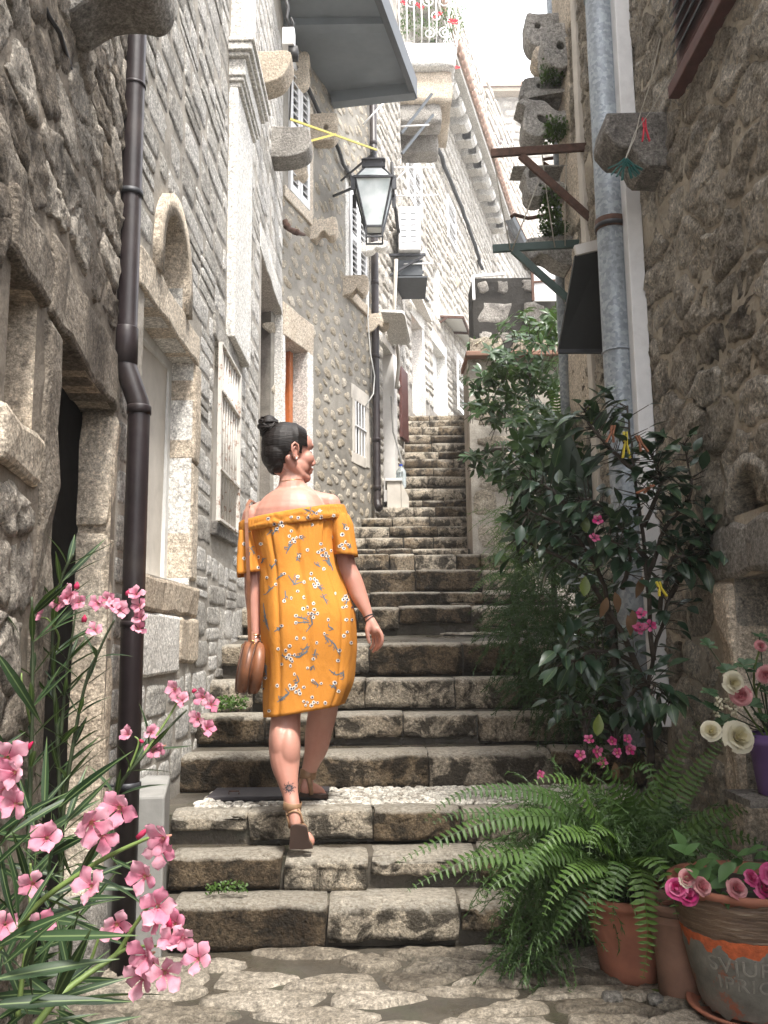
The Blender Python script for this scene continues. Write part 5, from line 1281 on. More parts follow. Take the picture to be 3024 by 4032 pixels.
M['sole'] = plain('dark_sole', (.05, .028, .02), .8, var=.2)
M['gold'] = plain('gold_metal', (.8, .55, .2), .25, metal=1.0)
M['silver'] = plain('silver_metal', (.8, .8, .8), .2, metal=1.0)
def limb(mb, pts, rs, n=16, ratio=1.0):
    """pts: (x, y, Y) in photo px and metres, rs in photo px; round caps"""
    w = [P(x, y, Y) for x, y, Y in pts]; rr = [r * p.y * K for r, p in zip(rs, w)]
    # densify with Catmull-Rom
    q = []; qr = []
    for i in range(len(w) - 1):
        p0, p1, p2, p3 = w[max(i - 1, 0)], w[i], w[i + 1], w[min(i + 2, len(w) - 1)]
        a0, a1, a2, a3 = rr[max(i - 1, 0)], rr[i], rr[i + 1], rr[min(i + 2, len(w) - 1)]
        for j in range(5):
            t = j / 5
            f = lambda A0, A1, A2, A3: 0.5 * ((2 * A1) + (-A0 + A2) * t + (2 * A0 - 5 * A1 + 4 * A2 - A3) * t * t + (-A0 + 3 * A1 - 3 * A2 + A3) * t ** 3)
            q.append(f(p0, p1, p2, p3)); qr.append(f(a0, a1, a2, a3))
    q.append(w[-1]); qr.append(rr[-1])
    mb.tube(q, qr, n); mb.ball(q[0], qr[0], n, 8); mb.ball(q[-1], qr[-1], n, 8)
def ell(mb, x, y, Y, rx, rz, ry):   # ellipsoid: px half sizes across and up, metres deep
    c = P(x, y, Y); k = Y * K; mb.ball(c, 1.0, 24, 16, sc=(rx * k, ry, rz * k))
bd = MB()
ell(bd, 1150, 2060, 3.30, 158, 150, .085); ell(bd, 1150, 2260, 3.30, 135, 190, .09); ell(bd, 1205, 2520, 3.30, 155, 190, .11)
ell(bd, 1150, 2020, 3.30, 150, 75, .082)   # shoulder blades
limb(bd, [(1146, 1990, 3.32), (1148, 1930, 3.32), (1150, 1880, 3.325), (1156, 1830, 3.33)], [70, 56, 49, 46])
limb(bd, [(1150, 1915, 3.32), (1220, 1958, 3.31), (1296, 1985, 3.31)], [46, 34, 42]); limb(bd, [(1146, 1922, 3.32), (1070, 1982, 3.31), (998, 2028, 3.31)], [46, 32, 40])
limb(bd, [(1298, 1988, 3.31), (1318, 2060, 3.31), (1342, 2150, 3.31), (1366, 2235, 3.31), (1392, 2290, 3.305), (1414, 2345, 3.30), (1438, 2395, 3.29), (1452, 2428, 3.285)], [45, 46, 44, 38, 37, 33, 24, 18])
limb(bd, [(996, 2030, 3.31), (984, 2100, 3.31), (988, 2180, 3.31), (995, 2260, 3.31), (996, 2330, 3.305), (1001, 2410, 3.30), (1006, 2470, 3.29), (1006, 2512, 3.285)], [42, 41, 38, 34, 33, 28, 20, 17])
# right hand
limb(bd, [(1452, 2428, 3.285), (1462, 2452, 3.28), (1478, 2480, 3.275)], [17, 21, 20]); limb(bd, [(1456, 2440, 3.3), (1464, 2468, 3.3), (1468, 2488, 3.3)], [15, 18, 15])
for pts, r_ in (([(1488, 2476, 3.265), (1503, 2502, 3.262), (1503, 2532, 3.266), (1494, 2550, 3.275)], [9.5, 8.6, 8, 6.5]), ([(1482, 2482, 3.282), (1495, 2514, 3.28), (1492, 2545, 3.284), (1481, 2561, 3.292)], [9.5, 8.6, 8, 6.5]),
                ([(1474, 2486, 3.299), (1484, 2520, 3.3), (1480, 2550, 3.303), (1469, 2566, 3.31)], [9.2, 8.4, 8, 6.5]), ([(1466, 2486, 3.315), (1471, 2518, 3.318), (1467, 2543, 3.32), (1459, 2554, 3.325)], [8.5, 7.5, 7, 6]),
                ([(1454, 2450, 3.272), (1446, 2478, 3.266), (1449, 2508, 3.268), (1455, 2530, 3.272)], [11, 10, 8.5, 7])):
    limb(bd, pts, r_, 10)
# left hand closed on the bag handle
limb(bd, [(1006, 2512, 3.285), (1006, 2532, 3.28), (1004, 2552, 3.28)], [16, 19, 17])
for k in range(4): limb(bd, [(1012 - k * 2, 2540 + k * 11, 3.262), (1022 - k, 2546 + k * 11, 3.25), (1014, 2552 + k * 10, 3.238), (1000, 2552 + k * 10, 3.243)], [8.5, 8, 7.5, 6.5], 10)
limb(bd, [(994, 2530, 3.27), (985, 2545, 3.255), (990, 2562, 3.245)], [9, 8.5, 7], 10)
# standing rear leg (image left) and stepping leg
limb(bd, [(1150, 2620, 3.28), (1134, 2720, 3.27), (1127, 2800, 3.255), (1122, 2880, 3.235), (1121, 2945, 3.22), (1124, 3010, 3.205), (1133, 3070, 3.185), (1143, 3125, 3.17), (1150, 3165, 3.155)], [80, 70, 58, 60, 61, 55, 41, 31, 29])
ell(bd, 1138, 2950, 3.20, 42, 85, .048); ell(bd, 1106, 2930, 3.205, 40, 80, .045)
limb(bd, [(1150, 3165, 3.155), (1159, 3205, 3.14), (1164, 3236, 3.135)], [28, 26, 25]); limb(bd, [(1162, 3225, 3.15), (1178, 3285, 3.17), (1192, 3318, 3.175)], [24, 27, 26])
limb(bd, [(1212, 3290, 3.165), (1226, 3308, 3.16), (1228, 3318, 3.16)], [15, 13, 11], 10)
for k in range(4): limb(bd, [(1200 - k * 13, 3310, 3.18), (1204 - k * 14, 3328, 3.175)], [10 - k * .8, 9 - k * .8], 10)
limb(bd, [(1265, 2620, 3.33), (1270, 2720, 3.37), (1270, 2800, 3.41), (1255, 2880, 3.44), (1245, 2945, 3.46), (1228, 2998, 3.475), (1216, 3035, 3.485), (1206, 3070, 3.49)], [80, 68, 58, 52, 46, 34, 29, 28])
limb(bd, [(1206, 3070, 3.49), (1198, 3102, 3.485), (1200, 3112, 3.49)], [27, 27, 24]); limb(bd, [(1206, 3100, 3.49), (1236, 3108, 3.52), (1262, 3118, 3.55)], [26, 23, 17])
for k in range(4): limb(bd, [(1256 + k * 2, 3116 - k * 5, 3.55 + k * .018), (1275 - k * 2, 3126 - k * 6, 3.565 + k * .018)], [9.5 - k, 8.5 - k], 10)
limb(bd, [(1254, 3120, 3.535), (1276, 3128, 3.55)], [12, 10.5], 10)
# head
HC = P(1130, 1776, 3.32); fa = Vector((.9, .42, -.04)).normalized(); la = Vector((0, 0, 1)).cross(fa).normalized(); ua = fa.cross(la)
HM = Matrix((fa, la, ua)).transposed()
def hp(x, y, z): return HC + HM @ Vector((x, y, z))
def hball(mb, x, y, z, rx, ry, rz, n=20): mb.ball(hp(x, y, z), 1.0, n, 14, sc=(rx, ry, rz), M=None) if False else mb.add([hp(x, y, z) + HM @ Vector((v[0] * rx, v[1] * ry, v[2] * rz)) for v in SPH[0]], SPH[1])
sph = MB(); sph.ball((0, 0, 0), 1, 24, 16); SPH = (sph.v, sph.f)
def hlimb(mb, pts, rs, n=12):
    w = [hp(*q) for q in pts]; mb.tube(w, rs, n); mb.ball(w[0], rs[0], n, 8); mb.ball(w[-1], rs[-1], n, 8)
hball(bd, 0, 0, .018, .090, .070, .084); hball(bd, .046, 0, -.03, .055, .053, .075); hball(bd, .058, 0, .03, .042, .055, .045)
for s_ in (-1, 1):
    hlimb(bd, [(-.008, .052 * s_, -.04), (.012, .05 * s_, -.07), (.05, .034 * s_, -.094), (.082, .010 * s_, -.101)], [.018, .018, .017, .016])
    hball(bd, .07, .034 * s_, -.028, .03, .022, .028)      # cheek
    hball(bd, .040, .030 * s_, -.060, .042, .026, .036)
hball(bd, .085, 0, -.096, .017, .018, .016)
hlimb(bd, [(.094, 0, .012), (.104, 0, -.012), (.113, 0, -.035)], [.006, .007, .008]); hball(bd, .104, 0, -.042, .011, .013, .007)
hball(bd, .098, 0, -.062, .013, .020, .007); hball(bd, .096, 0, -.074, .012, .018, .007); hball(bd, .088, 0, .026, .016, .042, .012); hball(bd, .086, 0, -.02, .014, .03, .02)
hball(bd, -.02, 0, -.05, .045, .046, .05)
me0 = bd.mesh('body_raw', M['skin'])
tmp = bpy.data.objects.new('tmp', me0); COL.objects.link(tmp)
rm = tmp.modifiers.new('r', 'REMESH'); rm.mode = 'VOXEL'; rm.voxel_size = .0034; rm.use_smooth_shade = True
sm = tmp.modifiers.new('s', 'SMOOTH'); sm.factor = .5; sm.iterations = 9
dg = bpy.context.evaluated_depsgraph_get(); body_me = bpy.data.meshes.new_from_object(tmp.evaluated_get(dg)); bpy.data.objects.remove(tmp)
body_me.materials.clear(); body_me.materials.append(M['skin']); body_me.name = 'body'
link('body', body_me, per)
bvB = BVHTree.FromPolygons([v.co for v in body_me.vertices], [tuple(p.vertices) for p in body_me.polygons])
# ear
mb = MB()
def ep(x, z, y=0): return hp(.008 + x, -.071 - y, -.012 + z)
mb.tube([ep(.012, -.018, .001), ep(.012, .008, .004), ep(.008, .022, .008), ep(-.006, .028, .012), ep(-.016, .018, .015), ep(-.017, 0, .015), ep(-.010, -.018, .012), ep(-.002, -.030, .008), ep(.008, -.030, .004), ep(.011, -.020, .002)], [.004, .0045, .0045, .0045, .0045, .0045, .0045, .006, .006, .004], 8)
mb.tube([ep(.006, .006, .004), ep(-.002, .016, .007), ep(-.009, .008, .010), ep(-.008, -.008, .009)], .0035, 6)
mb.add([ep(.0 + .014 * math.cos(a), -.001 + .027 * math.sin(a), .004) for a in [math.tau * k / 12 for k in range(12)]], [tuple(range(12))])
mb.build('ear', M['skin'], per, True)
# eye and brow seen in profile
mb = MB(); [mb.ball(hp(.082, s_ * .030, .002), .0075, 10, 8) for s_ in (-1, 1)]; mb.build('eyes', plain('eye_white', (.7, .68, .65), .2), per, True)
M['hair'] = None
mt, nt_, b = newmat('dark_brown_hair'); g = NG(nt_); gm = g.n('ShaderNodeNewGeometry'); mp = g.n('ShaderNodeMapping'); mp.inputs['Rotation'].default_value = (0, rad(35), 0); mp.inputs['Scale'].default_value = (12, 60, 220); g.l(gm.outputs['Position'], mp.inputs['Vector'])
nn_ = g.noise(mp.outputs[0], 1, 4, .6); g.l(g.ramp(nn_, [(.35, (.004, .003, .0025)), (.7, (.014, .008, .006))]), b.inputs['Base Color']); g.l(g.bump(nn_, .7, .004), b.inputs['Normal']); b.inputs['Roughness'].default_value = .5; b.inputs['Specular IOR Level'].default_value = .3
M['hair'] = mt
hr = MB()
hball(hr, -.006, 0, .022, .097, .078, .092); hball(hr, -.045, 0, -.018, .056, .064, .066); hball(hr, -.02, 0, .035, .06, .066, .062); hball(hr, -.036, 0, -.055, .044, .052, .046)
for k in range(26):     # combed ridges running to the bun
    a = -1.5 + 3.0 * k / 25
    hlimb(hr, [(.060, .052 * math.sin(a), .040 + .055 * math.cos(a)), (.02, .070 * math.sin(a), .040 + .07 * math.cos(a)), (-.045, .055 * math.sin(a), .045 + .055 * math.cos(a)), (-.07, .02 * math.sin(a), .06 + .02 * math.cos(a))], [.004, .006, .007, .006], 6)
me0 = hr.mesh('hair_raw', M['hair']); tmp = bpy.data.objects.new('tmp', me0); COL.objects.link(tmp)
rm = tmp.modifiers.new('r', 'REMESH'); rm.mode = 'VOXEL'; rm.voxel_size = .003; rm.use_smooth_shade = True
sm = tmp.modifiers.new('s', 'SMOOTH'); sm.iterations = 2
dg = bpy.context.evaluated_depsgraph_get(); hme = bpy.data.meshes.new_from_object(tmp.evaluated_get(dg)); bpy.data.objects.remove(tmp)
hme.materials.clear(); hme.materials.append(M['hair'])
bm = bmesh.new(); bm.from_mesh(hme); HI = HM.transposed(); kill = []
for v in bm.verts:
    q = HI @ (v.co - HC); lim = .074 + .02 * nz(q.z * 40, 3) * .3
    if q.z < .035: lim = .074 - (.035 - q.z) * .35
    if q.z < .012: lim = min(lim, .040)
    if q.z < -.018: lim = -.012
    if q.z < -.06: lim = -.026
    if q.x > lim or (q.z < -.096): kill.append(v)
bmesh.ops.delete(bm, geom=kill, context='VERTS'); bm.to_mesh(hme); bm.free(); hme.name = 'hair'
link('hair', hme, per)
mb = MB(); bc_ = P(1058, 1680, 3.30)
mb.add([bc_ + Vector((v[0] * .038, v[1] * .038, v[2] * .046 + .0)) for v in SPH[0]], SPH[1])
for k in range(16):
    a0 = k * .5; ti = U(-.9, .9); pts = []
    for j in range(12):
        a = a0 + j * .33; v = Vector((math.cos(a) * .038, math.sin(a) * .038, .012 * math.sin(a * 1.3 + k) + ti * .020)); v = Quaternion((0, 1, 0), ti * .9) @ v
        pts.append(bc_ + v)
    mb.tube(pts, [.002] + [.0065] * 10 + [.002], 6)
mb.tube([bc_ + Vector((.0, 0, -.03)), bc_ + Vector((.01, 0, -.045)), bc_ + Vector((.03, -.01, -.055))], [.026, .022, .02], 10)
mb.build('hair_bun', M['hair'], per, True)
mb = MB()
for k in range(14):
    a = U(0, math.tau); s0_ = hp(-.03 + .04 * math.cos(a), -.05 + U(-.02, .02), -.06 + U(-.02, .02)) if k < 6 else bc_ + Vector((U(-.03, .03), 0, U(-.02, .035)))
    mb.tube([s0_, s0_ + Vector((U(-.015, .015), U(-.01, 0), U(-.02, .02))), s0_ + Vector((U(-.025, .03), U(-.01, 0), U(-.03, .03)))], .0005, 4)
mb.build('loose_hair', M['hair'], per)

# dress
M['dress'] = plain('mustard_cotton', (.56, .225, .038), .85, var=.06, scale=200, bump=.25, spec=.15, bdist=.001)
g = NG(M['dress'].node_tree); b = M['dress'].node_tree.nodes['Principled BSDF']; old = b.inputs['Normal'].links[0].from_socket
g.l(g.bump(g.noise(g.pos((1, 1, .45)), 16, 3, .5, .8), .5, .012, old), b.inputs['Normal'])
def ringloft(name, rows, seg, fold, top_g, parent, cyc=0.0, sub=4, nfold=9, mat=None, yc=3.30, ph=0.0, pleats=()):
    """rows: (xL, yL, xR, yR, depth); folds run down the cloth"""
    R_ = []
    for i in range(len(rows) - 1):
        a = [rows[max(i - 1, 0)], rows[i], rows[i + 1], rows[min(i + 2, len(rows) - 1)]]
        for j in range(sub):
            t = j / sub
            R_.append(tuple(0.5 * ((2 * a[1][c]) + (-a[0][c] + a[2][c]) * t + (2 * a[0][c] - 5 * a[1][c] + 4 * a[2][c] - a[3][c]) * t * t + (-a[0][c] + 3 * a[1][c] - 3 * a[2][c] + a[3][c]) * t ** 3) for c in range(5)))
    R_.append(rows[-1]); N = len(R_); vs = []
    for i, (xl, yl, xr, yr, dp) in enumerate(R_):
        s = i / (N - 1); l_, r_ = P(xl, yl, yc), P(xr, yr, yc); c = (l_ + r_) / 2; h = (r_ - l_) / 2
        for k in range(seg):
            a = math.tau * k / seg; ca, sa = math.cos(a), math.sin(a)
            x = math.copysign(abs(ca) ** .85, ca); y = math.copysign(abs(sa) ** .85, sa)
            f = fold * (.35 + .65 * s) * (math.sin(nfold * a + 1.1 * math.sin(2 * a + ph) + ph) * .6 + 1.4 * nz(ca * 2.2 + ph, sa * 2.2, s * .8))
            f += top_g * max(0, 1 - s * 4) * math.sin(a * 60 + 3 * nz(ca * 4, sa * 4)) 
            for (pa, ps) in pleats: f -= ps * math.exp(-((a - (pa + math.tau)) / .055) ** 2) * (1 - .55 * s)
            f += .002 * nz(ca * 6, sa * 6, s * 9 + ph)
            if cyc: f += cyc * max(0, -sa) * math.exp(-((s - .52) / .16) ** 2) * (1 + .3 * math.cos(2 * a + 1))
            vs.append(c + h * x * (1 + f / max(h.length, .02)) + Vector((0, 1, 0)) * y * (dp + f))
    fs = [(i * seg + k, i * seg + (k + 1) % seg, (i + 1) * seg + (k + 1) % seg, (i + 1) * seg + k) for i in range(N - 1) for k in range(seg)]
    mb = MB(); mb.add(vs, fs); me = mb.mesh(name, mat or M['dress'], True); o = link(name, me, parent)
    so_ = o.modifiers.new('solid', 'SOLIDIFY'); so_.thickness = .002
    return o, vs, fs
dr, dv, df = ringloft('dress', [(982, 2075, 1337, 2030, .098), (992, 2110, 1330, 2080, .102), (1010, 2170, 1322, 2150, .105), (1026, 2250, 1335, 2240, .108), (1030, 2340, 1363, 2330, .118), (1031, 2430, 1391, 2420, .135), (1033, 2530, 1396, 2520, .145), (1036, 2620, 1392, 2600, .142), (1038, 2720, 1382, 2690, .14), (1040, 2822, 1350, 2770, .14)], 160, .008, .003, per, cyc=.014, sub=5, nfold=6, pleats=((-2.04, .010), (-1.52, .012), (-.8, .010)))
band, bv_, bf_ = ringloft('dress_band', [(947, 2060, 1353, 1990, .102), (945, 2068, 1356, 1999, .107), (944, 2084, 1362, 2016, .108), (944, 2096, 1368, 2030, .110), (948, 2108, 1366, 2044, .104)], 220, .001, .0, dr, sub=3, nfold=5)
for v in band.data.vertices:
    c = v.co; a = math.atan2(c.y - 3.30, c.x + .34)
    v.co = c + Vector((math.cos(a), math.sin(a), 0)) * .0022 * math.sin(a * 110)
slR, rv, rf = ringloft('sleeve', [(1306, 2030, 1366, 2030, .062), (1302, 2070, 1383, 2065, .070), (1303, 2120, 1393, 2118, .074), (1311, 2188, 1406, 2192, .078)], 70, .009, .002, dr, sub=4, nfold=6, ph=1.3)
slL, lv, lf = ringloft('sleeve', [(944, 2098, 1004, 2085, .060), (941, 2140, 1010, 2125, .068), (937, 2200, 1019, 2190, .072), (935, 2272, 1027, 2253, .076)], 70, .009, .002, dr, sub=4, nfold=6, ph=2.3)
allv = list(dv) + [v.co.copy() for v in band.data.vertices] + list(rv) + list(lv); allf = list(df); o_ = len(dv)
for fs_, n_ in ((bf_, len(bv_)), (rf, len(rv)), (lf, len(lv))): allf += [tuple(o_ + i for i in f) for f in fs_]; o_ += n_
bvD = BVHTree.FromPolygons(allv, allf)
def proj(bv, x, y, off=.0016):
    d = ray(x, y).normalized(); h = bv.ray_cast(EYE, d)
    if h[0] is None: return None
    n = h[1] if h[1].dot(d) < 0 else -h[1]
    return h[0] + n * off
M['petal_w'] = plain('white_print', (.72, .68, .60), .85, var=.05); M['print_c'] = plain('plum_print', (.05, .03, .07), .85); M['print_s'] = plain('grey_green_print', (.11, .14, .16), .85, var=.25, scale=60)
pw_, pc_, ps_ = MB(), MB(), MB()
def printpoly(mb, pts, off):
    w = [proj(bvD, x, y, off) for x, y in pts]
    if any(q is None for q in w) or max((a - w[0]).length for a in w) > .05: return
    c = sum(w, Vector()) / len(w); mb.add(w + [c], [(k, (k + 1) % len(w), len(w)) for k in range(len(w))])
def pflower(x, y, r):
    a0 = R() * 6; sx, sy = U(.75, 1.1), U(.8, 1.1); n = 7
    pts = []
    for k in range(n * 4):
        a = a0 + math.tau * k / (n * 4); q = r * (1.0 + .16 * math.cos(n * (a - a0)) + U(-.08, .08)); pts.append((x + q * math.cos(a) * sx, y + q * math.sin(a) * sy))
    printpoly(pw_, pts, .0036)
    pts = [(x + r * U(.38, .62) * math.cos(a) + r * .08, y + r * U(.38, .62) * math.sin(a)) for a in [math.tau * k / 9 for k in range(9)]]
    printpoly(pc_, pts, .0044)
FL = [(260,72),(410,60),(455,65),(520,60),(545,110),(595,20),(605,60),(575,35),(685,50),(330,110),(318,135),(300,105),(352,118),(345,95),(408,152),(395,185),(420,205),(445,195),(430,220),(400,225),(470,190),(215,235),(310,345),(255,455),(310,500),(365,430),(465,315),(600,235),(585,290),(605,275),(625,270),(635,295),(665,280),(610,310),(645,315),(515,275),(620,400),(770,135),(740,175),(740,240),(760,225),(780,240),(750,265),(728,250),(100,235),(100,330),(200,320),(190,390),(495,485),(540,430),(535,465),(560,465),(575,480),(555,500),(585,500),(565,515),(450,450),(450,545),(365,610),(410,590),(490,585),(695,560),(760,580),(745,600),(770,600),(745,650),(765,645),(800,650),(555,625),(485,660),(515,650),(440,705),(560,665),(580,690),(545,690),(520,690),(555,715),(440,750),(650,730),(350,770),(765,730),(800,730),(625,820),(575,880),(445,850),(490,850),(750,835),(770,810),(325,920),(400,900),(375,930),(430,960),(380,975),(405,985),(415,1000),(395,960),(350,1020),(405,1030),(555,985),(515,1045),(710,995),(720,930),(430,1085),(320,1160),(550,1125),(605,1145),(690,1140),(715,1195),(400,1160),(440,1160),(425,1175),(460,1190),(410,1180),(490,1170),(465,1210),(440,1200),(545,1235),(490,1262),(515,1268),(555,1268),(580,1270),(505,1288),(540,1288),(630,1272),(235,1180),(270,1325),(245,1110),(222,880),(795,880),(680,190),(130,150)]
for (x, y) in FL: pflower(900 + .603 * x, 2000 + .603 * y, U(6, 7.6))
ST = [[(320,140),(280,150),(250,178)],[(330,120),(300,160)],[(410,200),(400,250),(375,300)],[(420,230),(385,270)],[(640,300),(655,350),(680,410)],[(625,320),(660,380)],[(745,260),(780,240),(812,228)],[(575,490),(590,520),(612,545)],[(540,690),(548,760),(505,808)],[(545,730),(560,690)],[(440,980),(500,945),(530,900)],[(400,960),(460,975),(520,935)],[(350,960),(380,980)],[(400,1200),(360,1235),(318,1268)],[(370,1180),(395,1210),(340,1262)],[(640,840),(690,890),(725,965)],[(230,620),(245,720),(270,805)],[(235,700),(262,790)],[(740,1080),(700,1090),(655,1055)],[(750,1110),(745,1060)],[(765,640),(770,560)],[(250,560),(300,510)],[(365,430),(310,468)],[(390,440),(430,500),(485,482)],[(450,450),(430,500)],[(280,400),(310,350)],[(440,708),(490,722),(525,738)],[(440,752),(490,745),(530,748)],[(240,1010),(255,1100)],[(435,1150),(460,1130),(445,1090)],[(560,1030),(530,1045)],[(570,920),(555,980)],[(620,820),(655,880)],[(560,1130),(590,1160)],[(470,190),(480,205)],[(465,330),(445,290)],[(600,385),(570,370)],[(740,100),(770,135)],[(575,30),(500,10)],[(590,45),(540,20),(480,8)],[(375,590),(370,540)],[(610,560),(645,630)],[(450,330),(440,345)],[(120,300),(150,290)],[(130,250),(170,300)],[(690,1150),(670,1175)],[(350,775),(300,808)],[(650,770),(685,795)],[(480,930),(520,905)],[(245,1080),(235,980)],[(215,360),(235,330)]]
def stroke(pl, w):
    q = []
    for a, b in zip(pl, pl[1:]):
        n = max(2, int(math.hypot(b[0] - a[0], b[1] - a[1]) / 6))
        q += [(a[0] + (b[0] - a[0]) * k / n + U(-.6, .6), a[1] + (b[1] - a[1]) * k / n + U(-.6, .6)) for k in range(n)]
    q.append(pl[-1]); N = len(q); vs = []
    for i, (x, y) in enumerate(q):
        a, b = q[max(0, i - 1)], q[min(N - 1, i + 1)]; d = math.hypot(b[0] - a[0], b[1] - a[1]) or 1; nx, ny = -(b[1] - a[1]) / d, (b[0] - a[0]) / d; ww = w * (.4 + .6 * math.sin(math.pi * (i + .5) / N)) * U(.8, 1.3)
        A_, B_ = proj(bvD, x + nx * ww, y + ny * ww, .0028), proj(bvD, x - nx * ww, y - ny * ww, .0028)
        if A_ is None or B_ is None: return
        vs += [A_, B_]
    if max((vs[i] - vs[i + 2]).length for i in range(len(vs) - 2)) > .03: return
    ps_.add(vs, [(2 * i, 2 * i + 2, 2 * i + 3, 2 * i + 1) for i in range(N - 1)])
for pl in ST:
    pp = [(900 + .603 * x, 2000 + .603 * y) for x, y in pl]; stroke(pp, 2.5)
    for k in range(3):
        e = pp[0]; t = U(.1, .8); m_ = (e[0] + (pp[-1][0] - e[0]) * t, e[1] + (pp[-1][1] - e[1]) * t); a = U(0, math.tau); stroke([m_, (m_[0] + 9 * math.cos(a), m_[1] + 9 * math.sin(a)), (m_[0] + 16 * math.cos(a + .4), m_[1] + 16 * math.sin(a + .4))], 1.5)
tag(pw_.build('petal_print', M['petal_w'], dr), kind='stuff'); tag(pc_.build('flower_centre_print', M['print_c'], dr), kind='stuff'); tag(ps_.build('stem_print', M['print_s'], dr), kind='stuff')

# tattoo, necklace, bracelets, earrings
tt = MB(); M['ink'] = plain('tattoo_ink', (.03, .032, .04), .6)
def tp(x, y): return proj(bvB, x, y, .0012)
def tquad(mb, pts):
    w = [tp(*q) for q in pts]
    if all(q is not None for q in w): mb.add(w, [tuple(range(len(w)))])
cx_, cy_ = 1139, 3103
for (ra, rb) in ((3.2, 5), (7, 11)):
    for k in range(20):
        a, b_ = math.tau * k / 20, math.tau * (k + 1) / 20; tquad(tt, [(cx_ + ra * math.cos(a), cy_ + ra * math.sin(a)), (cx_ + rb * math.cos(a), cy_ + rb * math.sin(a)), (cx_ + rb * math.cos(b_), cy_ + rb * math.sin(b_)), (cx_ + ra * math.cos(b_), cy_ + ra * math.sin(b_))])
for k in range(8):
    a = math.tau * k / 8 + .2
    tquad(tt, [(cx_ + 11 * math.cos(a - .3), cy_ + 11 * math.sin(a - .3)), (cx_ + 19 * math.cos(a), cy_ + 19 * math.sin(a)), (cx_ + 11 * math.cos(a + .3), cy_ + 11 * math.sin(a + .3))])
    b_ = a + .39; pl = [(cx_ + q * math.cos(b_ + w_), cy_ + q * math.sin(b_ + w_)) for q, w_ in ((12, 0), (16, .08), (20, -.06), (24, .05), (25, .18))]
    for p0_, p1_ in zip(pl, pl[1:]):
        dx, dy = p1_[0] - p0_[0], p1_[1] - p0_[1]; L_ = math.hypot(dx, dy); nx, ny = -dy / L_ * 1.1, dx / L_ * 1.1
        tquad(tt, [(p0_[0] - nx, p0_[1] - ny), (p1_[0] - nx, p1_[1] - ny), (p1_[0] + nx, p1_[1] + ny), (p0_[0] + nx, p0_[1] + ny)])
tt.build('tattoo', M['ink'], per)
def ring(name, c, ax, r, rt, mat, sq=1.0):
    c = Vector(c); ax = Vector(ax).normalized(); u = ax.orthogonal().normalized(); v = ax.cross(u); mb = MB()
    mb.tube([c + u * r * math.cos(a) + v * r * sq * math.sin(a) for a in [math.tau * k / 24 for k in range(25)]], rt, 8, caps=False); return mb.build(name, mat, per, True)
aw_ = (P(1452, 2428, 3.285) - P(1438, 2395, 3.29))
ring('bracelet', P(1451, 2427, 3.286), aw_, .0195, .0022, M['iron']); ring('bracelet', P(1456, 2440, 3.284), aw_ + Vector((.004, 0, .01)), .0215, .0018, M['iron'])
ring('bracelet', P(1006, 2500, 3.287), (0, 0, 1), .020, .002, M['gold']); ring('bracelet', P(1006, 2508, 3.286), (.1, 0, 1), .020, .0015, M['silver'])
mb = MB(); mb.ball(ep(.004, -.032, .010), .0045, 8, 6); mb.build('earring', plain('pearl', (.75, .75, .73), .2), per, True)
mb = MB(); mb.tube([ep(-.010 + .006 * math.cos(a), -.020 + .006 * math.sin(a), .014) for a in [math.tau * k / 10 for k in range(11)]], .001, 5); mb.build('earring', M['silver'], per, True)
mb = MB(); nk = [proj(bvB, x, y, .0012) for x, y in ((1098, 1888), (1106, 1893), (1114, 1894), (1124, 1893), (1134, 1891), (1148, 1889), (1162, 1888), (1176, 1888), (1190, 1890))]; nk = [q for q in nk if q is not None]
if len(nk) > 2: mb.tube(nk, .0009, 5); mb.build('necklace', M['gold'], per, True)
# sandals
def strap(pts, w, name, par, th=.004, mat=None):
    mb = MB()
    for a, b_ in zip(pts, pts[1:]): mb.bar(a, b_, th, w, up=(0, 0, 1))
    return mb.build(name, mat or M['sandal'], par)
sd1 = MB(); out = [(1143, 3262), (1150, 3252), (1163, 3248), (1180, 3250), (1200, 3254), (1208, 3262), (1212, 3285), (1216, 3310), (1228, 3330), (1231, 3342), (1190, 3345), (1140, 3345), (1139, 3325), (1142, 3295)]
w_ = [P(x, y, 3.108 + .0002 * (y - 3250)) for x, y in out]; sd1.prism(w_, (0, .012, .003)); me = sd1.mesh('sandal_sole', M['sole']); recalc(me); so1 = link('sandal_sole', me, per)
mb = MB(); mb.prism([p + Vector((0, .012, .003)) for p in w_], (0, .006, .002)); me = mb.mesh('insole', M['sandal']); recalc(me); link('insole', me, so1)
ring_c = P(1151, 3172, 3.152)
mb = MB(); mb.lathe([(.0305, -.014), (.0325, -.013), (.0325, .013), (.0305, .014)], ring_c, 20, (.12, -.1, 1)); mb.build('ankle_strap', M['sandal'], so1, True)
def surf(pts, off=.003): return [proj(bvB, x, y, off) or P(x, y, 3.12) for x, y in pts]
for pl in ([(1128, 3185), (1134, 3210), (1139, 3235), (1144, 3258)], [(1172, 3186), (1181, 3205), (1190, 3230), (1197, 3256)], [(1134, 3212), (1142, 3200), (1156, 3194), (1172, 3198), (1182, 3212)]):
    mb = MB(); mb.tube(surf(pl), .004, 6); mb.build('heel_strap', M['sandal'], so1, True)
fz = P(1230, 3141, 3.5)
w_ = [P(1172, 3126, 3.46), P(1180, 3138, 3.45), P(1225, 3140, 3.48), P(1262, 3146, 3.50), P(1290, 3142, 3.54), P(1288, 3130, 3.58), P(1262, 3122, 3.60), P(1215, 3122, 3.53)]
mb = MB(); mb.prism(w_, (0, 0, .014)); me = mb.mesh('sandal_sole', M['sole']); recalc(me); so2 = link('sandal_sole', me, per)
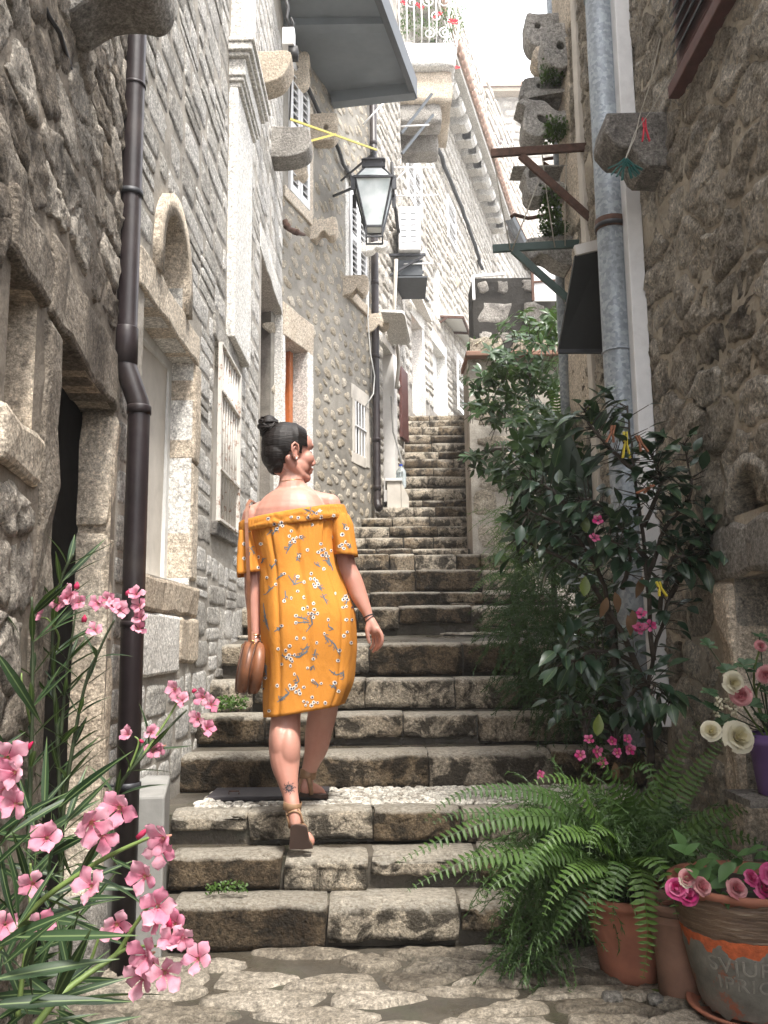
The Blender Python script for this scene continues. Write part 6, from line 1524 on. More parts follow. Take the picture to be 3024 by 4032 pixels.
mb = MB(); mb.lathe([(.030, -.018), (.033, -.016), (.032, .016), (.029, .018)], P(1213, 3048, 3.486), 20, (.15, .1, 1)); mb.build('ankle_strap', M['sandal'], so2, True)
mb = MB(); mb.tube([P(1214, 3062, 3.455), P(1222, 3090, 3.462), P(1226, 3128, 3.47)], [.009, .010, .008], 6); mb.tube([P(1192, 3060, 3.462), P(1180, 3092, 3.458), P(1178, 3128, 3.456)], .004, 6); mb.build('heel_strap', M['sandal'], so2, True)

# shoulder bag
bag = thing('shoulder_bag', P(985, 2727, 3.22), 'round brown leather shoulder bag hanging at the woman\'s left side', 'bag')
def disc(cx, cy, Y, rx, rz, tilt):
    mb = MB(); c = P(cx, cy, Y); vs = []; fs = []; n = 32; prof = [(0, -1), (.55, -1), (.86, -.85), (.98, -.5), (1, 0), (.98, .5), (.86, .85), (.55, 1), (0, 1)]
    for r, h in prof:
        for k in range(n):
            a = math.tau * k / n; vs.append(c + Matrix.Rotation(tilt, 3, 'Y') @ Matrix.Rotation(.25, 3, 'Z') @ Vector((h * rx, max(r, .001) * math.cos(a) * rz * .95, max(r, .001) * math.sin(a) * rz)))
    for i in range(len(prof) - 1):
        for k in range(n): fs.append((i * n + k, i * n + (k + 1) % n, (i + 1) * n + (k + 1) % n, (i + 1) * n + k))
    mb.add(vs, fs); return mb
disc(965, 2628, 3.235, .024, .094, .16).build('pocket', M['leather'], bag, True); disc(1008, 2630, 3.245, .024, .094, .12).build('pocket', M['leather'], bag, True)
mb = MB(); cc = P(986, 2628, 3.24)
for s_, xx in ((-1, 952), (1, 980), (1, 1000)):
    c = P(xx, 2628, 3.24); mb.tube([c + Vector((.16 * .094 * math.sin(a) * 1.0, .090 * math.cos(a), .094 * math.sin(a))) for a in [math.tau * k / 28 for k in range(29)]], .0028, 6, caps=False)
mb.build('piping', plain('dark_brown_leather', (.09, .035, .018), .5), bag, True)
mb = MB(); mb.bar(P(990, 2544, 3.235), P(990, 2524, 3.235), .02, .014); mb.build('tab', M['leather'], bag)
mb = MB(); c = P(992, 2532, 3.222); mb.tube([c + Vector((.009 * math.cos(a), 0, .009 * math.sin(a))) for a in [math.tau * k / 14 for k in range(15)]], .0018, 6); c = P(960, 2545, 3.222); mb.tube([c + Vector((.009 * math.cos(a), 0, .009 * math.sin(a))) for a in [math.tau * k / 14 for k in range(15)]], .0018, 6); mb.build('ring', M['gold'], bag, True)
mb = MB(); st = [P(1004, 1978, 3.36), P(985, 1970, 3.30), P(974, 1990, 3.255), P(970, 2060, 3.215), P(974, 2160, 3.20), P(978, 2260, 3.205), P(980, 2400, 3.222), P(984, 2528, 3.232)]
for a, b_ in zip(st, st[1:]): mb.bar(a, b_, .013, .003, up=(0, -1, .1))
mb.build('strap', M['leather'], bag)
mb = MB(); st = [P(1004, 1978, 3.36), P(1000, 2100, 3.42), P(990, 2300, 3.40), P(996, 2528, 3.25)]
for a, b_ in zip(st, st[1:]): mb.bar(a, b_, .013, .003, up=(0, -1, .1))
mb.build('strap', M['leather'], bag)
# ------------------------------------------------------------------ plants
def leaf_mesh(name, L, Wd, mat, n=5, fold=.25, curl=.25, wmax=.45, twist=0.0, power=1.0, wavy=0.0):
    vs = []; fs = []
    for i in range(n + 1):
        t = i / n
        w = Wd / 2 * (math.sin(math.pi * min(1, t ** (math.log(.5) / math.log(wmax)))) ** power) if 0 < i < n else .0006
        y = L * t; z = -curl * L * t * t; a = twist * t
        for s in (-1, 0, 1):
            x = w * s; zz = z + fold * abs(x) + wavy * math.sin(t * 9 + s)
            vs.append((x * math.cos(a), y, zz + x * math.sin(a)))
    for i in range(n):
        b = i * 3; fs += [(b, b + 1, b + 4, b + 3), (b + 1, b + 2, b + 5, b + 4)]
    me = bpy.data.meshes.new(name); me.from_pydata(vs, [], fs); me.materials.append(mat); me.polygons.foreach_set('use_smooth', [True] * len(fs)); return me
def frame(p, d, up, s=1.0):
    d = Vector(d).normalized(); x = d.cross(Vector(up))
    if x.length < 1e-3: x = d.orthogonal()
    x.normalize(); z = x.cross(d)
    m = Matrix((x * s, d * s, z * s)).transposed().to_4x4(); m.translation = p; return m
class Leaves:
    """single leaves as parts up to a limit, the rest joined"""
    def __init__(s, parent, meshes, cap=300, name='leaf'): s.p = parent; s.m = meshes; s.cap = cap; s.items = []; s.name = name
    def add(s, p, d, up, sc=1.0, k=None): s.items.append((frame(p, d, up, sc), random.randrange(len(s.m)) if k is None else k, sc))
    def flush(s):
        s.items.sort(key=lambda t: (t[0].translation - EYE).length / t[2]); rest = MB()
        for i, (m, k, sc) in enumerate(s.items):
            me = s.m[k]
            if i < s.cap: link(s.name, me, s.p, mat4=m)
            else: rest.add([m @ v.co for v in me.vertices], [tuple(p.vertices) for p in me.polygons])
        if rest.v: tag(rest.build('foliage', s.m[0].materials[0], s.p, True), kind='stuff')
def curve(pts, n=8):
    w = [Vector(p) for p in pts]; q = []
    for i in range(len(w) - 1):
        p0, p1, p2, p3 = w[max(i - 1, 0)], w[i], w[i + 1], w[min(i + 2, len(w) - 1)]
        for j in range(n):
            t = j / n; q.append(0.5 * ((2 * p1) + (-p0 + p2) * t + (2 * p0 - 5 * p1 + 4 * p2 - p3) * t * t + (-p0 + 3 * p1 - 3 * p2 + p3) * t ** 3))
    q.append(w[-1]); return q
def rv(s=1.0): return Vector((U(-1, 1), U(-1, 1), U(-1, 1))) * s

# ---- pink oleander, near left
M['ole'] = leafmat('oleander_leaf_green', (.010, .024, .010), (.028, .055, .023), .45, .2, None, .3, .007)
def petalmat(name, c0, c1, tr=.35, deep=(.85, .45, .55)):
    mt, nt, b = newmat(name); g = NG(nt); f = g.math('ADD', g.math('MULTIPLY', g.rnd(), .5), g.math('MULTIPLY', g.noise(g.pos(), 60, 3), .6)); c = g.ramp(f, [(.3, c0), (.8, c1)])
    sx = g.n('ShaderNodeSeparateXYZ'); g.l(g.n('ShaderNodeTexCoord').outputs['Object'], sx.inputs[0]); c = g.mix(g.ramp(g.math('ADD', sx.outputs[1], g.math('MULTIPLY', g.noise(g.pos(), 150, 3), .5)), [(.3, .75), (.95, 0.)]), c, tuple(x * k for x, k in zip(c0, deep)))
    g.l(c, b.inputs['Base Color']); b.inputs['Roughness'].default_value = .85; b.inputs['Specular IOR Level'].default_value = .1
    t = g.n('ShaderNodeBsdfTranslucent'); mx = g.n('ShaderNodeMixShader'); mx.inputs[0].default_value = tr; g.l(c, t.inputs[0]); g.l(b.outputs[0], mx.inputs[1]); g.l(t.outputs[0], mx.inputs[2]); g.l(mx.outputs[0], nt.nodes['Material Output'].inputs[0]); return mt
M['pinkp'] = petalmat('pink_petal', (.60, .22, .32), (.74, .42, .50)); M['bud'] = petalmat('deep_pink_bud', (.5, .03, .10), (.55, .08, .16)); M['throat'] = petalmat('cream_throat', (.6, .5, .3), (.65, .55, .38))
ole = thing('oleander_bush', PZ(200, 4032, GZ) + Vector((0, -.5, 0)), 'pink flowering oleander bush with long narrow leaves in the left foreground', 'oleander')
OL = [leaf_mesh('leaf', 1, U(.085, .115), M['ole'], 6, .35, c_, .42, U(-.4, .4)) for c_ in (.05, .15, .28, -.08, .2)]
olv = Leaves(ole, OL, 300)
def pet_mesh(mat, s_):
    vs = []; fs = []; rows = [(0, .06), (.25, .17), (.5, .32), (.75, .43), (.95, .33), (1.06, .10)]
    for i, (y, w) in enumerate(rows):
        for k in range(5):
            x = (k - 2) / 2 * w; yy = y - (.06 * abs(k - 2) if i > 2 else 0) + (.05 * s_ * (k - 2) / 2 if i > 2 else 0)
            z = .16 * math.sin(y * 2.2) - .20 * max(0, y - .5) ** 1.5 + .06 * math.sin(k * 1.9 + y * 4 + s_ * 2) * y + .05 * s_ * x
            vs.append((x, yy, z))
    for i in range(len(rows) - 1):
        for k in range(4): fs.append((i * 5 + k, i * 5 + k + 1, (i + 1) * 5 + k + 1, (i + 1) * 5 + k))
    me = bpy.data.meshes.new('petal'); me.from_pydata(vs, [], fs); me.materials.append(mat); me.polygons.foreach_set('use_smooth', [True] * len(fs)); return me
PM = [pet_mesh(M['pinkp'], s_) for s_ in (-1, .3, 1)]
tb = MB(); tb.lathe([(.05, -.55), (.08, -.35), (.14, -.1), (.2, .02)], (0, 0, 0), 10); tb.i = 1
for k in range(5): a = k * math.tau / 5; tb.bar((.1 * math.cos(a), .1 * math.sin(a), 0), (.18 * math.cos(a), .18 * math.sin(a), .16), .05, .02)
FLM = tb.mesh('flower', [M['throat'], M['pinkp']], True)
def flower(parent, c, nrm, r, pm=PM, fm=FLM, n=5, open_=.35):
    Mf = frame(c, Vector(nrm).orthogonal(), nrm, r)   # local z = normal
    f = link('flower', fm, parent, mat4=Mf); a0 = R() * 6
    for k in range(n):
        a = a0 + math.tau * k / n + U(-.12, .12)
        m = Mf @ Matrix.Rotation(a, 4, 'Z') @ Matrix.Translation((0, .10, 0)) @ Matrix.Rotation(open_ * U(.3, 1.5), 4, 'X') @ Matrix.Rotation(U(-.2, .2), 4, 'Y') @ Matrix.Scale(U(.85, 1.08), 4)
        o = bpy.data.objects.new('petal', pm[random.randrange(len(pm))]); COL.objects.link(o); o.parent = f; o.matrix_basis = Mf.inverted() @ m
    return f
def ostem(pts, r, leaves=(.15, 1.0), L=(.10, .14), step=.035, mat=None):
    w = curve([P(*p) for p in pts]); mb = MB(); N = len(w); mb.tube(w, [r * (1 - .55 * i / N) for i in range(N)], 7); mb.build('stem', mat or M['darkstem'], ole, True)
    tot = 0; last = 0; k = 0; Lt = sum((b - a).length for a, b in zip(w, w[1:]))
    for a, b in zip(w, w[1:]):
        tot += (b - a).length
        if tot - last > step and leaves[0] <= tot / Lt <= leaves[1]:
            last = tot; d = (b - a).normalized(); s = d.orthogonal().normalized(); ph = k * 1.05 + U(-.3, .3); k += 1
            for j in range(3):
                q = Quaternion(d, ph + j * math.tau / 3) @ s; l = U(*L); dd = (d * U(.7, 1.3) + q + Vector((0, 0, -.1))).normalized()
                if (b + dd * l).x < -.80: dd.x = abs(dd.x)
                olv.add(b, dd, (d * .8 - q * .6), l)
dk = M['darkstem']; gs = M['greenstem']
ostem([(245, 4100, 1.9), (240, 3600, 1.95), (238, 3250, 2.0), (225, 2900, 2.0), (205, 2550, 2.0), (235, 2300, 2.0), (290, 2180, 2.0)], .006, (.3, 1), (.10, .15), .045)
ostem([(240, 3250, 2.0), (285, 2950, 2.0), (335, 2700, 2.0), (400, 2540, 2.0), (450, 2440, 2.0)], .005, (.2, .9), (.08, .12), .06)
ostem([(240, 2900, 2.0), (262, 2650, 2.0), (285, 2500, 2.0), (300, 2400, 2.0)], .004, (.2, .8), (.08, .11), .07)
ostem([(110, 3500, 1.8), (118, 3100, 1.85), (125, 2850, 1.85), (128, 2600, 1.85), (125, 2350, 1.85)], .006, (.2, 1), (.10, .14), .05)
ostem([(225, 2560, 2.0), (230, 2500, 1.98), (190, 2440, 1.95), (160, 2432, 1.95)], .003, (2, 3), mat=gs)
ostem([(120, 2850, 1.85), (88, 2700, 1.8), (85, 2650, 1.8)], .003, (2, 3), mat=gs)
ostem([(430, 3260, 1.85), (470, 3100, 1.85), (560, 2980, 1.85), (660, 2870, 1.88), (735, 2795, 1.9)], .0045, (.1, .75), (.09, .12), .05)
ostem([(500, 3050, 1.85), (545, 2930, 1.85), (530, 2900, 1.85)], .003, (2, 3), mat=gs); ostem([(560, 2980, 1.85), (690, 2780, 1.88), (690, 2720, 1.88)], .003, (2, 3), mat=gs)
ostem([(-60, 3800, 1.25), (150, 3560, 1.25), (330, 3430, 1.25), (440, 3365, 1.25), (560, 3310, 1.25), (590, 3300, 1.25)], .0045, (.05, .7), (.10, .14), .05, mat=gs)
ostem([(60, 4150, 1.15), (220, 3940, 1.17), (340, 3840, 1.2), (455, 3760, 1.22), (520, 3660, 1.22), (590, 3560, 1.22)], .005, (.02, .45), (.11, .15), .06, mat=gs)
ostem([(455, 3760, 1.22), (520, 3730, 1.22), (640, 3725, 1.22)], .003, (2, 3), mat=gs); ostem([(355, 3790, 1.22), (395, 3680, 1.22), (430, 3620, 1.22)], .0025, (2, 3), mat=gs)
ostem([(70, 4000, 1.3), (95, 3800, 1.3), (115, 3650, 1.32), (120, 3500, 1.35), (120, 3400, 1.35)], .004, (.1, .8), (.09, .13), .05, mat=gs)
for (x0, y0, x1, y1, Y, w) in ((-60, 3450, 140, 3255, 1.1, 1), (12, 3800, 235, 3605, 1.1, 1.1), (60, 3690, 530, 3675, 1.12, .8), (-40, 3860, 450, 3756, 1.1, .9), (190, 3945, 500, 3832, 1.15, 1), (-60, 3960, 425, 3915, 1.08, .8), (-20, 4020, 170, 3900, 1.1, 1), (150, 4040, 390, 3985, 1.1, 1), (60, 3660, 238, 3405, 1.12, 1),
                            (2, 3390, 42, 3650, 1.1, 1), (223, 3615, 285, 3890, 1.2, .9), (-30, 3740, 250, 3560, 1.15, 1), (150, 3700, 60, 4000, 1.2, 1), (-20, 2560, 180, 2860, 1.6, .8), (-10, 2400, 120, 2480, 1.7, 1), (-30, 3000, 90, 2850, 1.5, 1), (-30, 3300, 200, 3100, 1.4, .9), (-30, 2850, 60, 3050, 1.5, .9), (380, 3300, 480, 3420, 1.3, .8), (300, 3300, 470, 3240, 1.3, .8), (440, 3380, 560, 3440, 1.3, .7)):
    a, b = P(x0, y0, Y), P(x1, y1, Y * U(.97, 1.06)); olv.add(a, b - a, Vector((U(-.3, .3), -.8, .6)), (b - a).length * 1.02)
for k in range(80):
    x, y = U(-80, 300), U(3150, 4100); Y = U(1.3, 1.85); a = P(x, y, Y); olv.add(a, Vector((U(-.5, 1), U(-.4, .4), U(-.2, 1))), Vector((U(-.4, .4), -1, .5)), U(.08, .14))
olv.flush()
def cf(l, sc, ox=0, oy=0): return [(ox + sc * a, oy + sc * b) for a, b in l]
for (x, y) in cf([(225, 690), (470, 560), (515, 615), (385, 622), (640, 622), (705, 600), (785, 672), (622, 800), (890, 565), (912, 640), (922, 722), (905, 788), (170, 1082), (30, 1070), (10, 1185), (735, 640), (445, 590)], .603, 0, 2000):
    flower(ole, P(x, y, 1.93), Vector((U(-.6, .6), -1, U(-.1, .7))), U(.019, .024), open_=.5)
for (x, y) in ((690, 2712), (718, 2758), (800, 2745), (832, 2775), (780, 2830), (815, 2868), (505, 2893), (595, 2885), (602, 2955), (638, 2940)):
    flower(ole, P(x, y, 1.87), Vector((U(-.8, .8), -1, U(-.3, .7))), U(.018, .023), open_=.6)
for (x, y, r_) in ((360, 3240, 1.15), (470, 3180, 1.15), (405, 3285, 1), (560, 3320, .2), (645, 3300, 1.05), (630, 3345, .9), (185, 3300, 1), (360, 3490, 1), (570, 3450, .95), (460, 3640, .9), (620, 3570, 1), (610, 3620, .8), (690, 3640, .9), (720, 3690, .7), (780, 3775, .9), (580, 3760, 1.05), (560, 3850, 1), (650, 3830, 1), (680, 3700, .8), (30, 2985, 1.2), (60, 3040, 1), (20, 3110, 1), (60, 3165, .9), (130, 3480, .8), (160, 3640, .8), (20, 3640, .8), (600, 3790, .8)):
    if r_ > .3: flower(ole, P(x, y, 1.2 + U(-.02, .03)), Vector((U(-.7, .9), -1, U(-.2, .6))), .0245 * r_, open_=.55)
for (x, y, x1, y1, Y) in ((540, 3300, 585, 3260, 1.22), (95, 2960, 130, 2920, 1.3), (300, 2320, 305, 2290, 1.95), (500, 2345, 512, 2320, 1.93), (330, 2450, 334, 2420, 1.95), (555, 3740, 535, 3725, 1.2), (570, 3820, 545, 3825, 1.2), (665, 3660, 668, 3615, 1.2), (40, 2700, 35, 2680, 1.8), (560, 2915, 553, 2925, 1.85), (768, 2725, 760, 2712, 1.87)):
    a, b = P(x, y, Y), P(x1, y1, Y); mb = MB(); mb.tube([a, a.lerp(b, .5), b], [.0035 * Y / 1.3, .005 * Y / 1.5, .001], 7); mb.build('bud', M['bud'], ole, True)

# ---- ferns
M['fern'] = leafmat('fern_green', (.030, .070, .012), (.075, .14, .026), .5, .3); M['fernd'] = leafmat('dark_fern_green', (.020, .048, .014), (.055, .105, .028), .5, .25)
def frond(parent, pts, lf=.032, n=34, mat=None, name='frond', up=(0, -.7, 1), w=.36, droop=.2):
    w_ = curve([P(*p) if len(p) == 3 and p[0] > 50 else Vector(p) for p in pts], 6); mb = MB()
    L = [0]
    for a, b in zip(w_, w_[1:]): L.append(L[-1] + (b - a).length)
    N = len(w_); mb.i = 0; mb.tube(w_, [.0016 * (1 - .7 * i / N) for i in range(N)], 4, caps=False)
    n = max(8, int(L[-1] / (lf * .36))); upv = Vector(up).normalized()
    for k in range(n):
        s = (k + .5) / n * L[-1]; i = max(j for j in range(N) if L[j] <= s); i = min(i, N - 2); t = (s - L[i]) / max(L[i + 1] - L[i], 1e-6); p = w_[i].lerp(w_[i + 1], t); d = (w_[i + 1] - w_[i]).normalized()
        sd_ = d.cross(upv); 
        if sd_.length < .1: sd_ = d.orthogonal()
        sd_.normalize(); nn = sd_.cross(d).normalized(); f = s / L[-1]; l = lf * (min(1, .35 + f * 3) * (1 - max(0, f - .45) ** 1.5 * 2.1)) * U(.9, 1.08)
        if l < .004: l = .004
        for sg in (-1, 1):
            q = (sd_ * sg * 1.0 + d * .25 - nn * droop * U(.5, 1.5)).normalized(); a = p + q * .0012; hw = d * l * w * .5; z = nn * l * .06
            mb.add([a - hw * .6, a + hw * .8, p + q * l * .55 + hw * .95 + z, p + q * l + hw * .1, p + q * l * .6 - hw * .9 + z], [(0, 1, 2, 3, 4) if sg > 0 else (4, 3, 2, 1, 0)])
    return mb.build(name, mat or M['fern'], parent)
def pot(name, label, c, prof, mat, group=None, soil=None, cat='flower pot'):
    o = thing(name, c, label, cat, group); mb = MB(); mb.lathe(prof, c, 40); mb.build('pot_body', mat, o, True); 
    rt = max(p[0] for p in prof); top = max(p[1] for p in prof)
    mb = MB(); mb.lathe([(.001, top - .03), (rt * .92, top - .03)], c, 24); mb.build('soil', soil or plain('dark_soil', (.03, .022, .016), .95, bump=.5), o); return o
pc1 = P(2480, 3600, 2.72); zr_ = P(2480, 3560, 2.58).z; h_ = zr_ - GZ
pot('flower_pot', 'dark red terracotta pot holding the big fern', Vector((pc1.x, 2.72, GZ)), [(.085, 0), (.09, .005), (.10, h_ * .3), (.122, h_ * .7), (.130, h_ * .87), (.142, h_ * .88), (.148, h_ * .93), (.146, h_), (.132, h_), (.125, h_ * .85)], M['terra'], 'flower pots at the foot of the stairs')
pc2 = P(2665, 3600, 2.55); zr2 = P(2665, 3572, 2.47).z; h_ = zr2 - GZ
pot('flower_pot', 'narrow brown terracotta pot squeezed between the fern pot and decorated pot', Vector((pc2.x, 2.55, GZ)), [(.055, 0), (.058, .004), (.065, h_ * .5), (.074, h_ * .74), (.078, h_ * .76), (.082, h_ * .92), (.092, h_ * .93), (.094, h_), (.084, h_), (.08, h_ * .8)], M['terra2'], 'flower pots at the foot of the stairs')
fern = thing('boston_fern', Vector((pc1.x, 2.72, zr_)), 'large green sword fern arching out of the terracotta pot over the steps', 'fern')
B0 = (2480, 3470, 2.72)
FR = [[B0, (2350, 3280, 2.7), (2150, 3130, 2.65), (1900, 3110, 2.6), (1750, 3160, 2.58), (1670, 3235, 2.56)], [B0, (2380, 3330, 2.68), (2200, 3220, 2.6), (1950, 3230, 2.55), (1750, 3300, 2.5), (1560, 3400, 2.46)], [B0, (2330, 3400, 2.66), (2150, 3350, 2.6), (1900, 3370, 2.52), (1720, 3440, 2.48), (1600, 3510, 2.45)],
      [B0, (2350, 3400, 2.6), (2180, 3350, 2.5), (2060, 3430, 2.42), (1965, 3620, 2.4)], [B0, (2400, 3400, 2.58), (2270, 3430, 2.45), (2180, 3520, 2.42), (2140, 3610, 2.4)], [B0, (2380, 3450, 2.56), (2270, 3560, 2.48), (2200, 3660, 2.45), (2125, 3745, 2.44)], [B0, (2420, 3420, 2.55), (2360, 3500, 2.48), (2345, 3600, 2.46), (2335, 3700, 2.46)],
      [B0, (2450, 3400, 2.5), (2420, 3480, 2.44), (2415, 3560, 2.42), (2408, 3635, 2.42)], [B0, (2520, 3420, 2.52), (2540, 3550, 2.45), (2550, 3700, 2.44), (2530, 3860, 2.44)], [B0, (2520, 3380, 2.52), (2590, 3400, 2.42), (2640, 3500, 2.40), (2665, 3610, 2.38)], [B0, (2540, 3250, 2.7), (2620, 3080, 2.68), (2680, 2950, 2.66), (2755, 2840, 2.65)], [B0, (2560, 3300, 2.75), (2680, 3130, 2.8), (2780, 2990, 2.82), (2870, 2880, 2.85)],
      [B0, (2500, 3200, 2.65), (2480, 3050, 2.6), (2540, 3010, 2.55), (2575, 3080, 2.52), (2590, 3165, 2.5)], [B0, (2430, 3250, 2.7), (2370, 3120, 2.68), (2310, 3030, 2.66), (2285, 3010, 2.66)], [B0, (2430, 3330, 2.65), (2330, 3180, 2.58), (2260, 3080, 2.55), (2170, 3060, 2.52), (2080, 3090, 2.5)], [B0, (2600, 3350, 2.65), (2760, 3230, 2.6), (2850, 3200, 2.58), (2900, 3260, 2.56)], [B0, (2620, 3380, 2.7), (2800, 3290, 2.68), (2950, 3300, 2.66), (3060, 3360, 2.64)],
      [B0, (2620, 3360, 2.8), (2850, 3200, 2.8), (3060, 3170, 2.8)], [B0, (2450, 3330, 2.6), (2380, 3260, 2.5), (2330, 3300, 2.45), (2320, 3370, 2.42)], [B0, (2420, 3360, 2.6), (2300, 3280, 2.5), (2190, 3290, 2.45), (2120, 3360, 2.42), (2080, 3450, 2.4)], [B0, (2350, 3380, 2.68), (2100, 3230, 2.6), (1850, 3200, 2.55), (1700, 3240, 2.5)], [B0, (2330, 3420, 2.62), (2080, 3420, 2.5), (1950, 3480, 2.46), (1880, 3560, 2.44)],
      [B0, (2470, 3260, 2.66), (2430, 3100, 2.62), (2360, 2990, 2.6), (2330, 3000, 2.6)], [B0, (2550, 3340, 2.6), (2640, 3280, 2.5), (2730, 3300, 2.44), (2790, 3370, 2.4)]]
for q in FR: frond(fern, q, U(.044, .054))
for k in range(26):
    x, y = U(2250, 2800), U(3230, 3480); frond(fern, [B0, ((2480 + x) / 2 + U(-40, 40), y - 80, 2.74), (x + U(-60, 60), y, 2.72 + U(-.05, .1))], U(.034, .044), mat=M['fernd'])
fern2 = thing('boston_fern', P(2050, 2450, 4.8), 'small light green fern trailing over the right ends of the middle steps', 'fern', None)
for q in ([(2120, 2350, 4.6), (2000, 2260, 4.5), (1900, 2290, 4.45), (1850, 2345, 4.4)], [(2120, 2320, 4.6), (2040, 2220, 4.55), (1960, 2190, 4.5), (1880, 2210, 4.48)], [(2110, 2380, 4.6), (2010, 2320, 4.5), (1930, 2330, 4.46)], [(2130, 2280, 4.6), (2080, 2180, 4.5), (2000, 2150, 4.48), (1930, 2160, 4.45)], [(2130, 2250, 4.6), (2090, 2120, 4.5), (2010, 2100, 4.48)], [(2120, 2400, 4.6), (2010, 2390, 4.5), (1940, 2440, 4.45)]): frond(fern2, q, .045)
fern3 = thing('boston_fern', P(2150, 1700, 5.2), 'pale green fern fronds among the shrubs beneath the black awning', 'fern', None)
for q in ([(2200, 1720, 5.0), (2140, 1600, 5.0), (2060, 1590, 4.95), (2045, 1660, 4.95)], [(2200, 1700, 5.0), (2120, 1580, 5.0), (2040, 1560, 4.95)], [(2190, 1740, 5.0), (2110, 1680, 5.0), (2050, 1720, 4.95)], [(2230, 1640, 5.0), (2280, 1560, 5.0), (2330, 1570, 5.0)], [(2200, 1640, 5.0), (2180, 1540, 5.0), (2120, 1520, 5.0)], [(2060, 1790, 4.9), (1990, 1740, 4.9), (1920, 1760, 4.9)]): frond(fern3, q, .05)

# ---- camellia-like shrub with big glossy leaves
M['cam'] = leafmat('glossy_dark_leaf', (.018, .044, .024), (.045, .085, .042), .34, .15, (.06, .12, .02), .5, .014)
M['camy'] = leafmat('yellow_green_leaf', (.10, .14, .02), (.16, .2, .03), .4, .3); M['deadl'] = leafmat('dry_brown_leaf', (.12, .07, .035), (.22, .13, .07), .7, .2, (.15, .08, .03))
def shrub(name, label, branches, Lr, n_per, mats, cap=300, base=None, r0=.012, wr=.44, cat='shrub', droop=.35, start=.35, barkm=None, spread=1.0):
    o = thing(name, base or P(*branches[0][0]), label, cat)
    MS = [leaf_mesh('leaf', 1, U(wr * .85, wr * 1.15), mats[k % len(mats)], 5, .25, U(.1, .4), U(.4, .5), U(-.3, .3)) for k in range(7)]
    lv = Leaves(o, MS, cap)
    for bi, br in enumerate(branches):
        w = curve([P(*p) for p in br], 5); N = len(w); mb = MB(); rr = r0 * (1 if bi == 0 else .6); mb.tube([p + rv(.004) for p in w], [rr * (1 - .75 * i / N) for i in range(N)], 6); mb.build('trunk' if bi == 0 else 'branch', barkm or M['bark'], o, True)
        for k in range(n_per):
            t = start + (1 - start) * (k + R()) / n_per; i = min(N - 2, int(t * (N - 1))); p = w[i].lerp(w[i + 1], R()); d = (w[i + 1] - w[i]).normalized()
            off = rv(1).normalized(); off = (off - d * off.dot(d)).normalized()
            tw = U(.0, .09) * spread; p2 = p + (off + d * .4).normalized() * tw
            if tw > .03: tb_ = MB(); tb_.tube([p, p2], [.0022, .0012], 4, caps=False); lv_twigs.append((o, tb_))
            dd = (off * .8 + d * .5 + Vector((0, 0, -droop * U(0, 1.6))) + rv(.35)); lv.add(p2, dd, Vector((0, -.35, 1)) + rv(.35), U(*Lr))
    lv.flush()
    all_ = MB()
    for oo, t_ in lv_twigs:
        if oo == o: all_.add(t_.v, t_.f)
    if all_.v: tag(all_.build('twigs', barkm or M['bark'], o), kind='stuff')
    return o
lv_twigs = []
CB = [[(2570, 3050, 3.35), (2545, 2800, 3.3), (2520, 2650, 3.25), (2450, 2500, 3.2), (2380, 2380, 3.2), (2290, 2250, 3.15), (2150, 2170, 3.1), (2020, 2110, 3.1)],
      [(2540, 2760, 3.3), (2590, 2520, 3.2), (2640, 2350, 3.1), (2710, 2220, 3.05), (2790, 2150, 3.0)], [(2400, 2410, 3.2), (2350, 2230, 3.1), (2230, 2080, 3.05), (2080, 2010, 3.0)], [(2570, 2600, 3.2), (2550, 2300, 3.1), (2525, 2050, 3.0), (2490, 1800, 2.95), (2470, 1600, 2.95)],
      [(2640, 2350, 3.1), (2740, 2120, 3.0), (2830, 2020, 2.95), (2865, 2090, 2.9)], [(2550, 2280, 3.1), (2620, 2080, 3.0), (2720, 1930, 2.95), (2690, 1740, 2.95)], [(2350, 2230, 3.1), (2300, 2080, 3.05), (2170, 1930, 3.05), (2080, 1890, 3.05)], [(2500, 1850, 2.95), (2420, 1780, 2.95), (2330, 1680, 2.95), (2300, 1610, 2.95)],
      [(2590, 2450, 3.15), (2650, 2200, 3.0), (2780, 2210, 2.95), (2850, 2150, 2.9)], [(2545, 2200, 3.05), (2430, 2060, 3.0), (2350, 1980, 3.0), (2270, 1960, 3.0)], [(2500, 2600, 3.25), (2350, 2560, 3.15), (2260, 2600, 3.1), (2200, 2560, 3.1)], [(2530, 2080, 3.0), (2600, 1900, 2.95), (2560, 1780, 2.95)], [(2560, 2900, 3.3), (2480, 2760, 3.15), (2560, 2690, 3.05), (2640, 2760, 3.0)], [(2450, 2320, 3.1), (2480, 2180, 3.0), (2380, 2120, 2.95)]]
cam_ = shrub('camellia_shrub', 'tall shrub with big glossy dark leaves and dark trunk in front of the right house', CB, (.055, .092), 64, [M['cam']], 300, r0=.016, start=.22)
lv = Leaves(cam_, [leaf_mesh('leaf', 1, .5, M['camy'], 5, .2, .2), leaf_mesh('leaf', 1, .4, M['deadl'], 5, .3, .5)], 20)
for (x, y, k) in ((2490, 2400, 1), (2420, 2330, 1), (2530, 2270, 1), (2470, 2420, 1), (2300, 2350, 0), (2310, 2100, 0), (2420, 3000, 1), (2350, 2900, 0), (2330, 1680, 0), (2390, 2350, 1)): lv.add(P(x, y, 2.98), Vector((U(-.4, .4), 0, -1 if k else .6)), Vector((0, -1, .2)), .075, k)
lv.flush()
